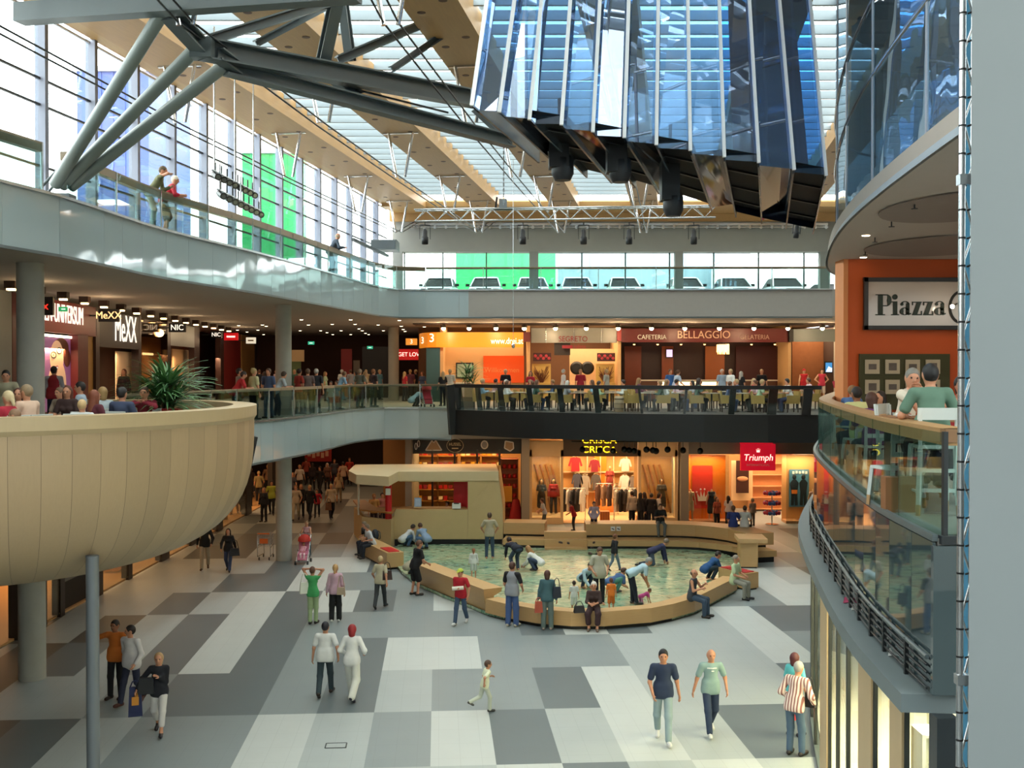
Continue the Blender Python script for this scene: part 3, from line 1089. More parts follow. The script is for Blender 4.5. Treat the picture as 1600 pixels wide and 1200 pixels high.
struct('trim_8', cladding([tuple(p) for p in RBS], 3.9, Z1 - .04, '', off=-.02), darkglass('#39474a', 1.9), 'mirror-like glass cladding under the curved right balcony')
e_ = mb()
e_.strip([tuple(p) for p in RBS], Z1 - .03, Z1 + .035, .05)
struct('trim_9', e_, GREY_STEEL, 'steel edge strip of the right balcony')
ld = mb()
lo_ = offs(RBS, .34)
ld.prism([tuple(p) for p in lo_] + [tuple(p) for p in reversed(offs(RBS, -1.2))], 3.72, 3.9)
struct('trim_10', ld, mat('#667072', .55, 0, .06, 3), 'grey ledge above the shop window on the right')
lr = thing('ledge_railing', 'low grey bar railing standing on the ledge above the right shop window', 'railing', (RBS[0].x, RBS[0].y, 3.9))
lq = offs(RBS, .10)
for k in range(5):
    mb().tube([(p.x - RBS[0].x, p.y - RBS[0].y, .06 + .075 * k) for p in lq], .012 if k < 4 else .024, 6).build('bar', DARK_STEEL if k < 4 else GREY_STEEL, lr)
for p in lq[1::1]:
    mb().box((p.x - RBS[0].x, p.y - RBS[0].y, .19), (.04, .04, .38)).build('post', DARK_STEEL, lr)
mb().box2((-.14, -.09, -1.48), (1.5, -.03, -.06)).build('end_cladding', darkglass('#39474a', 1.9), t)
# shop front under the ledge
SHW = struct('wall_right_shop', mb().box2((6.2, 9.8, 0), (12.0, 9.9, 3.7)), mat('#d8d4c2', .7))
def rb_at(y):
    for a, b in zip(RBS[:-1], RBS[1:]):
        if a.y <= y <= b.y:
            return lerp(a.x, b.x, (y - a.y) / (b.y - a.y))
    return RBS[-1].x


sf = thing('shop_window', 'curved glass shop front with beige posts under the right balcony', 'shop front', (4.1, 10.4, 0))
S_O = (4.1, 10.4)
SAND = mat('#b89f78', .5, 0, .05)
for ya, yb in ((12.6, 13.45), (11.2, 11.7), (17.1, 18.3), (23.2, 24.6)):
    mb().strip([(rb_at(ya) - .12 - S_O[0], ya - S_O[1]), (rb_at(yb) - .12 - S_O[0], yb - S_O[1])], 0, 3.72, -.06).build('post', SAND, sf)
mb().box((.02, -.05, 1.86), (.2, .2, 3.72)).build('corner_post', mat('#1c2226', .3), sf)
gp = [10.5, 11.2, 11.7, 12.6, 13.45, 14.7, 15.9, 17.1, 18.3, 20, 21.6, 23.2, 24.6, 26.5]
for a, b in zip(gp[:-1], gp[1:]):
    mb().strip([(rb_at(a) - .06 - S_O[0], a + .01 - S_O[1]), (rb_at(b) - .06 - S_O[0], b - .01 - S_O[1])], .12, 3.72, -.015).build('glass_panel', glass('#f4f6ee', .06, 0, '#f2f4f0', .22), sf)
    mb().box((rb_at(b) - .07 - S_O[0], b - S_O[1], 1.86), (.05, .05, 3.7)).build('mullion', mat('#23282a', .4), sf)
mb().strip([(rb_at(a) - .1 - S_O[0], a - S_O[1]) for a in gp], 0, .12, -.12).build('sill', GREY_STEEL, sf)

# ---- upper glazed volume on the right
fb = mb()
vs, fs = [], []
uo = offs(URS, .05)
ui = offs(URS, -.10)
for p, q in zip(uo, ui):
    vs += [(p.x, p.y, Z2B), (p.x + .02, p.y, Z2B + .06), (q.x, q.y, 9.8)]
for i in range(len(uo) - 1):
    for j in range(2):
        fs.append((i * 3 + j, i * 3 + 3 + j, i * 3 + 4 + j, i * 3 + 1 + j))
fb.add(vs, fs, True)
struct('trim_11', fb, mat('#b4bcc0', .35, .1, .03), 'pale rounded edge band of the upper slab on the right')
UG = offs(URS, -.16)
gv = thing('glass_drum', 'curved glazed wall of the upper room at the top right', 'glass wall', (UG[0].x, UG[0].y, 9.84))
uo_ = Vector((UG[0].x, UG[0].y))
BLUE_G = glass('#a4c6dc', .14, 0, '#d8e6f0', .6, .22, .2, '#c4d4dc')
st_ = 4
for i in range(0, len(UG) - 1, st_):
    seg = [tuple(p - uo_) for p in UG[i:i + st_ + 1]]
    if len(seg) > 1:
        mb().strip(seg, 0, 5.7, 0).build('glass_panel', BLUE_G, gv)
        mb().box((seg[0][0], seg[0][1], 2.65), (.03, .05, 5.7)).build('mullion', WHITE_STEEL, gv)
for z in (0.0, 1.68, 2.84):
    mb().tube([((p - uo_).x, (p - uo_).y, z) for p in UG], .035, 6).build('rail', ALU if z else DARK_STEEL, gv)
struct('ceiling.004', mb().prism([tuple(p) for p in UG] + [(17, 30.4), (17, 10)], 15.55, 15.65), mat('#8a969c', .6), 'grey roof over the glazed room at the top right')
struct('wall_right.001', mb().box2((11.5, 10, 10.2), (11.6, 30, 15.6)), mat('#a4b4bc', .6))

# ---- orange cafe wall with sign
ORANGE = mat('#c2500f', .6, 0, .05, 2)
ow = struct('wall_orange', mb().box2((7.32, 23.8, Z1), (16, 24.2, Z2B)), ORANGE, 'orange wall of the cafe on the right balcony')
struct('wall_orange_side', mb().box2((7.24, 23.78, Z1), (7.34, 24.4, Z2B)), mat('#d98a52', .6, 0, .04), 'lighter end face of the orange wall')
# ================================================================== steel, blue glass body, rigging
struct('wall_right.002', mb().box2((17, 57.5, 0), (17.3, 75, Z2B)), mat('#3a2620', .8))

# ---- girder and the three tubes
T1, T2, T3 = at(256, 16, y=20.6), at(310, 72, y=21.6), at(350, 103, y=22.2)
TB = at(92, 290, y=23.5)
g = thing('box_girder', 'grey steel box girder reaching in from the top left corner', 'girder', at(30, 24, y=21))
ga, gb = at(30, 22, y=21.2), at(560, -14, y=19.2)
mb().bar(ga - g.location, gb - g.location, .34, .36).build('box_beam', GREY_STEEL, g)
pp = at(268, 18, y=20.45)
mb().box(pp - g.location, (.5, .4, .06)).build('bolt_plate', GREY_STEEL, g)
for tnm, tp, o_, lab in (('first', T1, (-.02, -.14), 'steepest of the three grey steel tubes rising from the upper gallery'),
                         ('second', T2, (.06, 0), 'middle one of the three grey steel tubes rising from the upper gallery'),
                         ('third', T3, (.2, .12), 'lowest of the three grey steel tubes rising from the upper gallery')):
    b0 = TB + Vector((o_[0], o_[1], 0))
    tag(mb().tube([b0, tp], .135, 18).build('steel_tube', mat('#7b8582', .4, .1, .03)), lab, 'tube')
bs = thing('tube_foot', 'steel foot where the three grey tubes meet on the gallery edge', 'bracket', (TB.x, TB.y, Z2))
mb().box((0.05, 0, .08), (.5, .4, .16)).build('base_plate', GREY_STEEL, bs)
mb().tube([(-.75, .1, 0), (.3, -.05, 1.0)], .035, 8).build('brace', GREY_STEEL, bs)
mb().tube([(-.55, .25, 0), (.35, .0, .9)], .03, 8).build('brace', GREY_STEEL, bs)

tr = thing('roof_truss', 'heavy grey steel truss of I beams crossing under the roof', 'truss', T2)
def I(a, b, w, h, nm='i_beam'):
    d = mb()
    d.ibeam(Vector(a) - tr.location, Vector(b) - tr.location, w, h, .035)
    return d.build(nm, GREY_STEEL, tr)


C1a, C1b = at(316, 76, y=21.6), at(760, 158, y=28.0)
C2a, C2b = at(352, 105, y=22.2), at(800, 222, y=28.3)
I(C1a, C1b, .34, .42)
I(C2a, C2b, .30, .30)
I(T1 + Vector((.1, 0, -.05)), C1a, .3, .3)
I(at(527, -6, y=23.5), at(505, 96, y=24.2), .26, .26)
I(at(535, -4, y=24.6), at(548, 96, y=25.0), .2, .2)
I(at(328, 62, y=21.9), at(520, 2, y=23.5), .2, .2)
I(at(400, 68, y=23.2), at(522, 4, y=24.4), .16, .16)
I(at(528, 94, y=24.6), at(757, -4, y=26.5), .2, .2)
I(at(612, 108, y=25.4), at(757, 10, y=27.2), .16, .16)
I(at(520, 118, y=24.6), at(560, 152, y=25.1), .26, .26)
I(at(340, 84, y=21.8), at(372, 108, y=22.4), .26, .26)
I(at(742, 168, y=27.9), at(800, 222, y=28.3), .2, .2)
I(at(556, 140, y=25), at(700, 176, y=27), .04, .04)
mb().box(at(520, 118, y=24.55) - tr.location, (.5, .3, .02)).build('node_plate', GREY_STEEL, tr)
mb().box(C1a - tr.location, (.42, .3, .4)).build('node_plate', GREY_STEEL, tr)

# ---- blue glass body
ZH = 10.3
FB = [at(x, y, z=ZH) for x, y in ((737, 166), (780, 176), (827, 188), (877, 196), (926, 207), (975, 216), (1025, 227), (1078, 236), (1131, 246), (1185, 255), (1240, 266), (1290, 275))]
TOPX = [761, 804, 846, 891, 937, 982, 1028, 1074, 1123, 1170, 1217, 1265]
BT = [at(x, y, z=ZH) for x, y in ((842, 255), (880, 268), (917, 278), (956, 287), (993, 294), (1030, 304), (1066, 316), (1112, 330), (1150, 340), (1190, 350), (1228, 358), (1270, 366))]
FT = []
for p, tx in zip(FB, TOPX):
    q = at(tx, 0, y=p.y * 1.005)
    FT.append(p + (q - p) * (4.6 / (q.z - ZH)))
hull = thing('blue_glass_body', 'big hanging body of blue glass fins under the roof at the top right', 'glass body', (FB[5].x, FB[5].y, ZH))
HO = hull.location
FIN = glass('#8fb4d8', .34, .02, '#c4d2e4', .7)
BLUES = [glass('#7ab4ee', q_, 0, '#b4c4e2', .5, 0, .12, '#c4d2ee') for q_ in (.55, .42, .5, .34)]  # pale diffuse share in the colour stands for pale reflections, also below
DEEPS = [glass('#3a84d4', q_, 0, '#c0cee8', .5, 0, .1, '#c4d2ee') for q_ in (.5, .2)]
WEDGE = mat('#ffffff', .35, 0, 0)
MIRR = mat('#66707c', .04, 1.0, 0)
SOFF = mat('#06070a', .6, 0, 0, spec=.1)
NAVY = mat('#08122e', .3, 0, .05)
for i in range(12):
    f, t, b = FB[i] - HO, FT[i] - HO, BT[i] - HO
    bt_ = b + (t - f) * .98
    n_ = (b - f).normalized()
    sd = Vector((n_.y, -n_.x, 0)) * .012
    q = mb()
    f3 = f + n_ * .34
    q.add([f - sd, f3 - sd, t + n_ * .34 - sd, t - sd, f + sd, f3 + sd, t + n_ * .34 + sd, t + sd], [(0, 1, 2, 3), (7, 6, 5, 4), (0, 4, 5, 1), (1, 5, 6, 2), (3, 2, 6, 7), (0, 3, 7, 4)])
    q.build('glass_fin', FIN, hull)
    q = mb()
    q.bar(f - Vector((0, .03, 0)), t - Vector((0, .03, 0)), .05, .05, up=(0, 1, 0))
    q.build('white_edge', WEDGE, hull)
    q = mb()
    q.bar(f + Vector((0, 0, .11)), b + Vector((0, 0, .11)), .03, .22)
    q.build('lower_blade', mat('#56646e', .2, .3), hull)
    if i < 11:
        f2, t2, b2 = FB[i + 1] - HO, FT[i + 1] - HO, BT[i + 1] - HO
        nn = (b2 - f2).normalized()
        q = mb()
        sh_ = nn * .30
        k2 = .065
        ra, rt = (f + HO), (t + HO)
        ra, rt = Vector((ra.x * k2, ra.y * k2, .02)), Vector((rt.x * k2, rt.y * k2, 0))
        a_, b_, c_, d_ = f + nn * .3 + Vector((0, 0, .02)), f2 + Vector((0, 0, .02)), t2, t + nn * .3
        q.add([a_, b_, c_, d_], [(0, 1, 2, 3)])
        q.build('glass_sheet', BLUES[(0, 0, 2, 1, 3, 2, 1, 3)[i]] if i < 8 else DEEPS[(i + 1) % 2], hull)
        # second sheet deeper inside, seen through the first
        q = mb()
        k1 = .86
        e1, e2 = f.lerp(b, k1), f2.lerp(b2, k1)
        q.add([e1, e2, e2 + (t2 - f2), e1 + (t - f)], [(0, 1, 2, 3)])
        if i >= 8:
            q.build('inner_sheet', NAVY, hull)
        # underside
        q = mb()
        lo = Vector((0, 0, .05))
        if i % 2 == 1 or i in (9,):
            hi_ = Vector((0, 0, .22))
            q.add([f.lerp(b, .1) + lo + hi_ * .2, f2.lerp(b2, .1) + lo + hi_, f2.lerp(b2, .97) + lo + hi_, f.lerp(b, .97) + lo], [(0, 3, 2, 1)])
            q.build('mirror_panel', MIRR, hull)
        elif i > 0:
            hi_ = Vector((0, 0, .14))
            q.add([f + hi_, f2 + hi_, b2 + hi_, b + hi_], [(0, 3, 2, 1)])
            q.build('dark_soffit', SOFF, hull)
            for kk_ in range(3):
                mb().bar(f.lerp(b, .25 + .25 * kk_) + hi_ * .9, f2.lerp(b2, .25 + .25 * kk_) + hi_ * .9, .04, .04).build('rail', DARK_STEEL, hull)
for px_, py0, py1, lab in ((872, 205, 282, 'black stage loudspeaker hanging lowest under the left of the blue glass body'), (962, 225, 285, 'black stage loudspeaker hanging under the middle of the blue glass body'), (1045, 240, 338, 'long black stage loudspeaker hanging down under the blue glass body')):
    dd = 16.6 if px_ < 1000 else 18.2
    p0, p1 = at(px_ - 8, py0, y=dd), at(px_ + 4, py1, y=dd)
    s_ = thing('hanging_speaker', lab, 'loudspeaker', p1)
    L = p0.z - p1.z
    mb().box((-.03, 0, L * .62), (.30, .32, L * .75)).build('cabinet', mat('#0a0a0b', .5), s_)
    mb().lathe([(.12, 0), (.17, .1), (.17, .32), (.14, .36)], (0.03, 0, 0), 14).build('horn', mat('#131316', .5), s_)
    mb().bar((-.02, 0, L), (-.02, 0, L + .5), .05, .05).build('hanger', DARK_STEEL, s_)

# ---- horizontal lighting truss with lamps
TY = 36.0
ta, tb_ = at(648, 337, y=TY), at(1118, 331, y=TY)
lt = thing('lighting_truss', 'long silver lattice truss hanging across the hall above the back', 'truss', ta)
L = (tb_ - ta).length
ANG = math.atan2(tb_.z - ta.z, tb_.x - ta.x)
lt.rotation_euler = (0, -ANG, 0)
for yy, zz in ((-.18, .18), (.18, .18), (0, -.18)):
    mb().tube([(0, yy, zz), (L, yy, zz)], .028, 8).build('chord', ALU, lt)
d = mb()
n = int(L / .36)
for k in range(n):
    x0 = L * k / n
    x1 = L * (k + 1) / n
    s_ = k % 2
    for yy in (-.18, .18):
        d.tube([(x0, yy if s_ else 0, .18 if s_ else -.18), (x1, 0 if s_ else yy, -.18 if s_ else .18)], .013, 5)
    d.tube([(x0, -.18, .18), (x1, .18, .18)], .011, 5)
d.build('lattice', ALU, lt)


def spotlamp(name, p, lab, tilt=0.0, rz=0.0, s=1.0, group=None):
    t = thing(name, lab, 'lamp', p, rz, group)
    mb().lathe([(.05 * s, -.17 * s), (.07 * s, -.16 * s), (.075 * s, -.02 * s), (.055 * s, .0), (.05 * s, .12 * s), (.03 * s, .16 * s)], (0, 0, -.28 * s), 12).build('lamp_body', mat('#141416', .45), t)
    q = mb()
    q.bar((-.11 * s, 0, -.34 * s), (-.11 * s, 0, -.04 * s), .02, .02)
    q.bar((.11 * s, 0, -.34 * s), (.11 * s, 0, -.04 * s), .02, .02)
    q.bar((-.11 * s, 0, -.04 * s), (.11 * s, 0, -.04 * s), .02, .03)
    q.bar((0, 0, -.04 * s), (0, 0, .03), .03, .03)
    q.build('yoke', DARK_STEEL, t)
    t.rotation_euler = (tilt, 0, rz)
    return t


for px_, k, lab in ((664, .12, 'leftmost'), (817, 0, 'second from the left'), (912, 0, 'third from the left'), (983, 0, 'fourth from the left'), (1084, -.15, 'fifth from the left')):
    p = at(px_, 349, y=TY)
    spotlamp('hanging_lamp', p, 'black stage lamp hanging under the long silver truss, %s' % lab, 0, k, 1.55, 'stage lamps under the silver truss')
p = at(1246, 344, y=30)
spotlamp('hanging_lamp', p, 'black stage lamp hanging beside the right tip of the blue glass body', R(8), .4, 1.1)

# chain and hoist
ch = at(787, 0, y=20.5)
hc = at(786, 326, y=TY)
c_ = mb()
z = 11.2
zt = 15.2
cx, cyy = at(787, 300, y=34.5).x, 34.5
zz = at(787, 318, y=34.5).z
k = 0
while zz + k * .085 < 15.0:
    c_.box((cx, cyy, zz + k * .085), (.05 if k % 2 else .02, .02 if k % 2 else .05, .10))
    k += 1
tag(c_.build('hanging_chain', ALU), 'steel chain hanging from the roof down to the hoist on the silver truss', 'chain')
hm = thing('chain_hoist', 'small motor hoist sitting on the silver truss below the chain', 'hoist', at(786, 328, y=35.9))
mb().box((0, -.02, .2), (.26, .2, .3)).build('motor', mat('#8d9498', .35, .5), hm)
mb().tube([(-.32, 0, .02), (.32, 0, .02)], .03, 8).build('hook_bar', DARK_STEEL, hm)
mb().bar((-.25, 0, 0), (-.2, 0, .42), .06, .06).build('arm', BLACK, hm)
w_ = at(802, 540, y=35)
pl_ = thing('hanging_wire', 'thin wire with a small weight hanging in front of the orange shop', 'wire', w_)
mb().tube([(0, 0, 0), (0, 0, at(802, 250, y=35).z - w_.z)], .009, 5).build('wire', ALU, pl_)
mb().ball((0, 0, 0), .06, 8, 6, (1, 1, 1.6)).build('weight', CHROME, pl_)

# two bars of stage lamps in front of the left windows
for row, (pa, pb, n, tl) in enumerate((((332, 266), (398, 300), 8, R(35)), ((340, 296), (408, 330), 8, R(-40)))):
    A, B = at(pa[0], pa[1], y=25.5), at(pb[0], pb[1], y=29.5)
    bt = thing('lamp_bar', 'hanging steel bar with stage lamps by the left windows, %s row' % ('upper' if row == 0 else 'lower'), 'lamp bar', A)
    v = B - A
    mb().tube([(0, 0, 0), v], .03, 8).build('bar', ALU, bt)
    for f in (.04, .5, .97):
        mb().tube([v * f, v * f + Vector((0, 0, (15.1 - A.z - v.z * f) if row == 0 else .62))], .02, 6).build('hanger', ALU, bt)
    for k in range(n):
        q = A + v * ((k + .5) / n)
        t = thing('hanging_lamp', 'black stage lamp on the %s bar by the left windows, %s from the left end' % ('upper' if row == 0 else 'lower', ['first', 'second', 'third', 'fourth', 'fifth', 'sixth', 'seventh', 'eighth'][k]), 'lamp', q, 0, 'stage lamps by the left windows')
        mb().tube([(0, 0, .02), (0, 0, .22)], .02, 6).build('clamp', DARK_STEEL, t)
        mb().tube([(-.1, .12, -.02), (.02, -.05, -.10), (.12, -.2, -.16)], [.05, .08, .085], 10).build('lamp_body', mat('#17181a', .4), t)
        mb().tube([(.12, -.2, -.16), (.124, -.206, -.163)], .055, 10).build('lens', mat('#6d7376', .1, .3), t)

# ventilation box at the corner of the upper windows
vb = thing('ventilation_box', 'grey metal ventilation box below the roof in the far left corner', 'box', at(602, 392, y=51.5))
mb().box((0, 0, .22), (1.2, 1.4, .46)).build('housing', mat('#7d878a', .5, .3), vb)
mb().box((0, -.71, .22), (1.1, .03, .38)).build('panel', mat('#5f686c', .5, .3), vb)
tag(mb().bar(at(551, 374, y=46), at(606, 400, y=52), .12, .12).build('blind_box', mat('#3d4447', .4)), 'dark blind box crossing the last bays of the left windows', 'box')

# ---- truss tower and pillar next to the viewer
TT = thing('truss_tower', 'aluminium truss tube standing upright beside the pale pillar at the right', 'truss', (at(1499, 600, y=7.4).x, 7.4, 0))
mb().tube([(.012, 0, 0), (.012, 0, 15.4)], .023, 14).build('chord', ALU, TT)
mb().tube([(.16, .16, 0), (.16, .16, 15.4)], .026, 10).build('chord', ALU, TT)
d = mb()
z = .05
k = 0
while z < 15.2:
    d.tube([(.02, .0, z), (.15, .14, z + .24)] if k % 2 == 0 else [(.15, .14, z), (.02, 0, z + .24)], .009, 6)
    z += .24
    k += 1
d.build('lattice', ALU, TT)
ti = mb()
z = .3
while z < 15:
    ti.lathe([(.026, 0), (.026, .012)], (.012, 0, z), 10)
    ti.tube([(.04, -.012, z), (.13, -.03, z + .03)], .007, 5)
    z += .19
ti.build('cable_tie', BLACK, TT, )
for zc in (4.9, 8.3, 11.7):
    mb().box((.03, 0, zc), (.09, .07, .07)).build('coupler', ALU, TT)
bc = mb()
bc.box2((at(1503, 600, y=7.62).x, 7.6, 0), (3.6, 7.64, 15.4))
tag(bc.build('blue_banner', mat('#74c4ee', .6, 0, .04)), 'light blue cloth banner stretched behind the aluminium truss', 'banner')
pil = mb()
pil.prism([(at(1517, 300, y=6.6).x, 6.6), (4.6, 6.6), (4.6, 7.3), (at(1524, 300, y=7.3).x, 7.3)], -.02, 15.6)
struct('wall_pillar', pil, mat('#7b8285', .7, 0, .03, 2), 'pale grey pillar close to the viewer at the right edge')
# ================================================================== shops
def light(name, kind, loc, power, col='#ffd9a0', size=1.0, size_y=None, rot=None, spot=None):
    l = bpy.data.lights.new(name, kind)
    l.energy = power
    l.color = lin(col)[:3]
    if kind == 'AREA':
        l.shape = 'RECTANGLE'
        l.size = size
        l.size_y = size_y or size
    else:
        l.shadow_soft_size = size
    if spot:
        l.spot_size = spot
        l.spot_blend = .6
    o = bpy.data.objects.new(name, l)
    COL.objects.link(o)
    o.location = loc
    o.rotation_euler = rot or (0, 0, 0)
    return o


def X(px, y):
    return (px - 800) / FPX * y


def Zy(py, y):
    return at(800, py, y=y).z


def panel(name, px0, py0, px1, py1, y, m, lab=None, cat=None, th=.08, group=None, parent=None):
    """upright board facing the viewer between two picture corners, standing at depth y"""
    a, b = at(px0, py0, y=y), at(px1, py1, y=y)
    d = mb()
    d.box((0, th / 2, 0), (abs(b.x - a.x), th, abs(a.z - b.z)))
    c = ((a.x + b.x) / 2, y, (a.z + b.z) / 2)
    if parent is not None:
        return d.build(name, m, parent, loc=Vector(c) - parent.location)
    o = d.build(name, m, loc=c)
    if lab:
        tag(o, lab, cat, group)
    return o


RED = mat('#a11214', .4, 0, .04)
DRED = mat('#5e0f0f', .45, 0, .05)
CREAM = mat('#d9b98c', .6, 0, .05)
BEIGE = mat('#c7a071', .6, 0, .05)
DBROWN = mat('#2b1710', .5, 0, .1)
LETTER_W = glow('#fff4e2', 1.1)
LETTER_P = mat('#e8e4dc', .5, 0, 0)
WARM = '#ffd9a8'

# ---------------------------------------------------------------- middle level, back row
YS = 57.0
struct('wall_back.002', mb().box2((X(655, 62), 61.5, Z1), (17, 61.7, Z2B)), mat('#6a4a34', .7), 'back wall of the shops of the middle level')
for px_ in (690, 826, 968, 1234):
    struct('wall_shop', mb().box2((X(px_, YS) - .08, YS + .05, Z1), (X(px_, YS) + .08, 61.5, Z2B)), BEIGE, 'partition between two shops of the middle level')
# phone shop
ph = thing('orange_shop_sign', 'glowing orange shop sign band with white web address, curving round its left end', 'sign', (X(740, 56.6), 56.6, Zy(530, 56.6)))
hq = [(X(656, 59.5) - ph.location.x, 2.6), (X(662, 57.6) - ph.location.x, .9), (X(676, 56.8) - ph.location.x, .2), (X(700, 56.6) - ph.location.x, 0), (X(818, 56.6) - ph.location.x, 0)]
mb().strip(resample(hq, .4), -.42, .36, .12).build('band', mat('#f08a1c', .35, 0, .06, .6, emit=.55), ph)
text('www.drei.at', .46, LETTER_W, ph, (X(792, 56.6) - ph.location.x, -.02, -.10), sx=.74)
text('3', .62, LETTER_W, ph, (X(675, 56.6) - ph.location.x - .02, .1, 0.05))
text('3', .5, LETTER_W, ph, (X(660, 57.5) - ph.location.x, .95, -.05), rz=-.9)
mb().box((X(823, 56.6) - ph.location.x, .1, .12), (.36, .4, .5)).build('end_block', DRED, ph)
bs_ = thing('blade_sign', 'small glowing orange box sign sticking out left of the orange shop band', 'sign', (X(643, 60), 60, Zy(534, 60)))
mb().box((0, 0, 0), (.62, .14, .36)).build('box_body', mat('#f09a38', .4, 0, 0, emit=.7), bs_)
text('3', .34, LETTER_W, bs_, (0, -.075, 0))
panel('wall_panel', 690, 540, 818, 628, YS + 1.8, mat('#c9a878', .6, 0, .03), 'sand coloured wall panel inside the orange phone shop', 'panel')
wp = thing('welcome_board', 'orange board with faint greeting text inside the phone shop', 'board', at(787, 577, y=YS + 1.7))
mb().box((0, .03, 0), (2.2, .06, 1.45)).build('board', mat('#d8540c', .5, 0, .03), wp)
text('Willkommen', .36, mat('#d9894e', .5, 0, 0), wp, (-.1, -.01, -.05))
pf = thing('wall_picture', 'black framed picture on the sand coloured wall of the phone shop', 'picture', at(726, 579, y=YS + 1.7))
mb().box((0, .02, 0), (.95, .05, .86)).build('frame', BLACK, pf)
mb().box((0, -.01, 0), (.8, .02, .7)).build('print', mat('#8aa89c', .5, 0, .3, 3), pf)
panel('frosted_door', 666, 544, 688, 628, YS + .2, glass('#7fa596', .2, .2, '#a8c4b8'), 'greenish glass door panel left of the phone shop', 'door')
rs = thing('red_shop_sign', 'red shop sign with white letters far back left of the phone shop', 'sign', at(645, 554, y=66))
mb().box((0, 0, 0), (1.9, .1, .66)).build('band', mat('#d01418', .4, 0, 0, emit=.35), rs)
text('GET LOVED!', .34, LETTER_W, rs, (0, -.06, 0), sx=.95)
ct = thing('shop_counter', 'white and orange reception counter in the phone shop behind the glass railing', 'counter', (X(715, 55), 55, Z1))
mb().box((0, 0, .5), (1.6, .6, 1.0)).build('body', mat('#b9b4aa', .5), ct)
mb().box((0, 0, 1.02), (1.7, .7, .05)).build('top', mat('#d8d2c4', .4), ct)
mb().box((.2, -.31, .18), (1.2, .02, .3)).build('panel', mat('#d06a20', .5), ct)

# Segreto
sg = thing('glass_shop_sign', 'pale glass fascia with dark red letters above the decoration shop', 'sign', at(897, 524, y=YS))
mb().box((0, .05, 0), (4.5, .06, .78)).build('panel', mat('#8f8d86', .3, 0, .06), sg)
text('SEGRETO', .40, mat('#8c1226', .4, 0, 0), sg, (-.05, -.03, -.20), sx=.9)
text('italiana', .27, mat('#8c1226', .4, 0, 0), sg, (.3, -.03, -.58), sx=.85)
mb().box((-.35, -.03, -.6), (.55, .02, .16)).build('letter_block', mat('#8c1226', .4, 0, 0), sg)
for k in range(3):
    mb().box((-2.2 + 1.45 * (k + .5), 0.0, 0), (.02, .08, .78)).build('joint', ALU, sg)
panel('dark_board', 866, 534, 891, 555, YS + .4, mat('#2a211e', .5), 'dark panel over the door of the decoration shop', 'panel')
for n, (a, b) in enumerate(((833, 861), (933, 961))):
    t = thing('rose_picture', 'dark picture of pink roses hanging in the decoration shop, %s of the pair' % ('left' if n == 0 else 'right'), 'picture', at((a + b) / 2, 558, y=YS + .5))
    mb().box((0, 0, 0), (.95, .06, .44)).build('frame', mat('#3a0d12', .5), t)
    for k in range(6):
        mb().ball((-.36 + .145 * k, -.04, .06 * (-1) ** k), .085, 8, 5, (1, .4, 1)).build('rose', mat('#b03a4a', .6), t)
for n, px_ in enumerate((846, 946)):
    t = thing('display_table', 'yellowish display cabinet with dried flowers, %s one of the decoration shop' % ('left' if n == 0 else 'right'), 'cabinet', (X(px_, YS + .8), YS + .8, Z1))
    mb().box((0, 0, .5), (1.0, .6, 1.0)).build('body', mat('#b89a55', .5, 0, .06), t)
    mb().box((0, .2, 1.5), (1.0, .12, 1.0)).build('back', mat('#c7a860', .5), t)
    q = mb()
    r2 = random.Random(n + 3)
    for k in range(40):
        q.tube([(r2.uniform(-.1, .1), 0, 1.0), (r2.uniform(-.42, .42), r2.uniform(-.2, .1), 1.3 + r2.random() * .6)], .012, 4)
    q.build('dried_flowers', mat('#5a2c1c', .7), t)
for n, px_ in enumerate((901, 918)):
    t = thing('carved_mirror', 'black carved wall mirror in the decoration shop, %s of two' % ('left' if n == 0 else 'right'), 'mirror', at(px_, 575, y=YS + 1.6))
    mb().lathe([(.24, 0), (.36, .03), (.24, .06)], (0, 0, 0), 20, 1, 1).build('frame', BLACK, t)
    mb().lathe([(.22, 0.02), (.22, .05)], (0, 0, 0), 20).build('glass', mat('#c0a090', .2, .4), t)
    t.rotation_euler = (PI / 2, 0, 0)
panel('shop_backdrop', 890, 545, 962, 628, YS + 2.2, mat('#d9b48c', .6, 0, .06), 'cream back wall inside the decoration shop', 'panel')

# Bellaggio
bf = thing('cafe_sign', 'dark red cafe fascia with pale letters in the middle of the gallery', 'sign', at(1101, 524, y=YS - .1))
wb = X(1231, YS) - X(971, YS)
mb().box((0, .06, 0), (wb, .14, .72)).build('fascia', mat('#5e0d0e', .4, 0, .05, 1), bf)
mb().box((-wb / 2 - .12, .0, .02), (.22, .3, .62)).build('end_lamp', mat('#9a1212', .4), bf)
mb().box((wb / 2 + .14, .0, 0), (.22, .3, .66)).build('end_block', BLACK, bf)
text('CAFETERIA', .34, LETTER_P, bf, (-wb / 2 + 1.6, -.03, -.10), sx=.9)
text('BELLAGGIO', .56, mat('#e0b49a', .5, 0, 0), bf, (-.05, -.03, 0.02), sx=.95)
text('GELATERIA', .34, mat('#b08a7a', .5, 0, 0), bf, (wb / 2 - 1.75, -.03, -.10), sx=.9)
for k in range(7):
    mb().lathe([(.05, 0), (.06, .05)], (-wb / 2 + .7 + k * 1.23, .2, -.5), 8).build('downlight', glow('#ffca80', 4), bf)
panel('cafe_back_wall', 972, 534, 1231, 628, YS + 2.6, mat('#2a0d08', .5, 0, .2, 1.2), 'dark brown back wall inside the cafe', 'panel')
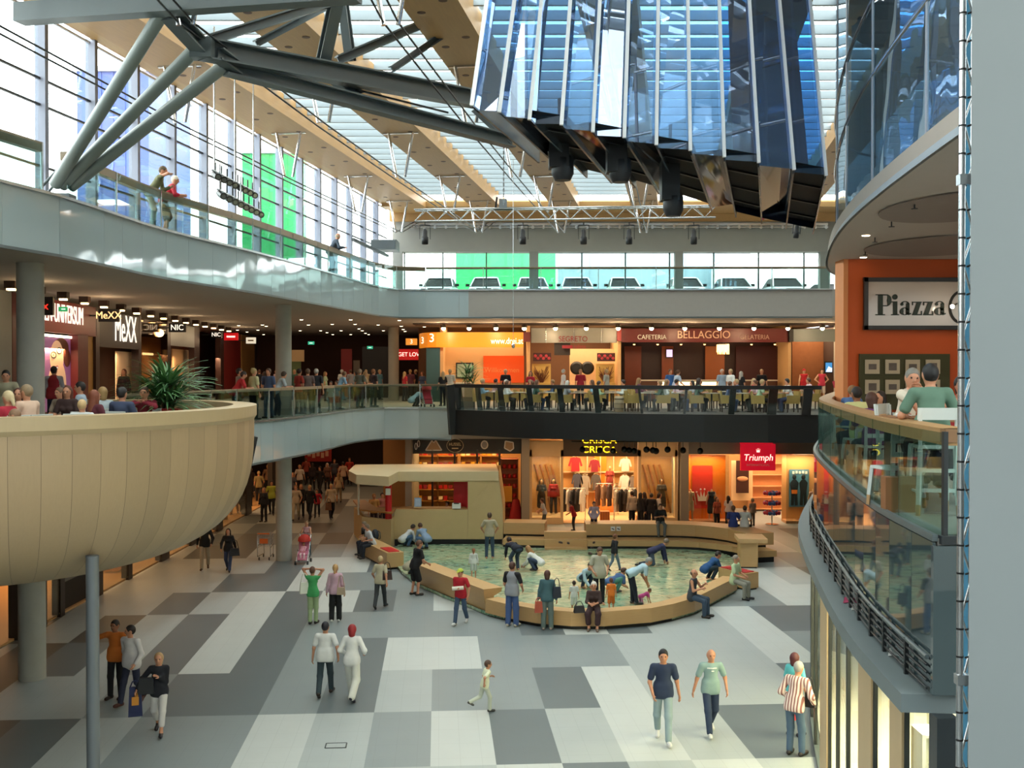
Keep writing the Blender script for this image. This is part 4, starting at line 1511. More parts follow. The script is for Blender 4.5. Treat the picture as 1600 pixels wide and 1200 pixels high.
for a, b, c, lab in ((976, 1002, '#6a2c10', 'first'), (1034, 1052, '#7a3814', 'second'), (1102, 1132, '#8a4a1c', 'third'), (1150, 1215, '#3c0d08', 'broad')):
    panel('wood_panel', a, 541, b, 628, YS + 2.3, mat(c, .4, 0, .1, 2), '%s brown wood panel on the cafe back wall' % lab, 'panel')
tv = thing('wall_screen', 'small bright screen on the wall inside the cafe', 'screen', at(1046, 552, y=YS + 2.2))
mb().box((0, .04, 0), (.4, .08, .5)).build('case', BLACK, tv)
mb().box((0, -.005, 0), (.32, .01, .4)).build('display', glow('#cbb8d8', 1.2), tv)
chd = thing('chandelier', 'glowing crystal chandelier hanging in the cafe', 'chandelier', at(1130, 546, y=YS + .6))
mb().lathe([(.36, .3), (.36, .26), (.2, .26)], (0, 0, 0), 16).build('ring', ALU, chd)
q = mb()
for k in range(46):
    a = k * 2.4
    r_ = .34 * math.sqrt((k + 1) / 46)
    q.tube([(r_ * math.cos(a), r_ * math.sin(a), .27), (r_ * math.cos(a), r_ * math.sin(a), -.25 + .1 * (k % 3))], .022, 5)
q.build('crystal_drops', glow('#ffcf84', 3.0), chd)
mb().tube([(0, 0, .3), (0, 0, 1.2)], .015, 5).build('rod', DARK_STEEL, chd)
cc = thing('cafe_bar', 'lit white display counter at the back of the cafe', 'counter', (X(1105, YS + 1.4), YS + 1.4, Z1))
mb().box((0, 0, .55), (7.2, .7, 1.1)).build('body', mat('#4c2a18', .5), cc)
mb().box((-1, -.36, .95), (3.4, .02, .2)).build('light_strip', glow('#ffe3b8', 1.6), cc)
mb().box((0, 0, 1.12), (7.4, .8, .06)).build('top', mat('#cfc6b8', .4), cc)

# sports shop
ss = thing('sports_shop_sign', 'grey fascia over the sports shop with a brick coloured back wall', 'sign', at(1282, 524, y=YS))
mb().box((0, .05, 0), (X(1330, YS) - X(1238, YS), .1, .66)).build('fascia', mat('#7e878a', .4, 0, .05), ss)
panel('brick_wall', 1238, 534, 1340, 628, YS + 2.4, mat('#8a5836', .8, 0, .16, 4), 'brown brick back wall inside the sports shop', 'wall')
t = thing('wall_screen', 'flat screen showing a blue mountain picture in the sports shop', 'screen', at(1302, 574, y=YS + .8))
mb().box((0, .04, 0), (.95, .08, .62)).build('case', BLACK, t)
mb().box((0, -.005, .0), (.82, .01, .5)).build('display', glow('#3d86c4', 1.0), t)
mb().add([(-.4, -.012, -.24), (.4, -.012, -.24), (.25, -.012, -.05), (.1, -.012, .1), (-.1, -.012, -.04), (-.25, -.012, .06)], [(0, 1, 2, 3, 4, 5)]).build('mountain', glow('#dfeefa', 1.0), t)
for n, (px_, py, c, cn) in enumerate(((1318, 591, '#d8c020', 'yellow'), (1306, 600, '#d05080', 'pink'))):
    t = thing('paper_sign', '%s paper sign in the sports shop window' % cn, 'sign', at(px_, py, y=YS + .2), 0)
    mb().box((0, 0, 0), (.3, .02, .36), ry=.3 - n * .6).build('sheet', mat(c, .6), t)
# gallery lamps in the dark slot over the shop fascias
sl = mb()
sl.box2((X(650, 57), 55.2, Z2B - .06), (16.8, 57.0, Z2B - .01))
struct('ceiling.005', sl, mat('#2c1c16', .7), 'dark recess in the ceiling above the shop signs')
for n, px_ in enumerate((693, 733, 775, 819, 868, 916, 966, 1018, 1070, 1124, 1178, 1231, 1285)):
    p = at(px_, 513, y=55.0)
    nm = ['first', 'second', 'third', 'fourth', 'fifth', 'sixth', 'seventh', 'eighth', 'ninth', 'tenth', 'eleventh', 'twelfth', 'thirteenth'][n]
    t = thing('ceiling_spot', 'bright warm ceiling spot above the back shop signs, %s from the left' % nm, 'lamp', p, 0, 'warm spots above the back shop signs')
    mb().lathe([(.14, .02), (.16, .16), (.05, .2)], (0, 0, 0), 12).build('housing', mat('#3a2a20', .4), t)
    mb().ball((0, 0, .0), .105, 10, 6).build('bulb', glow('#ffdf9e', 60), t)
    if n % 2 == 0:
        light('spot_light', 'POINT', (p.x, p.y, p.z - .25), 90, WARM, .12)
for px_, w_, e_ in ((755, 5, 260), (897, 4, 300), (1100, 7, 60), (1285, 3, 220)):
    light('shop_light', 'AREA', (X(px_, 59), 58.6, Z2B - .12), e_, WARM, w_, 2.4)

# ---------------------------------------------------------------- ground level, back row
YG = 50.0
struct('wall_back.003', mb().box2((X(600, 56), 55.6, 0), (17, 55.8, Z1B)), mat('#b98a55', .7), 'back wall of the ground floor shops')
for px_, w_ in ((640, .3), (821, .36), (1067, .36), (1288, .4)):
    struct('wall_shop_pier', mb().box2((X(px_, YG) - w_ / 2, YG - .6, 0), (X(px_, YG) + w_ / 2, 55.6, Z1B)), mat('#8b8378', .6, 0, .04), 'pier between two ground floor shops')
hs = thing('sweet_shop_sign', 'black fascia with white outlined emblems above the sweet shop', 'sign', at(728, 696, y=YG))
wb = X(815, YG) - X(640, YG)
mb().box((0, .05, 0.05), (wb, .1, .86)).build('fascia', BLACK, hs)
def ring_plate(par, name, pts, x, z, w, m, y=-.03):
    q = mb()
    n = len(pts)
    for k in range(n):
        a, b = pts[k], pts[(k + 1) % n]
        q.bar((x + a[0], y, z + a[1]), (x + b[0], y, z + b[1]), w, .03, up=(0, 1, 0))
    return q.build(name, m, board_of(par))
WL = mat('#dcd8d0', .5, 0, 0)
TANF = mat('#a98a66', .5, 0, 0)
hx = hs.location.x
q = mb(); q.plate([(X(711, YG) - hx + .36 * math.cos(k / 18 * PI), .0 + .3 * math.sin(k / 18 * PI)) for k in range(36)], -.02, .0); q.build('oval', mat('#0e0c0a'), hs)
ring_plate(hs, 'oval_ring', [(.38 * math.cos(k / 12 * PI), .31 * math.sin(k / 12 * PI)) for k in range(24)], X(711, YG) - hx, 0, .025, mat('#b9a888', .5, 0, 0))
text('HUSSEL', .2, mat('#e0cfa8', .5, 0, 0), hs, (X(711, YG) - hx, -.05, .05), sx=.85)
mb().box((X(711, YG) - hx, -.03, -.13), (.3, .02, .04)).build('text_line', mat('#e0cfa8', .5, 0, 0), hs)
tri = [(-.38, -.22), (-.1, .22), (.0, .12), (.08, .24), (.36, -.22)]
q = mb(); q.plate([(X(678, YG) - hx + a * .92, b * .92) for a, b in tri], -.02, 0); q.build('chocolate_emblem', TANF, hs)
ring_plate(hs, 'emblem_outline', tri, X(678, YG) - hx, 0, .05, WL)
circ = [(.15 * math.cos(k / 8 * PI), .18 * math.sin(k / 8 * PI)) for k in range(16)]
ring_plate(hs, 'round_emblem', circ, X(757, YG) - hx, .03, .05, WL)
q = mb(); q.plate([(X(757, YG) - hx + a, .03 + b) for a, b in circ], -.02, 0); q.build('round_fill', mat('#8d8d8c', .5), hs)
pent = [(-.2, -.12), (-.16, .2), (.2, .14), (.22, -.14), (.06, -.26)]
ring_plate(hs, 'square_emblem', pent, X(795, YG) - hx, 0, .05, WL)
q = mb(); q.plate([(X(795, YG) - hx + a, b) for a, b in pent], -.02, 0); q.build('square_fill', TANF, hs)
for dx in (-.06, .06):
    ring_plate(hs, 'leaf_emblem', [(.05 * math.cos(k / 5 * PI) + dx, .15 * math.sin(k / 5 * PI) + dx) for k in range(10)], X(652, YG) - hx, .02, .03, WL)
hw = thing('sweet_shop_window', 'glazed front of the sweet shop with dark posts and warm lit shelves', 'shop front', (X(728, YG), YG, 0))
for k in range(6):
    mb().box((-wb / 2 + wb * k / 5, 0, 1.7), (.09, .09, 3.4)).build('post', mat('#241a16', .4), hw)
mb().box((0, 0, .06), (wb, .1, .12)).build('sill', DARK_STEEL, hw)
for k in range(4):
    mb().box((-wb / 2 + wb * (k + .5) / 5, 0, 1.7), (wb / 5 - .1, .02, 3.2)).build('glass_panel', SHOP_GLASS, hw)


def shelf_rack(name, lab, p, w, h, n, m, rz=0.0):
    t = thing(name, lab, 'shelf', p, rz)
    mb().box((0, .17, h / 2), (w, .03, h)).build('back', m, t)
    for s_ in (-1, 1):
        mb().box((s_ * w / 2, 0, h / 2), (.04, .36, h)).build('side', m, t)
    for k in range(n):
        mb().box((0, 0, .1 + (h - .15) * k / (n - 1)), (w, .36, .03)).build('board', m, t)
    return t


r2 = random.Random(11)
SWEET = [mat(c, .45) for c in ('#b01818', '#d8a030', '#e4d2a0', '#6a2a14', '#c85a18', '#8c1a30', '#f0e4c8')]
for n, (px_, lab) in enumerate(((668, 'first'), (700, 'second'), (735, 'third'), (768, 'fourth'))):
    p = (X(px_, 53.4), 53.4, 0)
    shelf_rack('sweet_shelf', '%s warm wooden shelf of sweets behind the sweet shop glass' % lab, p, 1.0, 2.9, 6, mat('#b07a3c', .5, 0, .08))
    first = None
    for k in range(6):
        for c in range(4):
            q = (p[0] - .36 + .24 * c, p[1] - .02, .1 + 2.75 * k / 5 + .015)
            if q[2] > 2.95:
                continue
            m_ = SWEET[r2.randrange(7)]
            tag(mb().box((0, 0, .12), (.18, .16, r2.uniform(.14, .24))).build('sweet_box', m_, loc=q), 'coloured sweet box on the %s shelf of the sweet shop' % lab, 'box', 'sweet boxes on the %s shelf' % lab)
t = shelf_rack('gift_shelf', 'open shelf with round red boxes by the sweet shop door', (X(796, 51.4), 51.4, 0), .8, 2.9, 7, mat('#9c4c1c', .5, 0, .1))
for k in range(5):
    for c in range(3):
        tag(mb().lathe([(.08, 0), (.09, .02), (.09, .16), (.02, .2)], (0, 0, 0), 10).build('red_box', mat('#c01c18', .35), loc=(t.location.x - .24 + .24 * c, 51.38, .58 + .46 * k)), 'round red box on the shelf by the sweet shop door', 'box', 'round red boxes by the sweet shop door')
panel('yellow_board', 787, 760, 800, 784, 50.6, mat('#dc9a28', .5), 'yellow board standing in the sweet shop doorway', 'board')
rc = thing('red_display', 'red cloth covered display cone in front of the sweet shop', 'display', at(806, 812, z=0))
mb().lathe([(.34, 0), (.28, .4), (.16, .95), (.02, 1.0)], (0, 0, 0), 14).build('cloth', mat('#a01420', .7), rc)

# fashion shop
cf = thing('fashion_shop_sign', 'brown fascia with glowing yellow letters over the fashion shop', 'sign', at(938, 697, y=YG - .1))
wb = X(996, YG) - X(880, YG)
mb().box((0, .06, .05), (wb, .12, 1.05)).build('fascia', mat('#4a3624', .5, 0, .04), cf)
YEL = glow('#ffd61e', 2.6)
text('CRISCA', .42, YEL, cf, (-.05, -.03, -.17), sx=1.12)
text('CRISCA', .42, YEL, cf, (-.05, -.03, .26), sx=1.12)
for a, b, lab in ((827, 880, 'left'), (997, 1058, 'right')):
    t = thing('display_window', '%s cream framed display window of the fashion shop' % lab, 'shop window', (X((a + b) / 2, YG), YG, 0))
    w_ = X(b, YG) - X(a, YG)
    for s_ in (-1, 1):
        mb().box((s_ * (w_ / 2 - .06), .05, 1.7), (.12, .5, 3.4)).build('frame', CREAM, t)
    mb().box((0, .05, 3.45), (w_, .5, .7)).build('header', CREAM, t)
    mb().box((0, .7, .15), (w_, 1.9, .3)).build('floor_board', CREAM, t)
    mb().box((0, -.02, 1.75), (w_ - .2, .02, 2.9)).build('glass_panel', SHOP_GLASS, t)
    mb().box((0, 1.65, 1.7), (w_, .06, 3.2)).build('back_panel', mat('#b98a52', .5, 0, .06), t)
    q = mb()
    for k in range(4):
        pts = [(-.5 + .25 * k + .55 * (u / 8) ** 1.7, 1.5 - .05 * k, .3 + 2.3 * (1 - (u / 8) ** 2)) for u in range(9)]
        q.tube(pts, .05, 6)
    q.build('curved_slats', mat('#8a5426', .45, 0, .1), t)
    light('window_light', 'AREA', (X((a + b) / 2, YG), YG + .5, 3.05), 75, WARM, w_ * .8, .7)
struct('floor.004', mb().box2((X(880, YG), YG, 0), (X(997, YG), 55.6, .03)), mat('#d2a878', .45, 0, .03), 'warm wooden floor of the fashion shop')


def garment(p, w, h, col, lab, group, long_=False, rz=0.0, sleeves=True):
    """one garment on its hanger, seen flat on"""
    o = [(-.10 * w, 0), (-.5 * w, -.09 * h)]
    if sleeves:
        o += [(-.72 * w, -.62 * h), (-.52 * w, -.66 * h), (-.40 * w, -.30 * h)]
    o += [(-.42 * w, -h), (.42 * w, -h)]
    if sleeves:
        o += [(.40 * w, -.30 * h), (.52 * w, -.66 * h), (.72 * w, -.62 * h)]
    o += [(.5 * w, -.09 * h), (.10 * w, 0), (0, -.06 * h)]
    t = thing('garment', lab, 'garment', p, rz, group)
    d = mb()
    d.plate(o[::-1], -.045, .045)
    d.build('cloth', mat(col, .8, 0, .10, 9), t)
    mb().tube([(-.3 * w, 0, .0), (0, 0, .05), (.3 * w, 0, 0)], .012, 5).build('hanger', mat('#c9b48a', .5), t)
    return t


rw = thing('wall_shelving', 'cream wall unit with shelves and rails at the back of the fashion shop', 'shelf', (X(938, 55.2), 55.2, 0))
for k in range(3):
    mb().box((0, .0, .9 + k * 1.0), (4.0, .4, .06)).build('shelf_board', CREAM, rw)
for k in range(7):
    mb().box((-2.0 + k * .667, .05, 1.7), (.05, .36, 3.4)).build('upright', CREAM, rw)
mb().box((0, .22, 1.75), (4.0, .06, 3.5)).build('back', mat('#d6a868', .5, 0, .04), rw)
mb().box((.0, -.06, 1.8), (.62, .1, 3.3)).build('orange_niche', mat('#d87a14', .5, 0, .03), rw)
for n, (px_, py, w, h, c, cn) in enumerate(((899, 714, .5, .72, '#a5151c', 'red jacket'), (929, 718, .42, .62, '#7c1420', 'dark red top'), (977, 716, .46, .66, '#c8c0b0', 'pale checked shirt'), (1010, 716, .44, .7, '#6a6c60', 'grey patterned shirt'),
                                                   (902, 740, .42, .8, '#3a3c48', 'dark cardigan'), (914, 742, .42, 1.0, '#8b8274', 'striped dress'), (931, 741, .4, .8, '#4a4440', 'dark blouse'), (976, 742, .44, .9, '#d4ccc0', 'white blouse'), (990, 744, .4, .8, '#7a6e64', 'taupe top'), (1004, 742, .42, .9, '#b0a898', 'pale coat'))):
    garment(at(px_, py, y=54.8 if px_ < 1000 else 53), w, h, c, '%s hanging in the fashion shop, %s from the left' % (cn, ['first', 'third', 'fourth', 'sixth', 'first below', 'second below', 'third below', 'fourth below', 'fifth below', 'sixth below'][n]), 'garments on the fashion shop wall')


def rack(name, lab, p, cols, group, glab):
    t = thing(name, lab, 'clothes rack', p)
    mb().tube([(-.55, 0, .05), (-.55, 0, 1.5), (.55, 0, 1.5), (.55, 0, .05)], .02, 6).build('rail', CHROME, t)
    for s_ in (-1, 1):
        mb().box((s_ * .55, 0, .03), (.04, .5, .04)).build('foot', CHROME, t)
    for k, c in enumerate(cols):
        garment((p[0] - .42 + .84 * k / (len(cols) - 1), p[1] - .01, p[2] + 1.45), .42, 1.05, c, glab, group, rz=R(62))
    return t


rack('clothes_rack', 'rack of black and white coats left of the fashion shop entrance', (X(896, 50.9), 50.9, 0.03), ('#1a181a', '#c8c0b4', '#18161a', '#2a2628', '#ddd6c8'), 'coats on the left rack', 'coat on the rack left of the fashion shop entrance')
rack('clothes_rack', 'rack of dark clothes right of the fashion shop entrance', (X(978, 50.9), 50.9, 0.03), ('#c8bca8', '#1c1a1c', '#3a3230', '#d8d0c0', '#221f20'), 'clothes on the right rack', 'dark or pale garment on the rack right of the entrance')
rack('clothes_rack', 'rack of brown clothes in the middle of the fashion shop', (X(948, 53), 53, 0.03), ('#5a3a28', '#8a6a50', '#3c2a24', '#a08468'), 'clothes on the middle rack', 'brown garment on the middle rack of the fashion shop')
dc = thing('display_crate', 'low wooden crate on the floor inside the fashion shop entrance', 'crate', (X(945, 50.8), 50.8, .03))
mb().box((0, 0, .22), (.44, .4, .44)).build('crate_body', mat('#a8642a', .6, 0, .1), dc)
for k in range(4):
    mb().box((-.17 + .11 * k, -.21, .22), (.02, .02, .44)).build('slat', mat('#7a4418', .6), dc)
light('shop_light', 'AREA', (X(938, 53), 53, 3.9), 560, WARM, 4, 3)
light('shop_light', 'AREA', (X(728, 53), 52.6, 3.9), 420, '#ffc684', 4.6, 3)

# lingerie shop
tf = thing('lingerie_shop_sign', 'red hanging sign with a crown and white script over the lingerie shop', 'sign', at(1184, 711, y=YG - .5))
REDS = mat('#d8102c', .35, 0, .02, emit=.5)
mb().box((0, 0, -.1), (1.58, .16, 1.2)).build('board', REDS, tf)
mb().box((0, .3, .75), (1.5, .14, .5)).build('upper_board', REDS, tf)
text('Triumph', .42, LETTER_W, tf, (0, -.09, -.12), sx=.92, shear=.18)
text('INTERNATIONAL', .13, mat('#f0c0c0', .5, 0, 0), tf, (0, -.09, -.45), sx=1.05)
def crown(par, x, y, z, s, m):
    q = mb()
    o = [(-.5, 0), (-.62, .9), (-.28, .4), (-.2, 1.15), (0, .45), (.2, 1.15), (.28, .4), (.62, .9), (.5, 0)]
    q.plate([(x + a * s, z + b * s) for a, b in o][::-1], y - .01, y + .01)
    for a, b in ((-.66, 1.0), (-.22, 1.3), (.22, 1.3), (.66, 1.0)):
        q.ball((x + a * s, y, z + b * s), .10 * s, 8, 5)
    return q.build('crown', m, board_of(par))
crown(tf, 0, -.09, .13, .13, LETTER_W)
struct('trim_12', mb().box2((X(1074, YG), YG - .1, 3.2), (X(1285, YG), YG + .05, Z1B)), mat('#78726a', .4, 0, .05), 'grey fascia band over the lingerie shop')
ow_ = thing('poster_window', 'orange backed display window with a white crown left of the lingerie shop door', 'shop window', (X(1106, YG + .5), YG + .5, 0))
w_ = X(1135, YG) - X(1075, YG)
mb().box((0, .3, 1.6), (w_, .06, 3.0)).build('back_panel', mat('#e87a10', .5, 0, .03), ow_)
mb().box((-.2, .26, 1.6), (.95, .03, 2.0)).build('poster', mat('#d8331c', .5, 0, .05), ow_)
crown(ow_, -.2, .2, .95, .42, mat('#f8f2e6', .5, 0, 0))
mb().box((0, -.1, .06), (w_, .9, .12)).build('floor_board', mat('#c98a5a', .5), ow_)
mb().box((0, -.55, 1.6), (w_, .02, 3.1)).build('glass_panel', SHOP_GLASS, ow_)
light('window_light', 'AREA', (X(1106, YG), YG + .25, 3.1), 60, WARM, w_ * .8, .3)
pw = thing('poster_window', 'display window with a blue poster of two figures right of the lingerie shop door', 'shop window', (X(1252, YG + .5), YG + .5, 0))
w_ = X(1282, YG) - X(1226, YG)
mb().box((0, .3, 1.6), (w_, .06, 3.0)).build('back_panel', mat('#d6a468', .5, 0, .03), pw)
mb().box((-.03, .24, 1.55), (.92, .04, 1.75)).build('poster', mat('#4e86a8', .4, 0, .2, 1.5), pw)
for sx_ in (-.22, .2):
    q = mb()
    q.plate([(sx_ + a - .03, .85 + b) for a, b in [(-.16, -.1), (-.14, .55), (-.2, .95), (-.08, 1.1), (.08, 1.1), (.2, .95), (.14, .55), (.16, -.1), (.03, -.1), (0, .45), (-.03, -.1)]][::-1], .2, .22)
    q.ball((sx_ - .03, .21, 2.07), .1, 10, 6, (1, .3, 1.2))
    q.build('figure_print', mat('#10202c', .5), pw)
mb().box((-.25, .195, 1.38), (.26, .01, .18)).build('swimwear_print', mat('#e08030', .5), pw)
for k in range(5):
    mb().box((-.3 + .15 * k, .2, 2.28 + .02 * (k % 2)), (.1, .01, .12)).build('print_block', mat('#f4f6f6', .5, 0, 0), pw)
mb().box((0, -.1, .06), (w_, .9, .12)).build('floor_board', mat('#b98a5a', .5), pw)
mb().box((0, -.55, 1.6), (w_, .02, 3.1)).build('glass_panel', SHOP_GLASS, pw)
light('window_light', 'AREA', (X(1252, YG), YG + .25, 3.1), 70, WARM, w_ * .8, .3)
wpn = thing('wall_poster', 'dark poster with reclining figure inside the lingerie shop', 'poster', at(1160, 745, y=53.5))
mb().box((0, 0, 0), (.62, .04, 1.6)).build('sheet', mat('#3a1c14', .5, 0, .2, 2), wpn)
mb().ball((0, -.03, -.1), .28, 10, 6, (1, .1, .45)).build('figure_print', mat('#c08a60', .6), wpn)
panel('cream_board', 1143, 720, 1176, 782, 53.7, mat('#e8c898', .5, 0, .03), 'cream wall panel behind the dark poster in the lingerie shop', 'panel')
shelf_rack('lingerie_shelf', 'wall shelf with small goods at the back of the lingerie shop', (X(1205, 54.6), 54.6, 0), 2.2, 3.0, 6, mat('#d8a070', .5))
rr_ = thing('bra_stand', 'round stand of blue and red bras in the lingerie shop entrance', 'stand', at(1206, 820, z=0))
mb().tube([(0, 0, 0), (0, 0, 1.6)], .03, 8).build('pole', CHROME, rr_)
mb().lathe([(.3, 0), (.3, .04)], (0, 0, 0), 16).build('base', CHROME, rr_)
for k in range(3):
    for c in range(7):
        a = c / 7 * 2 * PI
        tag(mb().ball((-.09, 0, 0), .1, 8, 5, (1, .6, .9)).ball((.09, 0, 0), .1, 8, 5, (1, .6, .9)).bar((-.17, 0, .03), (.17, 0, .03), .03).build('bra', mat('#3a5a9c' if c % 2 else '#a0243c', .7), loc=(rr_.location.x + .33 * math.cos(a), rr_.location.y + .33 * math.sin(a), 1.45 - .45 * k), rz=a + PI / 2), '%s bra hanging on the round stand in the lingerie shop' % ('blue' if c % 2 else 'red'), 'bra', '%s bras on the round stand' % ('blue' if c % 2 else 'red'))
light('shop_light', 'AREA', (X(1180, 53), 53, 3.9), 520, '#ffd6a8', 5, 3)

# row of black lamps on a bar under the cafe balcony
lb_ = thing('lamp_bar', 'thin bar carrying black round lamps under the cafe balcony', 'lamp bar', (X(1030, 44.6), 44.6, Zy(690, 44.6)))
mb().tube([(-3.6, 0, 0), (3.2, 0, 0)], .025, 6).build('bar', DARK_STEEL, lb_)
for s_ in (-3, 0, 3):
    mb().tube([(s_, 0, 0), (s_, 0, .2)], .02, 6).build('hanger', DARK_STEEL, lb_)
for n, px_ in enumerate((910, 937, 958, 975, 983, 991, 1010, 1020, 1025, 1043, 1067, 1094)):
    p = at(px_, 691, y=44.5)
    t = thing('hanging_lamp', 'black round lamp under the cafe balcony, %s from the left' % ['first', 'second', 'third', 'fourth', 'fifth', 'sixth', 'seventh', 'eighth', 'ninth', 'tenth', 'eleventh', 'twelfth'][n], 'lamp', p, 0, 'black lamps under the cafe balcony')
    mb().ball((0, -.02, -.3 - .03 * (n % 3)), .135, 12, 8, (1, .9, 1)).build('lamp_body', mat('#0e0c0c', .4), t)
    mb().bar((0, 0, -.2), (0, 0, 0), .03, .05).build('arm', DARK_STEEL, t)
# ================================================================== people
def _blob(prims, h, k=.035, cuts=()):
    """one smooth closed surface round all the given limbs (list of tapered limbs / ellipsoids)"""
    lo, hi = np.full(3, 1e9), np.full(3, -1e9)
    for p in prims:
        if p[0] == 'e':
            c, r = np.array(p[1]), max(p[2])
            lo, hi = np.minimum(lo, c - r), np.maximum(hi, c + r)
        else:
            for q, r in ((p[1], p[3]), (p[2], p[4])):
                lo, hi = np.minimum(lo, np.array(q) - r), np.maximum(hi, np.array(q) + r)
    lo -= 2.2 * h
    hi += 2.2 * h
    n = np.ceil((hi - lo) / h).astype(int) + 1
    F = np.full(n, 9.0, np.float32)
    ax = [lo[i] + h * np.arange(n[i]) for i in range(3)]
    for p in prims:
        if p[0] == 'e':
            c = np.array(p[1])
            bl, bh = c - max(p[2]), c + max(p[2])
        else:
            a, b = np.array(p[1], float), np.array(p[2], float)
            m = max(p[3], p[4])
            bl, bh = np.minimum(a, b) - m, np.maximum(a, b) + m
        i0 = np.clip(((bl - lo - k) / h).astype(int) - 1, 0, n)
        i1 = np.clip(((bh - lo + k) / h).astype(int) + 3, 0, n)
        sl = tuple(slice(x, y) for x, y in zip(i0, i1))
        x = ax[0][sl[0]][:, None, None]
        y = ax[1][sl[1]][None, :, None]
        z = ax[2][sl[2]][None, None, :]
        if p[0] == 'e':
            r = p[2]
            dx, dy, dz = x - c[0], y - c[1], z - c[2]
            if len(p) > 3:
                M_ = p[3]
                ex = dx * M_[0][0] + dy * M_[0][1] + dz * M_[0][2]
                ey = dx * M_[1][0] + dy * M_[1][1] + dz * M_[1][2]
                ez = dx * M_[2][0] + dy * M_[2][1] + dz * M_[2][2]
            else:
                ex, ey, ez = dx, dy, dz
            q = np.sqrt((ex / r[0]) ** 2 + (ey / r[1]) ** 2 + (ez / r[2]) ** 2)
            D = (q - 1) * min(r)
        else:
            dx, dy, dz = x - a[0], y - a[1], z - a[2]
            v = b - a
            if len(p) > 5:
                w, s = np.array(p[5]), p[6] - 1
                e = (dx * w[0] + dy * w[1] + dz * w[2]) * s
                dx, dy, dz = dx + e * w[0], dy + e * w[1], dz + e * w[2]
                v = v + w * (v @ w) * s
            t = np.clip((dx * v[0] + dy * v[1] + dz * v[2]) / max(v @ v, 1e-9), 0, 1)
            D = np.sqrt((dx - t * v[0]) ** 2 + (dy - t * v[1]) ** 2 + (dz - t * v[2]) ** 2) - (p[3] + (p[4] - p[3]) * t)
        G = F[sl]
        hh = np.maximum(k - np.abs(G - D), 0) / k
        F[sl] = np.minimum(G, D) - hh * hh * k * .25
    for nrm, d in cuts:
        F = np.maximum(F, (ax[0][:, None, None] * nrm[0] + ax[1][None, :, None] * nrm[1] + ax[2][None, None, :] * nrm[2] - d).astype(np.float32))
    ins = F < 0
    cnt = np.zeros(n - 1, np.uint8)
    for a in (0, 1):
        for b in (0, 1):
            for c in (0, 1):
                cnt += ins[a:n[0] - 1 + a, b:n[1] - 1 + b, c:n[2] - 1 + c]
    act = (cnt > 0) & (cnt < 8)
    idx = np.full(n - 1, -1, np.int64)
    I, J, K_ = np.nonzero(act)
    idx[I, J, K_] = np.arange(len(I))
    P = np.zeros((len(I), 3))
    C = np.zeros(len(I))
    E8 = [(a, b, c) for a in (0, 1) for b in (0, 1) for c in (0, 1)]
    for u in E8:
        for d in range(3):
            if u[d]:
                continue
            w = list(u); w[d] = 1
            f0 = F[I + u[0], J + u[1], K_ + u[2]]
            f1 = F[I + w[0], J + w[1], K_ + w[2]]
            m = (f0 < 0) != (f1 < 0)
            t = np.where(m, f0 / np.where(m, f0 - f1, 1), 0)
            q = np.array(u, float)[None, :].repeat(len(I), 0)
            q[:, d] += t
            P[m] += q[m]
            C[m] += 1
    P = (P / C[:, None] + np.stack([I, J, K_], 1)) * h + lo
    Q = []
    for d in range(3):
        e, f = (d + 1) % 3, (d + 2) % 3
        s0 = [slice(None)] * 3; s1 = [slice(None)] * 3
        s0[d] = slice(0, n[d] - 1); s1[d] = slice(1, n[d])
        A, B = ins[tuple(s0)], ins[tuple(s1)]
        ch = np.nonzero(A != B)
        i = np.stack(ch, 1)
        ok = (i[:, e] > 0) & (i[:, f] > 0) & (i[:, e] < n[e] - 1) & (i[:, f] < n[f] - 1)
        i = i[ok]
        flip = A[ch][ok]
        def g(oe, of):
            j = i.copy(); j[:, e] -= oe; j[:, f] -= of
            return idx[j[:, 0], j[:, 1], j[:, 2]]
        q = np.stack([g(1, 1), g(0, 1), g(0, 0), g(1, 0)], 1)
        q[~flip] = q[~flip][:, ::-1]
        Q.append(q)
    return P, np.concatenate(Q)


def mesh_np(name, P, Q, m, extra=None):
    me = bpy.data.meshes.new(name)
    P = P.tolist()
    Q = Q.tolist()
    if extra:
        b = len(P)
        P = P + [tuple(v) for v in extra.v]
        Q = Q + [tuple(b + i for i in f) for f in extra.f]
    me.from_pydata(P, [], Q)
    me.materials.append(m)
    me.polygons.foreach_set('use_smooth', [True] * len(me.polygons))
    me.update()
    return me


def V(*a):
    return np.array(a, float)


def nrmz(v):
    return v / max(np.linalg.norm(v), 1e-9)


def ik(a, c, l1, l2, pole):
    d = c - a
    L = np.linalg.norm(d)
    if L > (l1 + l2) * .999:
        c = a + d / L * (l1 + l2) * .999
        d = c - a
        L = np.linalg.norm(d)
    L = max(L, abs(l1 - l2) + .01)
    u = nrmz(d)
    x = (l1 * l1 - l2 * l2 + L * L) / (2 * L)
    hgt = math.sqrt(max(l1 * l1 - x * x, 0))
    p = pole - u * (pole @ u)
    return a + u * x + nrmz(p) * hgt, c


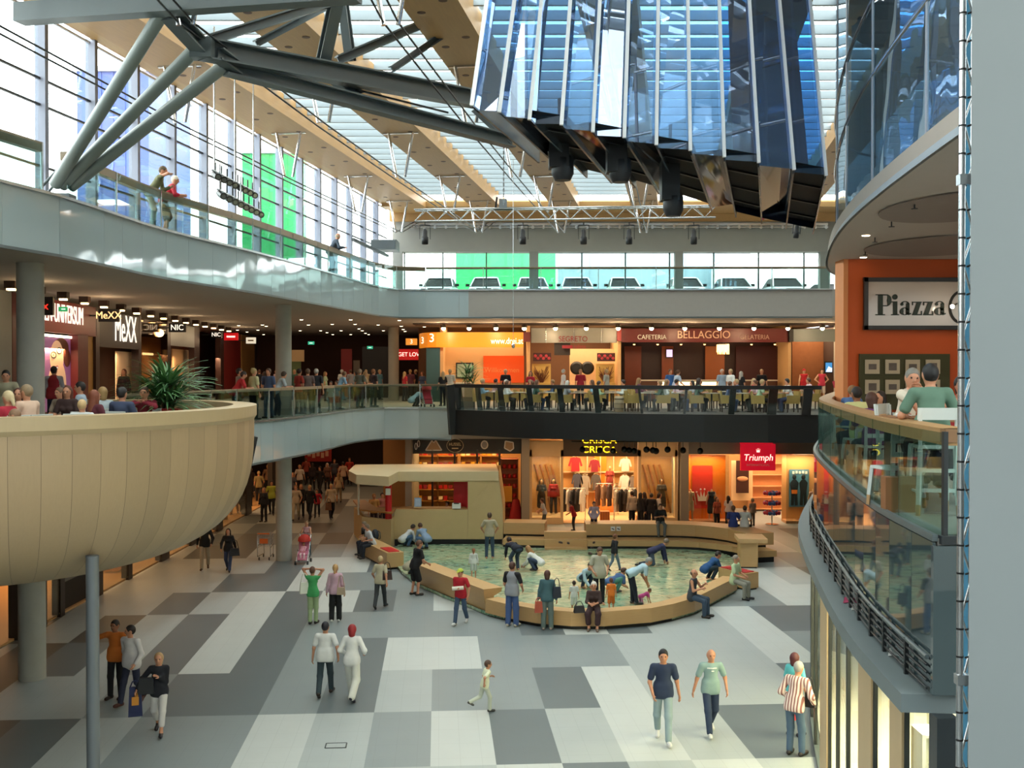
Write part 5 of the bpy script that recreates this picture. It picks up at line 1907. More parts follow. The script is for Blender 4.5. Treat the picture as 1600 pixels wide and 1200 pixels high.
POSES = {
    'stand': dict(P=(0, 0, .93), F=((-.11, -.02, .08), (.11, .03, .08)), H=((-.27, .04, .84), (.27, .04, .84)), lean=2),
    'walk': dict(P=(0, 0, .905), F=((-.08, -.30, .15), (.08, .27, .08)), H=((-.25, .20, .93), (.27, -.13, .86)), lean=4),
    'walk2': dict(P=(0, 0, .905), F=((-.08, .27, .08), (.08, -.30, .15)), H=((-.27, -.13, .86), (.25, .20, .93)), lean=4),
    'run': dict(P=(0, 0, .90), F=((-.08, -.5, .36), (.08, .16, .08)), H=((-.2, .30, 1.12), (.24, -.1, 1.0)), lean=12),
    'sit': dict(P=(0, 0, .58), F=((-.12, .44, .08), (.12, .40, .08)), H=((-.14, .34, .72), (.14, .34, .72)), lean=6),
    'sittable': dict(P=(0, 0, .56), F=((-.12, .40, .08), (.12, .34, .08)), H=((-.16, .42, .80), (.13, .40, .80)), lean=14),
    'crouch': dict(P=(0, -.16, .30), F=((-.13, .02, .08), (.13, .05, .08)), H=((-.12, .48, .16), (.14, .46, .14)), lean=52),
    'bend': dict(P=(0, -.14, .90), F=((-.12, .0, .08), (.12, .06, .08)), H=((-.13, .52, .42), (.13, .50, .40)), lean=78),
    'kneel': dict(P=(0, -.12, .44), F=((-.12, -.50, .07), (.12, -.48, .07)), H=((-.15, .42, .06), (.16, .46, .06)), lean=66),
    'rail': dict(P=(0, -.14, .91), F=((-.12, -.12, .08), (.12, -.04, .08)), H=((-.14, .38, 1.08), (.14, .40, 1.08)), lean=32),
    'lean': dict(P=(0, -.05, .92), F=((-.12, -.08, .08), (.12, .0, .08)), H=((-.22, .30, .98), (.22, .32, .98)), lean=16),
    'hips': dict(P=(0, 0, .93), F=((-.12, 0, .08), (.12, .02, .08)), H=((-.17, .06, 1.02), (.17, .06, 1.02)), lean=2, elbow=(1, -.4)),
    'onhead': dict(P=(0, 0, .93), F=((-.07, -.06, .08), (.07, .06, .08)), H=((-.07, .0, 1.66), (.07, .0, 1.66)), lean=-3, elbow=(1.2, .1)),
    'push': dict(P=(0, 0, .91), F=((-.09, -.18, .1), (.09, .16, .08)), H=((-.2, .42, 1.0), (.2, .42, 1.0)), lean=8),
}
SKIN = mat('#c2896a', .55, 0, .04, 8)
SKIN2 = mat('#8d5a3e', .55, 0, .04, 8)
SKIN3 = mat('#d6a284', .55, 0, .04, 8)
EYE_M = mat('#1c1410', .3, 0, 0)
LIP_M = mat('#8c4a40', .5, 0, 0)


def person(lab, pos, h=1.72, face=0, pose='stand', top=('short', '#888888'), bot=('long', '#33415c'), shoes='#2a2420', hair=('short', '#3a2a1e'),
           skin=SKIN, fem=False, vox=None, group=None, cat='person', name='person', headless=False, bare=False, belly=0.0, **ov):
    po = dict(POSES[pose])
    po.update(ov)
    S = h / 1.75
    y = pos[1]
    if vox is None:
        vox = .016 if y < 26 else (.02 if y < 36 else .027)
    near = y < 36
    vox *= max(.6, S)
    child = h < 1.35
    P = V(*po['P']) * S
    le = R(po['lean'])
    sl = R(po.get('side', 0))
    u = nrmz(V(math.sin(sl), math.sin(le), math.cos(le) * math.cos(sl)))
    tw = R(po.get('twist', 0))
    side = V(math.cos(tw), -math.sin(tw) * math.cos(le), math.sin(tw) * math.sin(le))
    side = nrmz(side - u * (side @ u))
    fwd = np.cross(u, side)
    shw = (.158 if fem else .185) * S * (.92 if child else 1)
    hipw = .088 * S
    neckb = P + u * .52 * S
    hl = R(po.get('nod', po['lean'] * .45))
    ht = R(po.get('turn', 0))
    hu = nrmz(V(0, math.sin(hl), math.cos(hl)))
    hf = nrmz(V(-math.sin(ht), math.cos(ht) * math.cos(hl), -math.sin(hl)))
    hf = nrmz(hf - hu * (hf @ hu))
    hs = np.cross(hf, hu)
    hk = S * (1.16 if child else 1.0)
    hc = neckb + nrmz(u + hu) * .055 * S + hu * .105 * hk
    body, shirt, trou = [], [], []
    fb = belly
    fa = 1.3 if not fem else 1.35
    # trunk
    body += [('c', P - side * .07 * S, P + side * .07 * S, .10 * S, .10 * S, fwd, 1.1),
             ('c', P + u * .04 * S, P + u * .26 * S, .118 * S, .108 * S, fwd, fa),
             ('c', P + u * .13 * S - side * (.022 if fem else .05) * S, P + u * .13 * S + side * (.022 if fem else .05) * S, .108 * S, .108 * S, fwd, 1.1),
             ('c', P + u * .24 * S, P + u * .41 * S, .112 * S, .138 * S, fwd, 1.42),
             ('c', P + u * .475 * S - side * (shw - .03 * S), P + u * .475 * S + side * (shw - .03 * S), .055 * S, .055 * S),
             ('c', neckb - u * .06 * S, hc - hu * .06 * hk, .056 * S, .048 * S)]
    if fb:
        body.append(('e', P + u * .14 * S + fwd * .05 * S, (.15 * S, .12 * S + fb, .15 * S)))
    Mh = (hs, hf, hu)
    if not headless:
        body += [('e', hc + hu * .012 * hk, (.078 * hk, .098 * hk, .105 * hk), Mh),
                 ('e', hc + hf * .022 * hk - hu * .058 * hk, (.056 * hk, .068 * hk, .062 * hk), Mh)]
        if near:
            body += [('c', hc + hf * .092 * hk + hu * .012 * hk, hc + hf * .112 * hk - hu * .022 * hk, .009 * hk, .016 * hk),
                     ('e', hc + hs * .078 * hk - hf * .01 * hk, (.012 * hk, .024 * hk, .034 * hk), Mh),
                     ('e', hc - hs * .078 * hk - hf * .01 * hk, (.012 * hk, .024 * hk, .034 * hk), Mh),
                     ('c', hc + hf * .086 * hk - hs * .035 * hk + hu * .03 * hk, hc + hf * .086 * hk + hs * .035 * hk + hu * .03 * hk, .012 * hk, .012 * hk)]
    off = .014 * S
    kind_t, col_t = top if top else (None, None)
    if kind_t:
        loose = po.get('loose', 0) * S
        shirt += [('c', P + u * .04 * S, P + u * .26 * S, .118 * S + off + loose, .110 * S + off + loose, fwd, 1.2),
                  ('c', P + u * .13 * S - side * (.03 if fem else .058) * S, P + u * .13 * S + side * (.03 if fem else .058) * S, .112 * S + off + loose, .112 * S + off + loose, fwd, 1.06),
                  ('c', P + u * .24 * S, P + u * .41 * S, .112 * S + off + loose * .6, .138 * S + off, fwd, 1.34),
                  ('c', P - side * .074 * S - u * .03 * S, P + side * .074 * S - u * .03 * S, .108 * S + off + loose, .108 * S + off + loose, fwd, .98),
                  ('c', P - side * .07 * S + u * .04 * S, P + side * .07 * S + u * .04 * S, .105 * S + off + loose, .105 * S + off + loose, fwd, 1.0),
                  ('c', P + u * .475 * S - side * (shw - .03 * S), P + u * .475 * S + side * (shw - .03 * S), .055 * S + off, .055 * S + off),
                  ('c', P + u * .46 * S, neckb + u * .012 * S, .085 * S, .066 * S)]
        if fb:
            shirt.append(('e', P + u * .14 * S + fwd * .05 * S, (.15 * S + off, .12 * S + fb + off, .15 * S + off)))
        if fem and not child:
            for s_ in (-1, 1):
                shirt.append(('e', P + u * .34 * S + fwd * .085 * S + side * s_ * .065 * S, (.07 * S, .065 * S, .065 * S)))
    # arms
    wr, el = [], []
    al1, al2 = .285 * S, .25 * S
    fing = MB()
    for i, s_ in ((0, -1), (1, 1)):
        a = P + u * .475 * S + side * s_ * shw
        ex, ey = po.get('elbow', (.55, -.75))
        pole = side * s_ * ex + V(0, 1, 0) * ey + V(0, 0, -.35)
        hpos = V(*po['H'][i]) * S
        e, w = ik(a, hpos, al1, al2, pole)
        wr.append(w); el.append(e)
        body += [('c', a, e, .047 * S, .038 * S), ('c', e, w, .038 * S, .026 * S)]
        d = nrmz(w - e)
        pn = -side * s_ * .8 + V(0, .3, -.3)
        pn = nrmz(pn - d * (pn @ d))
        lat = np.cross(d, pn)
        fd = 1.0 if po.get('hang', True) else 1.0
        body.append(('c', w, w + d * .075 * S, .026 * S, .034 * S, pn, 1.7))
        if y < 48:
            ns = 6 if near else 4
            tsgn = 1 if (lat @ V(0, 1, .3)) > 0 else -1
            for q, (o_, ln) in enumerate(((-.027, .062), (-.009, .072), (.009, .068), (.027, .054))):
                r0 = w + d * .085 * S + lat * tsgn * -o_ * S
                b1 = r0 + (d * .9 + pn * .35) * ln * .55 * S
                b2 = b1 + (d * .55 + pn * .8) * ln * .45 * S
                fing.tube([r0 - d * .02 * S, b1, b2], [.0095 * S, .0088 * S, .007 * S], ns)
            r0 = w + d * .02 * S + lat * tsgn * .03 * S
            fing.tube([r0, r0 + (d * .6 + lat * tsgn * .6 + pn * .2) * .035 * S, r0 + (d * .95 + lat * tsgn * .35 + pn * .4) * .07 * S], [.013 * S, .011 * S, .008 * S], ns)
        if kind_t == 'short':
            m_ = a + (e - a) * .68
            shirt.append(('c', a, m_, .047 * S + off, .05 * S + off))
        elif kind_t == 'long':
            shirt += [('c', a, e, .047 * S + off, .042 * S + off), ('c', e, e + (w - e) * .93, .042 * S + off, .030 * S + off)]
        elif kind_t == 'half':
            shirt += [('c', a, e, .047 * S + off, .042 * S + off), ('c', e, e + (w - e) * .35, .042 * S + off, .038 * S + off)]
    # legs
    kind_b, col_b = bot if bot else (None, None)
    shoes_p = []
    for i, s_ in ((0, -1), (1, 1)):
        a = P + V(1, 0, 0) * s_ * hipw
        f = V(*po['F'][i]) * S
        kp = po.get('knee', (.18, 1.0, .15))
        kn, an = ik(a, f, .43 * S, .42 * S, V(s_ * kp[0], kp[1], kp[2]))
        tk = .006 * S if fem else 0
        body += [('c', a, kn, .082 * S + tk, .054 * S), ('c', kn, an, .052 * S, .036 * S)]
        fdir = nrmz(V(s_ * .12, 1, -.05 if pose != 'kneel' else .0))
        if pose in ('walk', 'walk2', 'run') and an[2] > .11 * S:
            fdir = nrmz(V(s_ * .1, .8, -.55))
        if pose == 'kneel':
            fdir = nrmz(V(s_ * .1, -.9, -.2))
        toe = an + fdir * .155 * S
        toe[2] = max(toe[2] - .03 * S, .028 * S)
        heel = an - fdir * .045 * S - V(0, 0, .035 * S)
        body += [('c', an, heel, .036 * S, .03 * S), ('c', heel, toe, .03 * S, .024 * S)]
        shoes_p.append([('c', an - V(0, 0, .02 * S), heel, .042 * S, .04 * S), ('c', heel, toe, .042 * S, .036 * S), ('c', toe - fdir * .04 * S, toe, .04 * S, .034 * S)])
        o2 = off + po.get('wide', 0) * S
        if kind_b == 'long':
            trou += [('c', a, kn, .080 * S + tk + off * .6, .058 * S + o2), ('c', kn, an + (kn - an) * .02, .056 * S + o2, .046 * S + o2)]
        elif kind_b == 'capri':
            trou += [('c', a, kn, .080 * S + tk + off * .6, .058 * S + o2), ('c', kn, an + (kn - an) * .38, .056 * S + o2, .05 * S + o2)]
        elif kind_b == 'short':
            trou += [('c', a, a + (kn - a) * .95, .082 * S + tk + off, .066 * S + o2 + .006)]
        elif kind_b == 'skirt':
            trou += [('c', a, a + (kn - a) * 1.12, .09 * S + off, .10 * S + off), ('c', P, P + (kn - a) * 1.1, .10 * S, .11 * S)]
    if kind_b:
        trou += [('c', P - side * .07 * S, P + side * .07 * S, .10 * S + off, .10 * S + off, fwd, 1.05),
                 ('c', P, P + u * .07 * S, .115 * S, .112 * S, fwd, 1.2)]
    Pb, Q = _blob(body, vox, .03 * S)
    o = link(name, mesh_np(name, Pb, Q, skin, fing), None, pos, R(face))
    tag(o, lab, cat, group)
    dz = -float(Pb[:, 2].min())
    ch = []
    def part(nm, prims, m, k=.03, cuts=(), vx=None):
        a_, b_ = _blob(prims, (vx or vox), k * S, cuts)
        if len(a_) < 8:
            return None
        ob = link(nm, mesh_np(nm, a_, b_, m), o)
        return ob
    if kind_t:
        hem = po.get('hem', .10) * S
        cm = mat(col_t, .85, 0, .07, 14, .0) if isinstance(col_t, str) else col_t
        nt_ = 'jacket' if po.get('jacket') else 'shirt'
        part(nt_, shirt, cm, .035, [(-u, -(u @ (P - u * hem))), (u, u @ (neckb + u * .02 * S))] if pose not in ('crouch', 'sit', 'sittable', 'kneel') else [(u, u @ (neckb + u * .02 * S))])
        if po.get('vest'):
            vs_ = [q for q in shirt[:5]]
            vs_ = [(q[0], q[1], q[2], q[3] + .012, q[4] + .012) + tuple(q[5:]) for q in vs_]
            part('vest', vs_, mat(po['vest'], .85, 0, .06, 10), .03, [(-u, -(u @ (P - u * hem)))])
    if kind_b:
        part('skirt' if kind_b == 'skirt' else 'trousers', trou, mat(col_b, .85, 0, .09, 11) if isinstance(col_b, str) else col_b, .03)
    if shoes:
        for sp2 in shoes_p:
            part('shoe', sp2, mat(shoes, .5, 0, .04), .02, [(V(0, 0, -1), -.002)])
    if hair and not headless:
        st, hcol = hair
        hm = mat(hcol, .6, 0, .18, 30)
        cap = ('e', hc + hu * .022 * hk - hf * .010 * hk, (.089 * hk, .108 * hk, .112 * hk), Mh)
        n1 = nrmz(hf - hu * .62)
        cuts = [(n1, n1 @ (hc + hf * .042 * hk))]
        pr = [cap]
        if st == 'long':
            pr += [('c', hc - hf * .05 * hk, neckb - u * .10 * S - fwd * .07 * S, .085 * hk, .075 * S, hf, 1.3)]
            for s_ in (-1, 1):
                pr.append(('c', hc + hs * s_ * .075 * hk - hf * .02 * hk, neckb + side * s_ * .085 * S - u * .04 * S, .034 * hk, .03 * S))
            cuts = []
            pr[0] = ('e', hc + hu * .03 * hk - hf * .022 * hk, (.09 * hk, .098 * hk, .106 * hk), Mh)
        elif st == 'bob':
            pr[0] = ('e', hc + hu * .025 * hk - hf * .02 * hk, (.093 * hk, .10 * hk, .108 * hk), Mh)
            pr += [('c', hc - hf * .03 * hk, hc - hf * .045 * hk - hu * .09 * hk, .088 * hk, .075 * hk)]
            cuts = [(nrmz(hf - hu * .25), nrmz(hf - hu * .25) @ (hc + hf * .055 * hk))]
        elif st == 'pony':
            pr += [('c', hc - hf * .09 * hk + hu * .03 * hk, hc - hf * .15 * hk - hu * .12 * hk, .04 * hk, .028 * hk)]
        elif st == 'bun':
            pr += [('e', hc - hf * .07 * hk + hu * .09 * hk, (.045 * hk,) * 3)]
        elif st == 'fringe':
            cuts = cuts + [(hu, hu @ (hc + hu * .035 * hk))]
        elif st == 'cap':
            part('cap', [('e', hc + hu * .045 * hk - hf * .0 * hk, (.092 * hk, .112 * hk, .095 * hk), Mh), ('c', hc + hf * .09 * hk + hu * .05 * hk, hc + hf * .16 * hk + hu * .035 * hk, .05 * hk, .045 * hk, hu, 5)], mat(po.get('capcol', '#b0c040'), .7, 0, .2, 30), .02, [(-hu, -(hu @ (hc + hu * .03 * hk)))])
        part('hair', pr, hm, .03, cuts, vox * .85)
    if y < 31 and not headless and not po.get('noface'):
        for s_ in (-1, 1):
            link('eye', mb().ball(hc + hf * .090 * hk + hs * s_ * .032 * hk + hu * .014 * hk, .0155 * hk, 8, 5).build_data('eye', EYE_M), o)
        link('mouth', mb().ball(hc + hf * .085 * hk - hu * .055 * hk, .012 * hk, 8, 5, (2.1, .6, .45)).build_data('mouth', LIP_M), o)
    return o


def build_data(s, name, m):
    me = bpy.data.meshes.new(name)
    me.from_pydata([tuple(v) for v in s.v], [], s.f)
    me.materials.append(m)
    me.polygons.foreach_set('use_smooth', s.sm)
    me.update()
    return me


MB.build_data = build_data


def gp_(px, py, z=0.0):
    return at(px, py, z=z)


def hgt(px, py0, p):
    """stature of someone standing at p whose head top shows at height py0 in the picture"""
    return at(px, py0, y=p.y).z - p.z


def handbag(lab, p, col, w=.3, h=.24, d=.12, rz=0.0, strap=.35, cat='bag', name='handbag'):
    t = thing(name, lab, cat, p, rz)
    q = mb()
    q.add([(-w / 2, -d / 2, 0), (w / 2, -d / 2, 0), (w / 2, d / 2, 0), (-w / 2, d / 2, 0), (-w * .42, -d * .3, h), (w * .42, -d * .3, h), (w * .42, d * .3, h), (-w * .42, d * .3, h)],
          [(3, 2, 1, 0), (4, 5, 6, 7), (0, 1, 5, 4), (1, 2, 6, 5), (2, 3, 7, 6), (3, 0, 4, 7)])
    q.build('bag_body', mat(col, .6, 0, .08, 12), t)
    if strap:
        mb().tube([(-w * .4, 0, h * .95), (-w * .2, 0, h + strap * .85), (0, 0, h + strap), (w * .2, 0, h + strap * .85), (w * .4, 0, h * .95)], .012, 6).build('strap', mat(col, .6, 0, .08, 12), t)
    return t
# ---------------------------------------------------------------- people on the ground floor, near
def G(lab, px, py, head, **k):
    p = gp_(px, py, k.pop('z', 0.0))
    p.z = k.pop('zz', p.z)
    hh = k.pop('h', None) or hgt(px, head, p)
    return person(lab, p, hh, **k)


JEANS_L, JEANS, JEANS_D = '#8fa3a8', '#4a5f7c', '#27324a'
G('man in dark blue t-shirt and pale jeans walking towards the viewer', 1036, 1158, 1010, face=176, pose='walk2', top=('short', '#27344f'), bot=('long', JEANS_L), shoes='#d4d4d2', hair=('short', '#16121a'), skin=SKIN, H=((-.30, -.05, .84), (.20, .22, .92)))
o = G('bald man in pale green printed t-shirt and dark jeans walking towards the viewer', 1110, 1146, 1010, face=184, pose='walk', top=('short', '#8aa5a2'), bot=('long', '#2c3a54'), shoes='#cfd0cc', hair=None, belly=.0, H=((-.30, .12, .90), (.34, -.02, .86)))
q = mb()
for k in range(9):
    a_ = (k - 4) * .17
    q.box((.15 * math.sin(a_) * 1.1, .168 - .012 * abs(k - 4) ** 1.3, 1.255 + .05 * math.cos(a_)), (.024, .012, .02), ry=a_)
q.box((0, .176, 1.255), (.05, .01, .02))
q.build('shirt_print', mat('#f2f4f0', .6, 0, 0), o)
G('small boy in pale yellow clothes running to the right', 757, 1112, 1031, face=-68, pose='run', top=('short', '#d8dcc0'), bot=('long', '#b9bfb0'), shoes='#3a3a38', hair=('short', '#4a3226'))
G('man in white short-sleeved shirt and dark jeans seen from behind', 508, 1088, 969, face=-4, pose='walk', top=('short', '#d4d4d0'), bot=('long', '#2f3d44'), shoes='#2a2019', hair=('short', '#1a1620'), loose=.02, H=((-.30, .05, .86), (.30, .02, .90)))
G('red-haired woman in white jacket and white trousers seen from behind', 550, 1094, 973, face=-8, pose='walk2', top=('long', '#dcdcd8'), bot=('long', '#d6d6cc'), shoes='#1c1a2a', hair=('bob', '#8e1f22'), fem=True, wide=.02, H=((-.2, .2, 1.0), (.24, .2, 1.02)), jacket=True, hem=.14)
G('woman in green top with both hands on her head seen from behind', 489, 975, 884, face=-10, pose='onhead', top=('long', '#45a35f'), bot=('long', '#9fb388'), shoes='#1c1a18', hair=('short', '#5a3a2a'), fem=True)
handbag('white shoulder bag of the woman in green', gp_(475, 975) + Vector((.02, -.05, .86)), '#d8dccc', .26, .3, .12, .4, .26)
G('fair-haired woman in pink jacket and black trousers seen from behind', 524, 971, 881, face=0, pose='stand', top=('long', '#caa4b4'), bot=('long', '#141416'), shoes='#dcdcda', hair=('pony', '#b08a58'), fem=True, wide=.02, jacket=True)
handbag('beige shoulder bag of the woman in the pink jacket', gp_(533, 971) + Vector((.02, -.12, .78)), '#a8947c', .24, .2, .1, 0, .34)
G('woman in beige t-shirt and dark trousers walking away beside the end bench', 594, 951, 867, face=-12, pose='walk', top=('short', '#b9b094'), bot=('long', '#33373a'), shoes='#18181a', hair=('short', '#b49a70'), fem=True)
handbag('dark brown handbag of the woman in the beige t-shirt', gp_(604, 951) + Vector((.02, -.02, .86)), '#3a2622', .3, .26, .12, .3, .26)
G('man in black polo shirt and black shorts leaning on the high counter', 650, 930, 842, face=-58, pose='lean', top=('short', '#101013'), bot=('short', '#0e0e10'), shoes='#241c18', hair=('short', '#5a3a28'), belly=.03, wide=.02)
o = G('young person in red t-shirt and cap with a bandaged arm', 720, 975, 886, face=160, pose='walk', top=('short', '#b01a2a'), bot=('long', '#3c4f68'), shoes='#d8d8d6', hair=('cap', '#2a1c16'), H=((-.27, .08, .88), (.02, .24, 1.14)), turn=-12)
p_ = gp_(720, 975)
tag(mb().tube([(-.16, 0, 0), (.16, .02, .02)], .052, 10).build('arm_cast', mat('#ddd6c8', .8, 0, .05), loc=p_ + Vector((-.07, -.24, 1.03))), 'pale plaster cast on the arm of the person in red', 'cast')
G('man in grey vest over black t-shirt and blue jeans looking over the map', 800, 979, 877, face=-28, pose='stand', top=('short', '#15151c'), bot=('long', '#41598a'), shoes='#b8b0a0', hair=('short', '#4a2c22'), vest='#8d9098', wide=.015, H=((-.2, .16, .92), (.22, .2, .98)))
G('woman in blue denim jacket and grey trousers seen from behind at the map', 855, 984, 890, face=-6, pose='stand', top=('long', '#41626a'), bot=('long', '#647470'), shoes='#9a8a80', hair=('bob', '#4a2820'), fem=True, jacket=True, wide=.012)
handbag('dark blue shoulder bag of the woman in the denim jacket', gp_(868, 984) + Vector((.03, -.06, .88)), '#1c2436', .24, .3, .1, .3, .24)
handbag('red paper bag held by the woman in the denim jacket', gp_(845, 984) + Vector((-.06, -.04, .48)), '#b0503c', .22, .3, .1, .2, .1, name='paper_bag')
# seated on the curved bench
def seat_on(lab, px, py_seat, zseat, h, face, **k):
    p = at(px, py_seat, z=zseat)
    p.z = zseat - .49
    p.z = 0.0 if abs(p.z) < .05 else p.z
    return person(lab, p, h, face, k.pop('pose', 'sit'), **k)


seat_on('white-haired woman in brown clothes sitting on the curved bench, hands together', 928, 953, .49, 1.62, 172, top=('half', '#3c2a28'), bot=('capri', '#3a2428'), shoes='#6a5a50', hair=('short', '#d8d4cc'), fem=True, H=((-.08, .40, .80), (.08, .40, .78)), wide=.02)
handbag('dark handbag lying beside the white-haired woman on the bench', at(905, 957, z=.5), '#1c1820', .3, .18, .14, .2, .12)
seat_on('man in grey vest and jeans sitting sideways on the curved bench', 1081, 936, .49, 1.72, -115, top=('vest', '#3a4048'), bot=('long', '#3a4c60'), shoes='#2c241e', hair=('fringe', '#5a4c44'), H=((-.1, .36, .95), (.14, .32, .85)))
seat_on('man in pale green shirt sitting near the right end of the curved bench', 1147, 910, .49, 1.70, -125, top=('short', '#b9cda4'), bot=('long', '#8d8d82'), shoes='#1c1c1c', hair=('short', '#8c8274'))
# at the shop window on the right
STR = mat('#c8b0a4', .85, 0, .0, key='striped')
ntm = STR.node_tree
wv = ntm.nodes.new('ShaderNodeTexWave'); wv.inputs['Scale'].default_value = 5.5
tcm = ntm.nodes.new('ShaderNodeTexCoord')
rmp = ntm.nodes.new('ShaderNodeValToRGB')
rmp.color_ramp.elements[0].color = lin('#8a5a56'); rmp.color_ramp.elements[1].color = lin('#e0cec4')
rmp.color_ramp.elements[0].position = .3; rmp.color_ramp.elements[1].position = .5
ntm.links.new(tcm.outputs['Object'], wv.inputs['Vector']); ntm.links.new(wv.outputs['Color'], rmp.inputs[0])
ntm.links.new(rmp.outputs[0], ntm.nodes['Principled BSDF'].inputs['Base Color'])
p_ = gp_(1243, 1180)
person('grey-haired man in striped shirt and jeans bending to look into the right shop window', p_, 1.74, -42, 'stand', top=('long', STR), bot=('long', '#4a6078'), shoes='#2a221e', hair=('short', '#9a9894'), lean=14, P=(0, -.06, .92), nod=18, H=((-.14, .12, 1.02), (.26, .2, .95)))
handbag('black shoulder bag of the man in the striped shirt', p_ + Vector((.27, .02, .88)), '#141214', .2, .26, .12, -.6, .28)
p_ = gp_(1241, 1150)
person('dark-haired woman in turquoise t-shirt and white trousers behind the striped man', p_, 1.62, -48, 'stand', top=('short', '#5cb8bc'), bot=('long', '#c2bcae'), shoes='#24222c', hair=('bob', '#4a1c20'), fem=True)
handbag('bright red shopping bag beside the woman in turquoise', p_ + Vector((-.10, -.22, .38)), '#d01c1c', .2, .5, .1, .5, .12, name='shopping_bag')
# three at the left behind the pole
p_ = gp_(181, 1092)
person('man in orange shirt and black trousers raising one hand behind the steel pole', p_, hgt(181, 967, p_), 172, 'stand', top=('half', '#c46a22'), bot=('long', '#131214'), shoes='#2c1a14', hair=('short', '#1c120e'), skin=SKIN2, H=((-.27, .06, .84), (.36, .22, 1.42)), elbow=(.9, -.2), turn=-10)
p_ = gp_(206, 1100)
person('man in loose white shirt and dark blue trousers turning to the man in orange', p_, hgt(206, 973, p_), 160, 'walk', top=('long', '#cfcac8'), bot=('long', '#1e2238'), shoes='#4a241a', hair=('short', '#20140f'), loose=.02, hem=.16, turn=-52)
p_ = gp_(249, 1146)
person('fair-haired woman in navy jacket and white cropped trousers walking', p_, hgt(249, 1016, p_), 188, 'walk2', top=('long', '#14151e'), bot=('capri', '#c8c4c0'), shoes='#17141a', hair=('bob', '#b08c60'), fem=True, H=((-.02, .2, 1.24), (.42, .14, .98)), jacket=True, hem=.16)
t = handbag('dark blue shopping bag with orange print carried by the woman in navy', p_ + Vector((-.42, -.12, .38)), '#17204a', .26, .56, .12, .3, .12, name='shopping_bag')
mb().box((0, -.062, .3), (.13, .008, .16)).ball((.02, -.06, .42), .04, 8, 5, (1, .2, 1.4)).build('print', mat('#c8842a', .6), t)
handbag('black jacket hanging over the arm of the woman in navy', p_ + Vector((-.2, -.14, .82)), '#101014', .3, .3, .14, .2, 0, cat='jacket', name='folded_jacket')
# couple further back, pushchair, trolley
p_ = gp_(320, 890)
person('man in black sweater and khaki trousers walking beside the dark-haired woman', p_, hgt(320, 813, p_), 190, 'walk', top=('long', '#131316'), bot=('long', '#a0917a'), shoes='#4a2c1c', hair=('short', '#4a3424'))
p_ = gp_(357, 893)
person('dark-haired woman in black jacket and jeans walking with a handbag', p_, hgt(357, 824, p_), 186, 'walk2', top=('long', '#121216'), bot=('long', '#3a4868'), shoes='#221c1c', hair=('long', '#17100f'), fem=True, jacket=True)
handbag('black handbag of the dark-haired woman in the black jacket', p_ + Vector((.26, -.16, .58)), '#17161a', .34, .26, .14, .3, .3)
p_ = gp_(480, 872)
person('woman in pink top pushing a pushchair beside the round column', p_, hgt(480, 812, p_), 178, 'push', top=('vest', '#b88a8a'), bot=('long', '#4c5a62'), shoes='#4a4a4a', hair=('bun', '#8a6a4a'), fem=True)


def pushchair(lab, p, rz, c1, c2, child=True):
    t = thing('pushchair', lab, 'pushchair', p, rz)
    fr = mb()
    for s_ in (-.2, .2):
        fr.tube([(s_, .42, 1.0), (s_, .1, .5), (s_, -.32, .12)], .016, 6)
        fr.tube([(s_, .3, .1), (s_, -.05, .52)], .016, 6)
    fr.tube([(-.2, .42, 1.0), (.2, .42, 1.0)], .02, 6)
    fr.tube([(-.2, -.3, .12), (.2, -.3, .12)], .014, 6)
    fr.build('frame', ALU, t)
    for s_ in (-.22, .22):
        for yy in (-.34, .3):
            mb().tube([(s_ - .03, yy, .07), (s_ + .03, yy, .07)], .07, 12).build('wheel', DARK_STEEL, t)
    q = mb()
    q.box((0, -.02, .38), (.36, .36, .05), rx=.2)
    q.box((0, .18, .62), (.36, .05, .5), rx=-.35)
    q.build('seat', mat(c1, .8, 0, .2, 14), t)
    mb().lathe([(.24, 0), (.22, .12), (.13, .22), (.01, .26)], (0, .2, .78), 14, 1, 1).build('hood', mat(c2, .8, 0, .12, 12), t)
    mb().box((0, -.16, .3), (.34, .05, .34), rx=-.5).build('foot_cover', mat(c1, .8, 0, .3, 14), t)
    return t


pc = gp_(474, 880)
pushchair('pushchair with a pink seat and red cover in front of the woman in pink', pc, 0, '#c87a92', '#b02c20')
person('small child lying in the pink pushchair', pc + Vector((0, -.02, .12)), .8, 180, 'sit', top=('long', '#d8a0b0'), bot=('long', '#e0c8cc'), shoes=None, hair=('short', '#8a6a4a'), lean=-25)
tl = thing('shopping_trolley', 'empty wire shopping trolley with an orange handle beside the round column', 'trolley', gp_(416, 873), R(90))
q = mb()
for s_ in (-.24, .24):
    q.tube([(-.42, s_, 1.0), (-.40, s_, .55), (-.36, s_, .14), (.42, s_ * .7, .14)], .016, 6)
    q.tube([(.42, s_ * .7, .14), (.40, s_ * .75, .5), (-.38, s_, .46)], .014, 6)
q.tube([(-.42, -.24, 1.0), (-.42, .24, 1.0)], .018, 6)
q.build('frame', CHROME, tl)
q = mb()
for k in range(9):
    x_ = -.38 + k * .1
    w2 = .23 - .06 * k / 8
    q.tube([(x_, -w2, .92), (x_, -w2 * .85, .52), (x_, w2 * .85, .52), (x_, w2, .92)], .006, 4)
for z in (.52, .62, .72, .82, .92):
    for s_ in (-1, 1):
        q.tube([(-.38, s_ * .23, z), (.42, s_ * .17, z)], .006, 4)
    q.tube([(.42, -.17, z), (.42, .17, z)], .006, 4)
q.build('basket', CHROME, tl)
mb().box((-.43, 0, 1.0), (.04, .44, .04)).build('handle', mat('#d86420', .4), tl)
mb().box((-.40, 0, .72), (.02, .3, .18)).build('orange_panel', mat('#d86420', .4), tl)
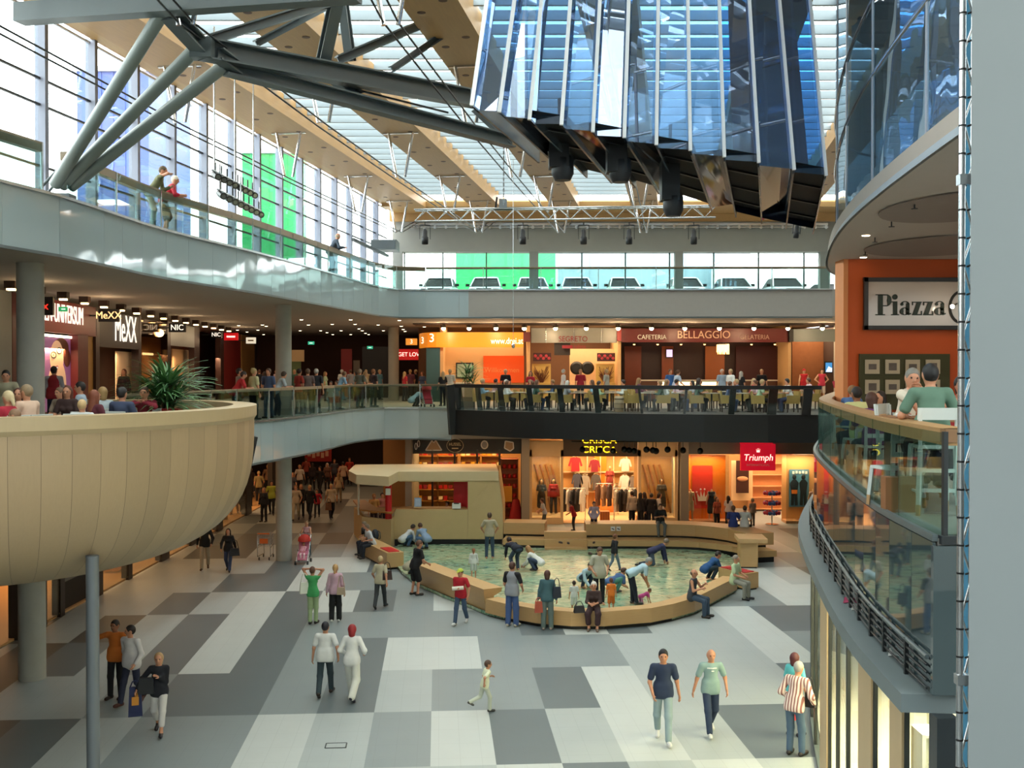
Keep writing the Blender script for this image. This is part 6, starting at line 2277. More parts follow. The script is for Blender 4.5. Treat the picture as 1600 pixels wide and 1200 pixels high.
for s_ in (-.22, .22):
    for x_ in (-.34, .38):
        mb().tube([(x_, s_ * .85 - .015, .06), (x_, s_ * .85 + .015, .06)], .06, 10).build('wheel', DARK_STEEL, tl)

# ---------------------------------------------------------------- on the map
def Mp(lab, px, py, h, face, pose, **k):
    return person(lab, at(px, py, z=ZM), h, face, pose, **k)


Mp('man in beige t-shirt and jeans standing on the map with his back to the viewer', 765, 873, 1.72, 0, 'hips', top=('short', '#a89c84'), bot=('long', '#3a4c60'), shoes=None, hair=('short', '#4a3426'), H=((-.2, .1, .95), (.2, .1, .95)))
Mp('person in white shirt and jeans crouching by the kiosk wall', 634, 854, 1.7, -60, 'crouch', top=('long', '#c4c8ca'), bot=('long', '#3c5878'), shoes='#3a3a3c', hair=('short', '#2a1e18'))
Mp('person in blue denim shirt crouching by the kiosk wall', 664, 858, 1.72, 40, 'crouch', top=('long', '#7e94ae'), bot=('long', '#5a7aa4'), shoes='#3a3a3c', hair=('short', '#4a3020'), P=(0, -.16, .42))
Mp('person in beige top sitting low inside the high counter', 642, 898, 1.6, -60, 'crouch', top=('long', '#a8a088'), bot=('long', '#4a5a70'), shoes='#2c2c30', hair=('short', '#6a5a48'))
Mp('little girl in white top standing on the map near the counter', 740, 904, 1.0, 0, 'stand', top=('long', '#d0d2d0'), bot=('short', '#c0c4c4'), shoes=None, hair=('pony', '#8a5434'))
Mp('person in dark top and pale belt bending far down over the map', 806, 892, 1.7, 30, 'bend', top=('long', '#1a1e2c'), bot=('long', '#3c4a60'), shoes=None, hair=('short', '#2c1c18'), P=(0, -.14, .80))
Mp('person in white long-sleeved top and jeans crouching on the map', 838, 891, 1.66, 70, 'crouch', top=('long', '#dadad6'), bot=('long', '#34425c'), shoes='#3a3a3a', hair=('long', '#a07448'), fem=True)
Mp('boy in black and white jacket striding across the map', 960, 892, 1.28, -62, 'walk', top=('long', '#18181c'), bot=('long', '#6a7a8a'), shoes='#3a3a3a', hair=('short', '#6a3c20'))
Mp('person in dark blue and orange top kneeling at the far side of the map', 1022, 884, 1.72, -85, 'kneel', top=('long', '#2a2c4c'), bot=('long', '#3a4654'), shoes='#2a2a2c', hair=('short', '#7a6a5a'), P=(0, -.12, .52))
Mp('older man in pale blue shirt and dark trousers bending forward on the map', 990, 944, 1.74, -80, 'bend', top=('short', '#a8c4d0'), bot=('long', '#1c2230'), shoes='#4a4a48', hair=('short', '#8a8a86'), P=(0, -.1, .92), lean=66, H=((-.1, .42, .62), (.12, .40, .60)))
Mp('toddler in pink crawling on the map', 1004, 943, .84, -80, 'kneel', top=('short', '#c04a8c'), bot=('long', '#b07a90'), shoes=None, hair=('short', '#6a4a38'), vox=.018)
Mp('man in pale grey shirt standing on the map behind the white-haired woman', 936, 945, 1.76, 190, 'stand', top=('short', '#b4b4a4'), bot=('long', '#1c2026'), shoes=None, hair=('short', '#4a3226'), nod=30, H=((-.2, .2, .98), (.2, .2, .98)), loose=.02, hem=.14)
Mp('person in pale blue shirt crouching on the map beside the man in grey', 914, 918, 1.7, -150, 'crouch', top=('long', '#a8c0cc'), bot=('long', '#2c3850'), shoes='#8a6a4a', hair=('short', '#3a2a20'))
Mp('person in teal trousers and blue top crouching far forward on the map', 958, 925, 1.66, -60, 'crouch', top=('short', '#3c5a84'), bot=('long', '#4c8478'), shoes='#5a5a5a', hair=('short', '#4a3020'), P=(0, -.16, .34), lean=70)
Mp('small child in orange shirt on the map behind the curved bench', 955, 957, .98, 0, 'stand', top=('short', '#d8782a'), bot=('short', '#c86a24'), shoes=None, hair=('short', '#5a3020'))
Mp('small dark-haired child in white on the map behind the curved bench', 897, 958, .92, 0, 'stand', top=('short', '#cdd4d2'), bot=('short', '#d0d4d2'), shoes=None, hair=('short', '#2c1c16'))
Mp('man in bright dark blue t-shirt crouching near the right end of the map', 1108, 906, 1.74, -75, 'crouch', top=('short', '#1f4a7c'), bot=('long', '#24303c'), shoes=None, hair=('short', '#241a16'), P=(0, -.16, .36))
# shoes left on the steps
for n, (px_, py, z, r_) in enumerate(((882, 834, .41, .3), (893, 834, .41, -.2), (876, 849, .45, .6), (888, 850, .45, .2), (928, 849, .45, -.3), (925, 857, .3, .2), (922, 866, .12, .5), (932, 867, .12, .1))):
    p_ = at(px_, py, z=z)
    t = thing('shoe', 'dark shoe left on the wooden steps to the map, %s' % ['furthest back left', 'furthest back right', 'on the top step, left', 'on the top step, middle', 'on the top step, right', 'on the middle step', 'beside the lowest step, left', 'beside the lowest step, right'][n], 'shoe', p_, r_, 'shoes on the wooden steps')
    mb().ball((0, 0, .04), .05, 10, 6, (.9, 2.6, .8)).build('upper', mat('#2a2024' if n % 2 else '#4a3a34', .6), t)
    mb().ball((0, 0, .012), .05, 10, 6, (1, 2.8, .25)).build('sole', mat('#14100f', .6), t)
sg_ = thing('notice_board', 'two small white shoe notices on the front of the long tiered bench', 'sign', at(962, 826, y=43.0))
for k in (-.11, .11):
    mb().box((k, -.02, 0), (.17, .015, .17)).build('plate', mat('#e4e4e0', .5), sg_)
    mb().box((k, -.032, -.01), (.11, .01, .035), ry=.4).build('shoe_symbol', BLACK, sg_)
# ---------------------------------------------------------------- behind the map
def Bk(lab, px, py, head, z, y=None, **k):
    p = at(px, py, z=z) if y is None else Vector((X(px, y), y, z))
    return person(lab, p, k.pop('h', None) or hgt(px, head, p), **k)


Bk('person in lilac shirt and dark jeans standing on the landing of the wooden steps', 928, 836, 783, .4, face=180, top=('long', '#b8a4b4'), bot=('long', '#1c2030'), shoes='#18161a', hair=('short', '#3a281e'), H=((-.18, .1, .95), (.18, .1, .95)))
Bk('boy in white t-shirt and grey trousers stepping off the short tiered bench', 850, 826, 778, .4, face=100, top=('short', '#cfc8c0'), bot=('long', '#5a5648'), shoes='#4a3a30', hair=('short', '#5a3a28'), pose='lean')
Bk('boy in red t-shirt bending on the landing of the wooden steps', 896, 830, 782, .4, face=70, top=('short', '#b0201c'), bot=('long', '#3a322c'), shoes='#2a2420', hair=('short', '#2c1a14'), pose='lean', lean=20)
p_ = Vector((X(1032, 43.3), 43.3, .46))
person('person in black t-shirt and grey jeans sitting on the long tiered bench', p_, 1.62, 180, 'sit', top=('short', '#17171a'), bot=('long', '#6a6e6c'), shoes='#7a766c', hair=('short', '#3a2418'), H=((-.1, .3, .85), (.1, .3, .85)))
for px_, c, hc_, lab in ((1146, '#2c3c7c', '#6a4a38', 'person in blue shirt with back turned at the end of the tiered bench'), (1164, '#c8c8c4', '#4a3020', 'person in white shirt with back turned at the end of the tiered bench')):
    p_ = Vector((X(px_, 42.3), 42.3, .46))
    person(lab, p_, 1.66, -20, 'sit', top=('short', c), bot=('long', '#1c1e28'), hair=('short', hc_))
for px_, py, hd, t_, b_, hr, fm, lab, fc in ((1120, 826, 776, '#9c4a34', '#17141a', ('long', '#2c1a14'), True, 'woman in rust coloured top before the orange shop window', 200), (1138, 824, 774, '#c8c0c4', '#1c1a20', ('long', '#17100e'), True, 'black-haired woman in white top before the lingerie shop door', -30), (1176, 822, 779, '#8a7a70', '#5a5048', ('short', '#7a6a58'), False, 'man in grey brown t-shirt with a white bag before the lingerie shop', 20)):
    Bk(lab, px_, py, hd, 0, face=fc, top=('short', t_), bot=('long', b_), hair=hr, fem=fm)
for n, (px_, y, t_, b_, hr, fm, fc, ps) in enumerate(((988, 48.6, '#b8a898', '#1a1418', ('short', '#2c1c14'), False, 30, 'stand'), (1001, 48.0, '#17141a', '#1c181c', ('long', '#1c120e'), True, -60, 'stand'), (1010, 48.4, '#2a2028', '#22202c', ('long', '#2c1a12'), True, 60, 'lean'), (1018, 47.8, '#15131a', '#191620', ('short', '#1c140e'), False, -20, 'stand'), (1027, 48.2, '#c8beb8', '#2c2c34', ('bob', '#2a1a12'), True, -100, 'lean'))):
    Bk('%s in front of the fashion shop entrance' % ['man in pale shirt, leftmost of the group', 'long-haired woman in black', 'woman in dark jacket bowing slightly', 'man dressed all in black', 'woman in pale top, rightmost of the group'][n], px_, 0, 0, 0, y=y, h=1.66, face=fc, pose=ps, top=('long', t_), bot=('long', b_), hair=hr, fem=fm)
# mannequins
def manq(lab, px, y, z, h, col, top, bot, headless=False, **k):
    return person(lab, Vector((X(px, y), y, z)), h, 180, 'stand', top=top, bot=bot, shoes=None, hair=k.pop('hair', None), skin=mat(col, .35, 0, .02), cat='mannequin', name='mannequin', headless=headless, **k)


manq('long-haired mannequin in black dress in the left fashion shop window', 846, 50.7, .3, 1.7, '#c49a70', ('short', '#1a1416'), ('skirt', '#1c1618'), fem=True, hair=('long', '#1a120f'))
manq('mannequin in red top and black trousers in the left fashion shop window', 865, 50.9, .3, 1.7, '#c49a70', ('long', '#a01c20'), ('long', '#17141a'), fem=True, hair=('long', '#1c130f'))
manq('mannequin in grey dress in the right fashion shop window', 1034, 50.7, .3, 1.7, '#a87c58', ('short', '#4a4440'), ('skirt', '#3c3632'), fem=True, hair=('bob', '#17100e'))
manq('mannequin in dark red dress on the podium inside the fashion shop', 953, 54.2, .7, 1.6, '#c08a60', ('short', '#8a3024'), ('skirt', '#7c3a28'), fem=True)
pd = thing('podium', 'orange podium under the mannequin inside the fashion shop', 'podium', (X(953, 54.2), 54.2, 0))
mb().lathe([(.5, 0), (.46, .68), (.4, .7)], (0, 0, 0), 20).build('podium_body', mat('#c8742a', .5), pd)
manq('headless pale mannequin in underwear left in the orange shop window', 1079, 50.15, .12, 1.6, '#e2c49c', None, ('short', '#d8c09a'), True, fem=True)
manq('headless mannequin in black slip right in the orange shop window', 1112, 50.15, .12, 1.6, '#e0c098', ('vest', '#15121a'), ('skirt', '#141118'), True, fem=True)
manq('headless mannequin in red patterned swimwear in the window with the blue poster', 1271, 50.15, .12, 1.6, '#d8b48c', ('vest', '#b08a80'), ('short', '#8a4a44'), True, fem=True)
# kiosk staff, guests on the end bench
person('kiosk worker in pale shirt behind the serving window', Vector((X(699, 44.9), 44.9, 0)), 1.66, 150, 'stand', top=('short', '#cbb48c'), bot=('long', '#6a5a48'), hair=('short', '#3a281c'))
for px_, y, c, lab in ((584, 47.6, '#c89a5a', 'fair guest in yellow shirt behind the kiosk counter'), (597, 48.0, '#b8746a', 'dark-haired guest in pink shirt behind the kiosk counter')):
    person(lab, Vector((X(px_, y), y, 0)), 1.66, 200, 'stand', top=('short', c), bot=('long', '#3a3038'), hair=('short', '#a0703c' if px_ < 590 else '#2a1a12'))
for dy, fc, lab, c in ((.0, 120, 'person in striped white top with backpack sitting on the end bench', '#c0c4c8'), (.75, 130, 'person in dark jacket sitting behind the striped top on the end bench', '#3a3c40')):
    p_ = at(582, 852, z=.55) + Vector((-.3 * dy, dy, 0))
    p_.z = .08
    person(lab, p_, 1.66, fc, 'sit', top=('short', c), bot=('long', '#1e222c'), hair=('short', '#6a5a48'), lean=22)
bp_ = thing('backpack', 'dark blue backpack on the back of the striped person on the end bench', 'backpack', at(586, 836, y=42.1), R(30))
mb().ball((0, 0, 0), .2, 12, 8, (.8, .6, 1.15)).build('bag_body', mat('#2a3644', .7), bp_)
for s_ in (-.1, .1):
    mb().tube([(s_, -.08, .16), (s_, -.26, .12), (s_, -.28, -.1), (s_, -.1, -.16)], .02, 6).build('strap', DARK_STEEL, bp_)
# ================================================================== left side shops, gallery furniture, cars, plants, more people
ORD = ['first', 'second', 'third', 'fourth', 'fifth', 'sixth', 'seventh', 'eighth', 'ninth', 'tenth', 'eleventh', 'twelfth', 'thirteenth', 'fourteenth', 'fifteenth', 'sixteenth', 'seventeenth', 'eighteenth', 'nineteenth', 'twentieth', 'twenty-first', 'twenty-second', 'twenty-third', 'twenty-fourth', 'twenty-fifth', 'twenty-sixth']
P0, DL = Vector((-14.4, 30.5)), Vector((-.0678, 1)).normalized()
RZL = math.atan2(DL.y, DL.x)      # local x runs along the wall, into the depth


def lpt(px, inset=0.0):
    u = (px - 800) / FPX
    y = (P0.x + inset + .0678 * P0.y) / (u + .0678)
    return Vector((u * y, y))


def lboard(name, px0, px1, z0, z1, m, lab=None, cat=None, th=.1, inset=0.0, group=None, kind=None):
    a, b = lpt(px0, inset), lpt(px1, inset)
    L = (b - a).length
    d = mb()
    d.box((L / 2, th / 2, (z1 - z0) / 2), (L, th, z1 - z0))
    o = d.build(name, m, loc=(a.x, a.y, z0), rz=RZL)
    return tag(o, lab, cat, group, kind)


def ltext(s, par, px, z, size, m, **k):
    """letters on a board of the left wall, read from the hall side"""
    p = lpt(px)
    a = Vector((par.location.x, par.location.y))
    return text(s, size, m, par, ((p - a).dot(DL), -.03, z - par.location.z), **k)


MAROON = mat('#8a1418', .45, 0, .06)
o = lboard('shop_fascia', 26, 152, 8.25, 9.3, MAROON, 'dark red fascia with white capital letters above the spectacles poster', 'sign')
ltext('BRILLEN-UNIVERSUM', o, 90, 8.86, .86, LETTER_W, sx=.62)
lboard('wall_shop_pier', 122, 138, Z1, 8.3, mat('#6a1416', .45, 0, .05), 'dark red pier right of the spectacles poster', None, .3, kind='structure')
lboard('wall_shop_pier', 20, 28, Z1, 9.3, mat('#5a1014', .5), None, None, .3, kind='structure')
lboard('wall_panel', 0, 19, Z1, 9.3, mat('#8d8f88', .6), 'pale grey wall panel at the far left edge beside the dark red pier', 'panel')
po_ = lboard('spectacles_poster', 66, 121, Z1 + .3, 8.1, mat('#8e5a86', .5, 0, .05, .6, emit=.35), 'big lit poster of a smiling woman with glasses on purple ground', 'poster', .06, -.25)
pw_ = (lpt(121, -.25) - lpt(66, -.25)).length
def pel(nm, x, z, rx_, rz_, m, d=.0, rot=0.0):
    q = mb()
    q.plate([(x + rx_ * math.cos(t) * math.cos(rot) - rz_ * math.sin(t) * math.sin(rot), z + rx_ * math.cos(t) * math.sin(rot) + rz_ * math.sin(t) * math.cos(rot)) for t in [2 * PI * k / 24 for k in range(24)]], -.012 - d, -.004 - d)
    return q.build(nm, m, po_)
SKP = mat('#e0b48c', .5, 0, .05, 1, emit=.4)
W_ = pw_
pel('hair_print', W_ * 0.48, 2.0, W_ * .25, .40, mat('#6a3420', .6), .0, .1)
pel('hair_bun_print', W_ * 0.68, 1.75, W_ * .10, .3, mat('#6a3420', .6), .002)
pel('neck_print', W_ * 0.52, 1.0, W_ * .12, .62, SKP, .004, .3)
pel('face_print', W_ * 0.38, 1.72, W_ * .185, .60, SKP, .01, .25)
pel('hand_print', W_ * 0.24, .92, W_ * .07, .42, SKP, .014, .3)
pel('dress_print', W_ * 0.60, .35, W_ * .3, .5, mat('#8a6a3c', .7, 0, .2), .008)
for x_ in (.28, .44):
    q = mb()
    for k in range(20):
        t0, t1 = 2 * PI * k / 20, 2 * PI * (k + 1) / 20
        c_x, c_z = W_ * x_, 1.84 + (x_ - .28) * .9
        q.bar((c_x + W_ * .072 * math.cos(t0), -.032, c_z + .10 * math.sin(t0)), (c_x + W_ * .072 * math.cos(t1), -.032, c_z + .10 * math.sin(t1)), .03, .01, up=(0, 1, 0))
    q.ball((c_x, -.03, c_z), .035, 8, 5, (1.2, .2, .7))
    q.build('glasses_print', mat('#2a1a18', .4), po_)
pel('lip_print', W_ * 0.34, 1.38, W_ * .075, .085, mat('#b8403c', .5), .018, .3)
pel('smile_print', W_ * 0.34, 1.38, W_ * .06, .05, mat('#fff4ec', .5, 0, 0, emit=.4), .022, .3)
lboard('light_strip', 66, 121, 8.12, 8.2, glow('#fff0d0', 4), 'thin lit strip above the spectacles poster', 'light', .05, -.2)
lboard('wall_shop_strip', 138, 150, Z1, 8.3, mat('#c09048', .5, 0, .2, 4), None, None, .2, -.1, kind='structure')
o = lboard('shop_fascia', 156, 219, 7.9, 9.25, mat('#241613', .5, 0, .05), 'dark brown fascia with white wide letters left of the palm', 'sign')
ltext('MeXX', o, 196, 8.62, 1.5, LETTER_W, sx=.75)
lboard('display_backdrop', 182, 206, Z1, 7.8, mat('#e8c8a4', .5, 0, .02), 'bright cream display panel behind the palm', 'panel', .05, -.4)
for a, b in ((150, 156), (217, 221), (262, 267), (304, 312), (345, 350)):
    lboard('wall_shop_post', a, b, Z1, 9.3, mat('#3a1e16', .4, 0, .05), None, None, .3, kind='structure')
lboard('shop_fascia', 267, 304, 8.2, 9.25, mat('#8a8f8e', .4, 0, .05), 'grey fascia of the shop right of the palm', 'sign')
lboard('display_backdrop', 270, 300, Z1 + .2, 8.1, mat('#dcb080', .5, 0, .04), 'cream lit display wall behind glass right of the palm', 'panel', .06, -.6)
lboard('glass_panel_front', 221, 262, Z1, 9.2, glass('#e8dcc8', .1, 0, '#f0e8e0', .5), 'tall glass front between the two dark shops on the left gallery', 'window', .03)
lboard('display_backdrop', 222, 262, Z1, 8.6, mat('#a87848', .5, 0, .12, 1.2), 'brown display wall behind the tall glass front on the left gallery', 'panel', .06, -1.2)
lboard('light_strip', 224, 240, 7.75, 7.85, glow('#ffe0b0', 4), 'short lit strip behind the tall glass front', 'light', .05, -1)
lboard('shop_wall', 350, 376, Z1, 9.3, mat('#7c1a14', .5, 0, .08), 'red lit shop wall further down the left gallery', 'panel')
lboard('shop_wall', 378, 398, Z1, 9.3, mat('#b98a4c', .5, 0, .08), 'yellowish lit shop wall further down the left gallery', 'panel')
lboard('shop_wall', 400, 432, Z1, 9.3, mat('#3a1c16', .5, 0, .1), 'dark shop wall behind the middle round column', 'panel')
struct('wall_left.001', mb().strip([tuple(lpt(-60, -2.4)), tuple(lpt(430, -2.4))], Z1, Z2B, .1), mat('#4a2a1c', .8))


def blade(px, z, w, h, depth, txt, m, tm, lab, ts=.36):
    t = thing('blade_sign', lab, 'sign', (X(px, depth), depth, z))
    mb().box((0, .06, 0), (w, .12, h)).build('box_body', m, t)
    if txt:
        text(txt, ts, tm, t, (0, -.01, 0), sx=.95)
    else:
        mb().box((0, -.01, 0), (w * .6, .02, h * .22)).build('text_line', tm, t)
    mb().bar((-w / 2, .06, 0), (-w / 2 - .5, .06, 0), .05).build('bracket', DARK_STEEL, t)
    return t


AMB = glow('#ffc888', 1.6)
blade(170, Zy(493, 38.5), .72, .44, 38.5, 'MeXX', BLACK, AMB, 'black box sign with amber letters hanging before the dark brown fascia')
blade(277, Zy(512, 49), .76, .40, 49, 'NIC', BLACK, LETTER_W, 'nearer black box sign with three white letters on the left gallery')
blade(338, Zy(523, 58), .58, .34, 58, 'NIC', BLACK, LETTER_W, 'farther black box sign with three white letters on the left gallery', .3)
blade(361, Zy(526, 62), .8, .42, 62, '', mat('#c8141a', .4, 0, 0, emit=.6), LETTER_W, 'red lit box sign with white letters on the left gallery', .26)
blade(392, Zy(532, 64), .56, .36, 64, '', mat('#d8d0b8', .4, 0, 0, emit=.9), mat('#7a6030', .5), 'pale lit box sign far down the left gallery', .26)
blade(72, Zy(478, 33), .44, .56, 33, 'x', BLACK, glow('#e03020', 1.5), 'black box sign with a red letter beside the left round column', .36)
eb_ = thing('exit_sign', 'small green exit sign hanging before the dark red fascia', 'sign', at(98, 483, y=33))
mb().box((0, .03, 0), (.26, .05, .14)).build('box_body', glow('#2fa864', .7), eb_)
mb().box((.02, -.005, 0), (.12, .01, .03)).build('arrow', glow('#ffffff', 1), eb_)
for n, (px_, py) in enumerate(((486, 536), (578, 543))):
    t = thing('exit_sign', 'small green exit sign under the gallery ceiling %s' % ('right of the middle round column' if n == 0 else 'left of the far round column'), 'sign', at(px_, py, y=56 + 6 * n))
    mb().box((0, .03, 0), (.32, .05, .16)).build('box_body', glow('#2fa884', .9), t)
    mb().box((0, -.005, 0), (.16, .01, .03)).build('arrow', glow('#ffffff', 1), t)
# warm lamps along the left shop fascias
for n in range(17):
    q = P0 + DL * (-3 + 2.05 * n) + Vector((.75, 0))
    t = thing('ceiling_lamp', 'warm lamp above the left gallery shops, %s from the viewer' % ORD[n], 'lamp', (q.x, q.y, 9.22), 0, 'warm lamps above the left gallery shops')
    mb().box((0, 0, .13), (.3, .24, .2)).build('housing', mat('#3a2416', .5), t)
    mb().box((0, 0, .0), (.2, .16, .05)).build('diffuser', glow('#ffd490', 9), t)
    if n % 3 == 1:
        light('gallery_light', 'POINT', (q.x + .7, q.y, 8.9), 26, WARM, .2)
for px_, w_ in ((95, 4.5), (190, 4), (285, 5), (360, 6)):
    a = lpt(px_, .4)
    light('shop_light', 'AREA', (a.x - .58, a.y, 7.75), 130, WARM, w_, .16, (0, 0, RZL))
# small ceiling downlights over the gallery
DLP = [(471, 500), (482, 508), (519, 507), (548, 500), (555, 507), (591, 508), (624, 501), (627, 510), (630, 515), (633, 518), (469, 517), (501, 517), (511, 520), (520, 523), (525, 526), (561, 514), (566, 517), (571, 521), (576, 523), (581, 526), (533, 517), (548, 523), (599, 517), (373, 509), (410, 508), (416, 510), (403, 516), (386, 519), (371, 516), (412, 523), (425, 527), (543, 528), (501, 527), (663, 511)]
for n, (px_, py) in enumerate(DLP):
    p = at(px_, py, z=Z2B - .012)
    tag(mb().lathe([(.07, 0), (.085, .012)], (0, 0, 0), 10).build('downlight', glow('#ffe6bc', 9), loc=p), 'small round downlight in the ceiling of the left gallery', 'downlight', 'downlights in the gallery ceiling')
light('gallery_area_light', 'AREA', (-11.5, 56, 9.3), 200, '#ffe0c0', 8, 22)
light('gallery_area_light', 'AREA', (-9, 63, 9.3), 160, '#ffdcb0', 12, 3)  # extra lamp added to brighten the far back of the gallery
light('gallery_area_light', 'AREA', (-2, 53, 9.3), 240, '#ffdcb0', 10, 3)
light('gallery_area_light', 'AREA', (8, 53, 9.3), 240, '#ffdcb0', 10, 3)
# far gallery depth
for a, b, z0, z1, c, em, lab, yy in ((533, 550, Z1, 8.4, '#8a1814', .15, 'red lit shop front far back on the gallery beside dark walls', 68), (552, 562, Z1, 7.7, '#b0a088', .15, 'cream lit shelves far back on the gallery', 69), (566, 606, Z1, 8.5, '#100c0c', 0, 'black wall far back on the gallery left of the far column', 66), (455, 470, Z1, 8.3, '#6a7a4a', .1, 'greenish pillar far back on the gallery', 67), (456, 475, 7.6, 8.3, '#caa878', .5, 'cream lit sign band behind the middle column', 66)):
    d = mb()
    d.box2((X(a, yy), yy, z0), (X(b, yy), yy + .1, z1))
    tag(d.build('far_panel', mat(c, .5, 0, .08, 2)), lab, 'panel')
# ---------------------------------------------------------------- ground floor, left shops
XL = -12.85
def gy(px):
    return XL * FPX / (px - 800)


def gboard(name, px0, px1, z0, z1, m, lab=None, cat=None, inset=0.0, th=.1, kind=None):
    y0, y1 = gy(px0), gy(px1)
    d = mb()
    d.box2((-th, 0, 0), (0, y1 - y0, z1 - z0))
    o = d.build(name, m, loc=(XL - inset, y0, z0))
    return tag(o, lab, cat, None, kind)


gboard('wall_left_fascia', -200, 432, 3.15, Z1B, mat('#2c201a', .6, 0, .1), 'dark fascia above the left ground floor shops', kind='structure')
for a, b in ((-60, -30), (26, 32), (68, 72), (93, 100), (152, 160), (200, 206), (252, 264), (298, 306), (340, 348), (385, 393), (425, 434)):
    gboard('wall_left_post', a, b, 0, 3.2, mat('#2a2420', .45, 0, .05), None, None, kind='structure', th=.25)
gboard('wall_panel', 100, 132, .9, 3.0, mat('#6f6c66', .5), 'grey panel in the dark wall behind the steel pole', 'panel', .1)
gboard('wall_left_base', 100, 152, 0, 3.15, mat('#1c1613', .6), None, None, .2, kind='structure')
for a, b in ((32, 68), (72, 93), (160, 200), (206, 252), (264, 298), (306, 340), (348, 385)):
    gboard('shop_window', a, b, .08, 3.15, SHOP_GLASS, 'shop window pane of the left ground floor, %s' % {32: 'hidden mostly by the left column', 72: 'right of the left column', 160: 'first one right of the steel pole', 206: 'second one right of the steel pole', 264: 'third one right of the steel pole', 306: 'first one behind the couple in black', 348: 'second one behind the couple in black'}[a], 'window', .02, .02)
struct('floor.005', mb().box2((-18, 24, 0), (XL - .1, 62, .06)), mat('#c49a68', .5, 0, .05), 'pale floor of the left ground floor shops')
struct('wall_left.002', mb().box2((-18.2, 22, 0), (-18, 62, Z1B)), mat('#a8743c', .7, 0, .1))
for y_, e_ in ((28.5, 60), (35.5, 300), (41.5, 260), (47.5, 300), (54, 320)):
    light('shop_light', 'AREA', (-15.2, y_, 3.95), e_ * .7, '#ffca90', 3.6, 4)
for n, (px_, ins, cols) in enumerate(((172, 1.1, ('#141416', '#1c1c20', '#101014', '#2a2a2e')), (226, 1.0, ('#121214', '#1a1a1e', '#17171a', '#222226')), (280, 1.2, ('#17171a', '#0f0f12', '#1d1d20')))):
    y_ = gy(px_)
    t = thing('clothes_rack', 'clothes rack with black clothes in the left ground floor shop, %s from the steel pole' % ORD[n], 'clothes rack', (XL - ins, y_, .06), PI / 2)
    mb().tube([(-.6, 0, .05), (-.6, 0, 1.4), (.6, 0, 1.4), (.6, 0, .05)], .02, 6).build('rail', CHROME, t)
    mb().box((0, 0, .04), (1.3, .5, .03)).build('foot', CHROME, t)
    for k, c in enumerate(cols):
        garment((XL - ins, y_ - .4 + .8 * k / (len(cols) - 1), 1.42), .46, .95, c, 'black garment on the %s clothes rack right of the steel pole' % ORD[n], 'black clothes on the %s rack' % ORD[n], rz=R(70))
for n, (px_, c) in enumerate(((316, '#b85a20'), (330, '#c87a2c'), (358, '#a83c18'), (372, '#d08a3c'), (12, '#b86a28'), (52, '#6a3418'))):
    y_ = gy(px_)
    shelf_rack('goods_shelf', 'warm lit goods shelf in the left ground floor shops, %s of six' % ['third', 'fourth', 'fifth', 'sixth', 'first', 'second'][n], (XL - 1.6, y_, .06), 1.4, 2.6, 6, mat(c, .5, 0, .15, 5), -PI / 2 + PI)
    for k in range(5):
        for c2 in range(4):
            tag(mb().box((0, 0, .12), (.2, .22, .24)).build('goods_box', SWEET[(k * 3 + c2 * 2 + n) % 7], loc=(XL - 1.62, y_ - .5 + .32 * c2, .17 + 2.45 * k / 5 + .02)), 'coloured goods box on the %s shelf of the left ground floor' % ['third', 'fourth', 'fifth', 'sixth', 'first', 'second'][n], 'box', 'goods on the left ground floor shelves %d' % n)
rb_ = thing('red_banner', 'red banner with pale letters over the far end of the ground floor passage', 'sign', at(497, 710, y=69))
mb().box((0, .03, 0), (1.7, .06, .9)).build('cloth', mat('#a01c14', .6, 0, .05), rb_)
for k in range(5):
    mb().box((-.56 + .28 * k, -.01, .05 * (-1) ** k), (.2, .02, .34)).build('letter_block', mat('#d8a890', .5, 0, 0), rb_)
mb().box((1.0, 1.0, -1.6), (1.2, .8, 1.6)).build('red_stand', mat('#7c1410', .6), rb_)
struct('wall_back.004', mb().box2((-18, 71, 0), (-4, 71.2, Z1B)), mat('#2c1c14', .8, 0, .2, 1.5))
light('passage_light', 'AREA', (-9.5, 56, 4.0), 230, '#ffc894', 6, 24)
light('passage_light', 'AREA', (-10.8, 38, 4.0), 50, '#ffc490', 3, 12)
light('passage_light', 'AREA', (3, 47, 4.0), 230, '#ffc890', 14, 3)
light('balcony_light', 'AREA', (8.5, 17, 9.3), 130, '#ffd8b0', 4, 10)
for n, (px_, py) in enumerate(((1442, 312), (1449, 344), (1353, 369), (1373, 390), (1483, 378), (1349, 403), (1440, 399))):
    p = at(px_, py, z=Z2B - .012)
    tag(mb().lathe([(.06, 0), (.075, .012)], (0, 0, 0), 12).build('downlight', glow('#ffe2b4', 12), loc=p), 'small round downlight in the pale ceiling of the right balcony', 'downlight', 'downlights in the right balcony ceiling')
for n, (cx_, cy_, rx_, ry_) in enumerate(((X(1500, 16.2), 16.2, 1.1, 1.6), (X(1470, 21.2), 21.2, 1.4, 1.8))):
    tag(mb().lathe([(1, 0), (1, .02)], (cx_, cy_, Z2B - .03), 40, rx_, ry_).build('ceiling_disc', mat('#8c8078', .8)), 'round recessed disc in the right balcony ceiling, %s one' % ('nearer' if n == 0 else 'farther'), 'ceiling panel')
for n, (px_, py) in enumerate(((1429, 326), (1393, 354), (1367, 378), (1352, 398))):
    p = at(px_, py, z=Z2B - .09)
    t = thing('ceiling_sprinkler', 'small dark sprinkler head under the right balcony ceiling, %s from the viewer' % ORD[n], 'sprinkler', p)
    mb().tube([(0, 0, 0), (0, 0, .08)], .012, 6).build('pipe', DARK_STEEL, t)
    mb().lathe([(.05, -.01), (.05, 0)], (0, 0, 0), 8).build('plate', DARK_STEEL, t)
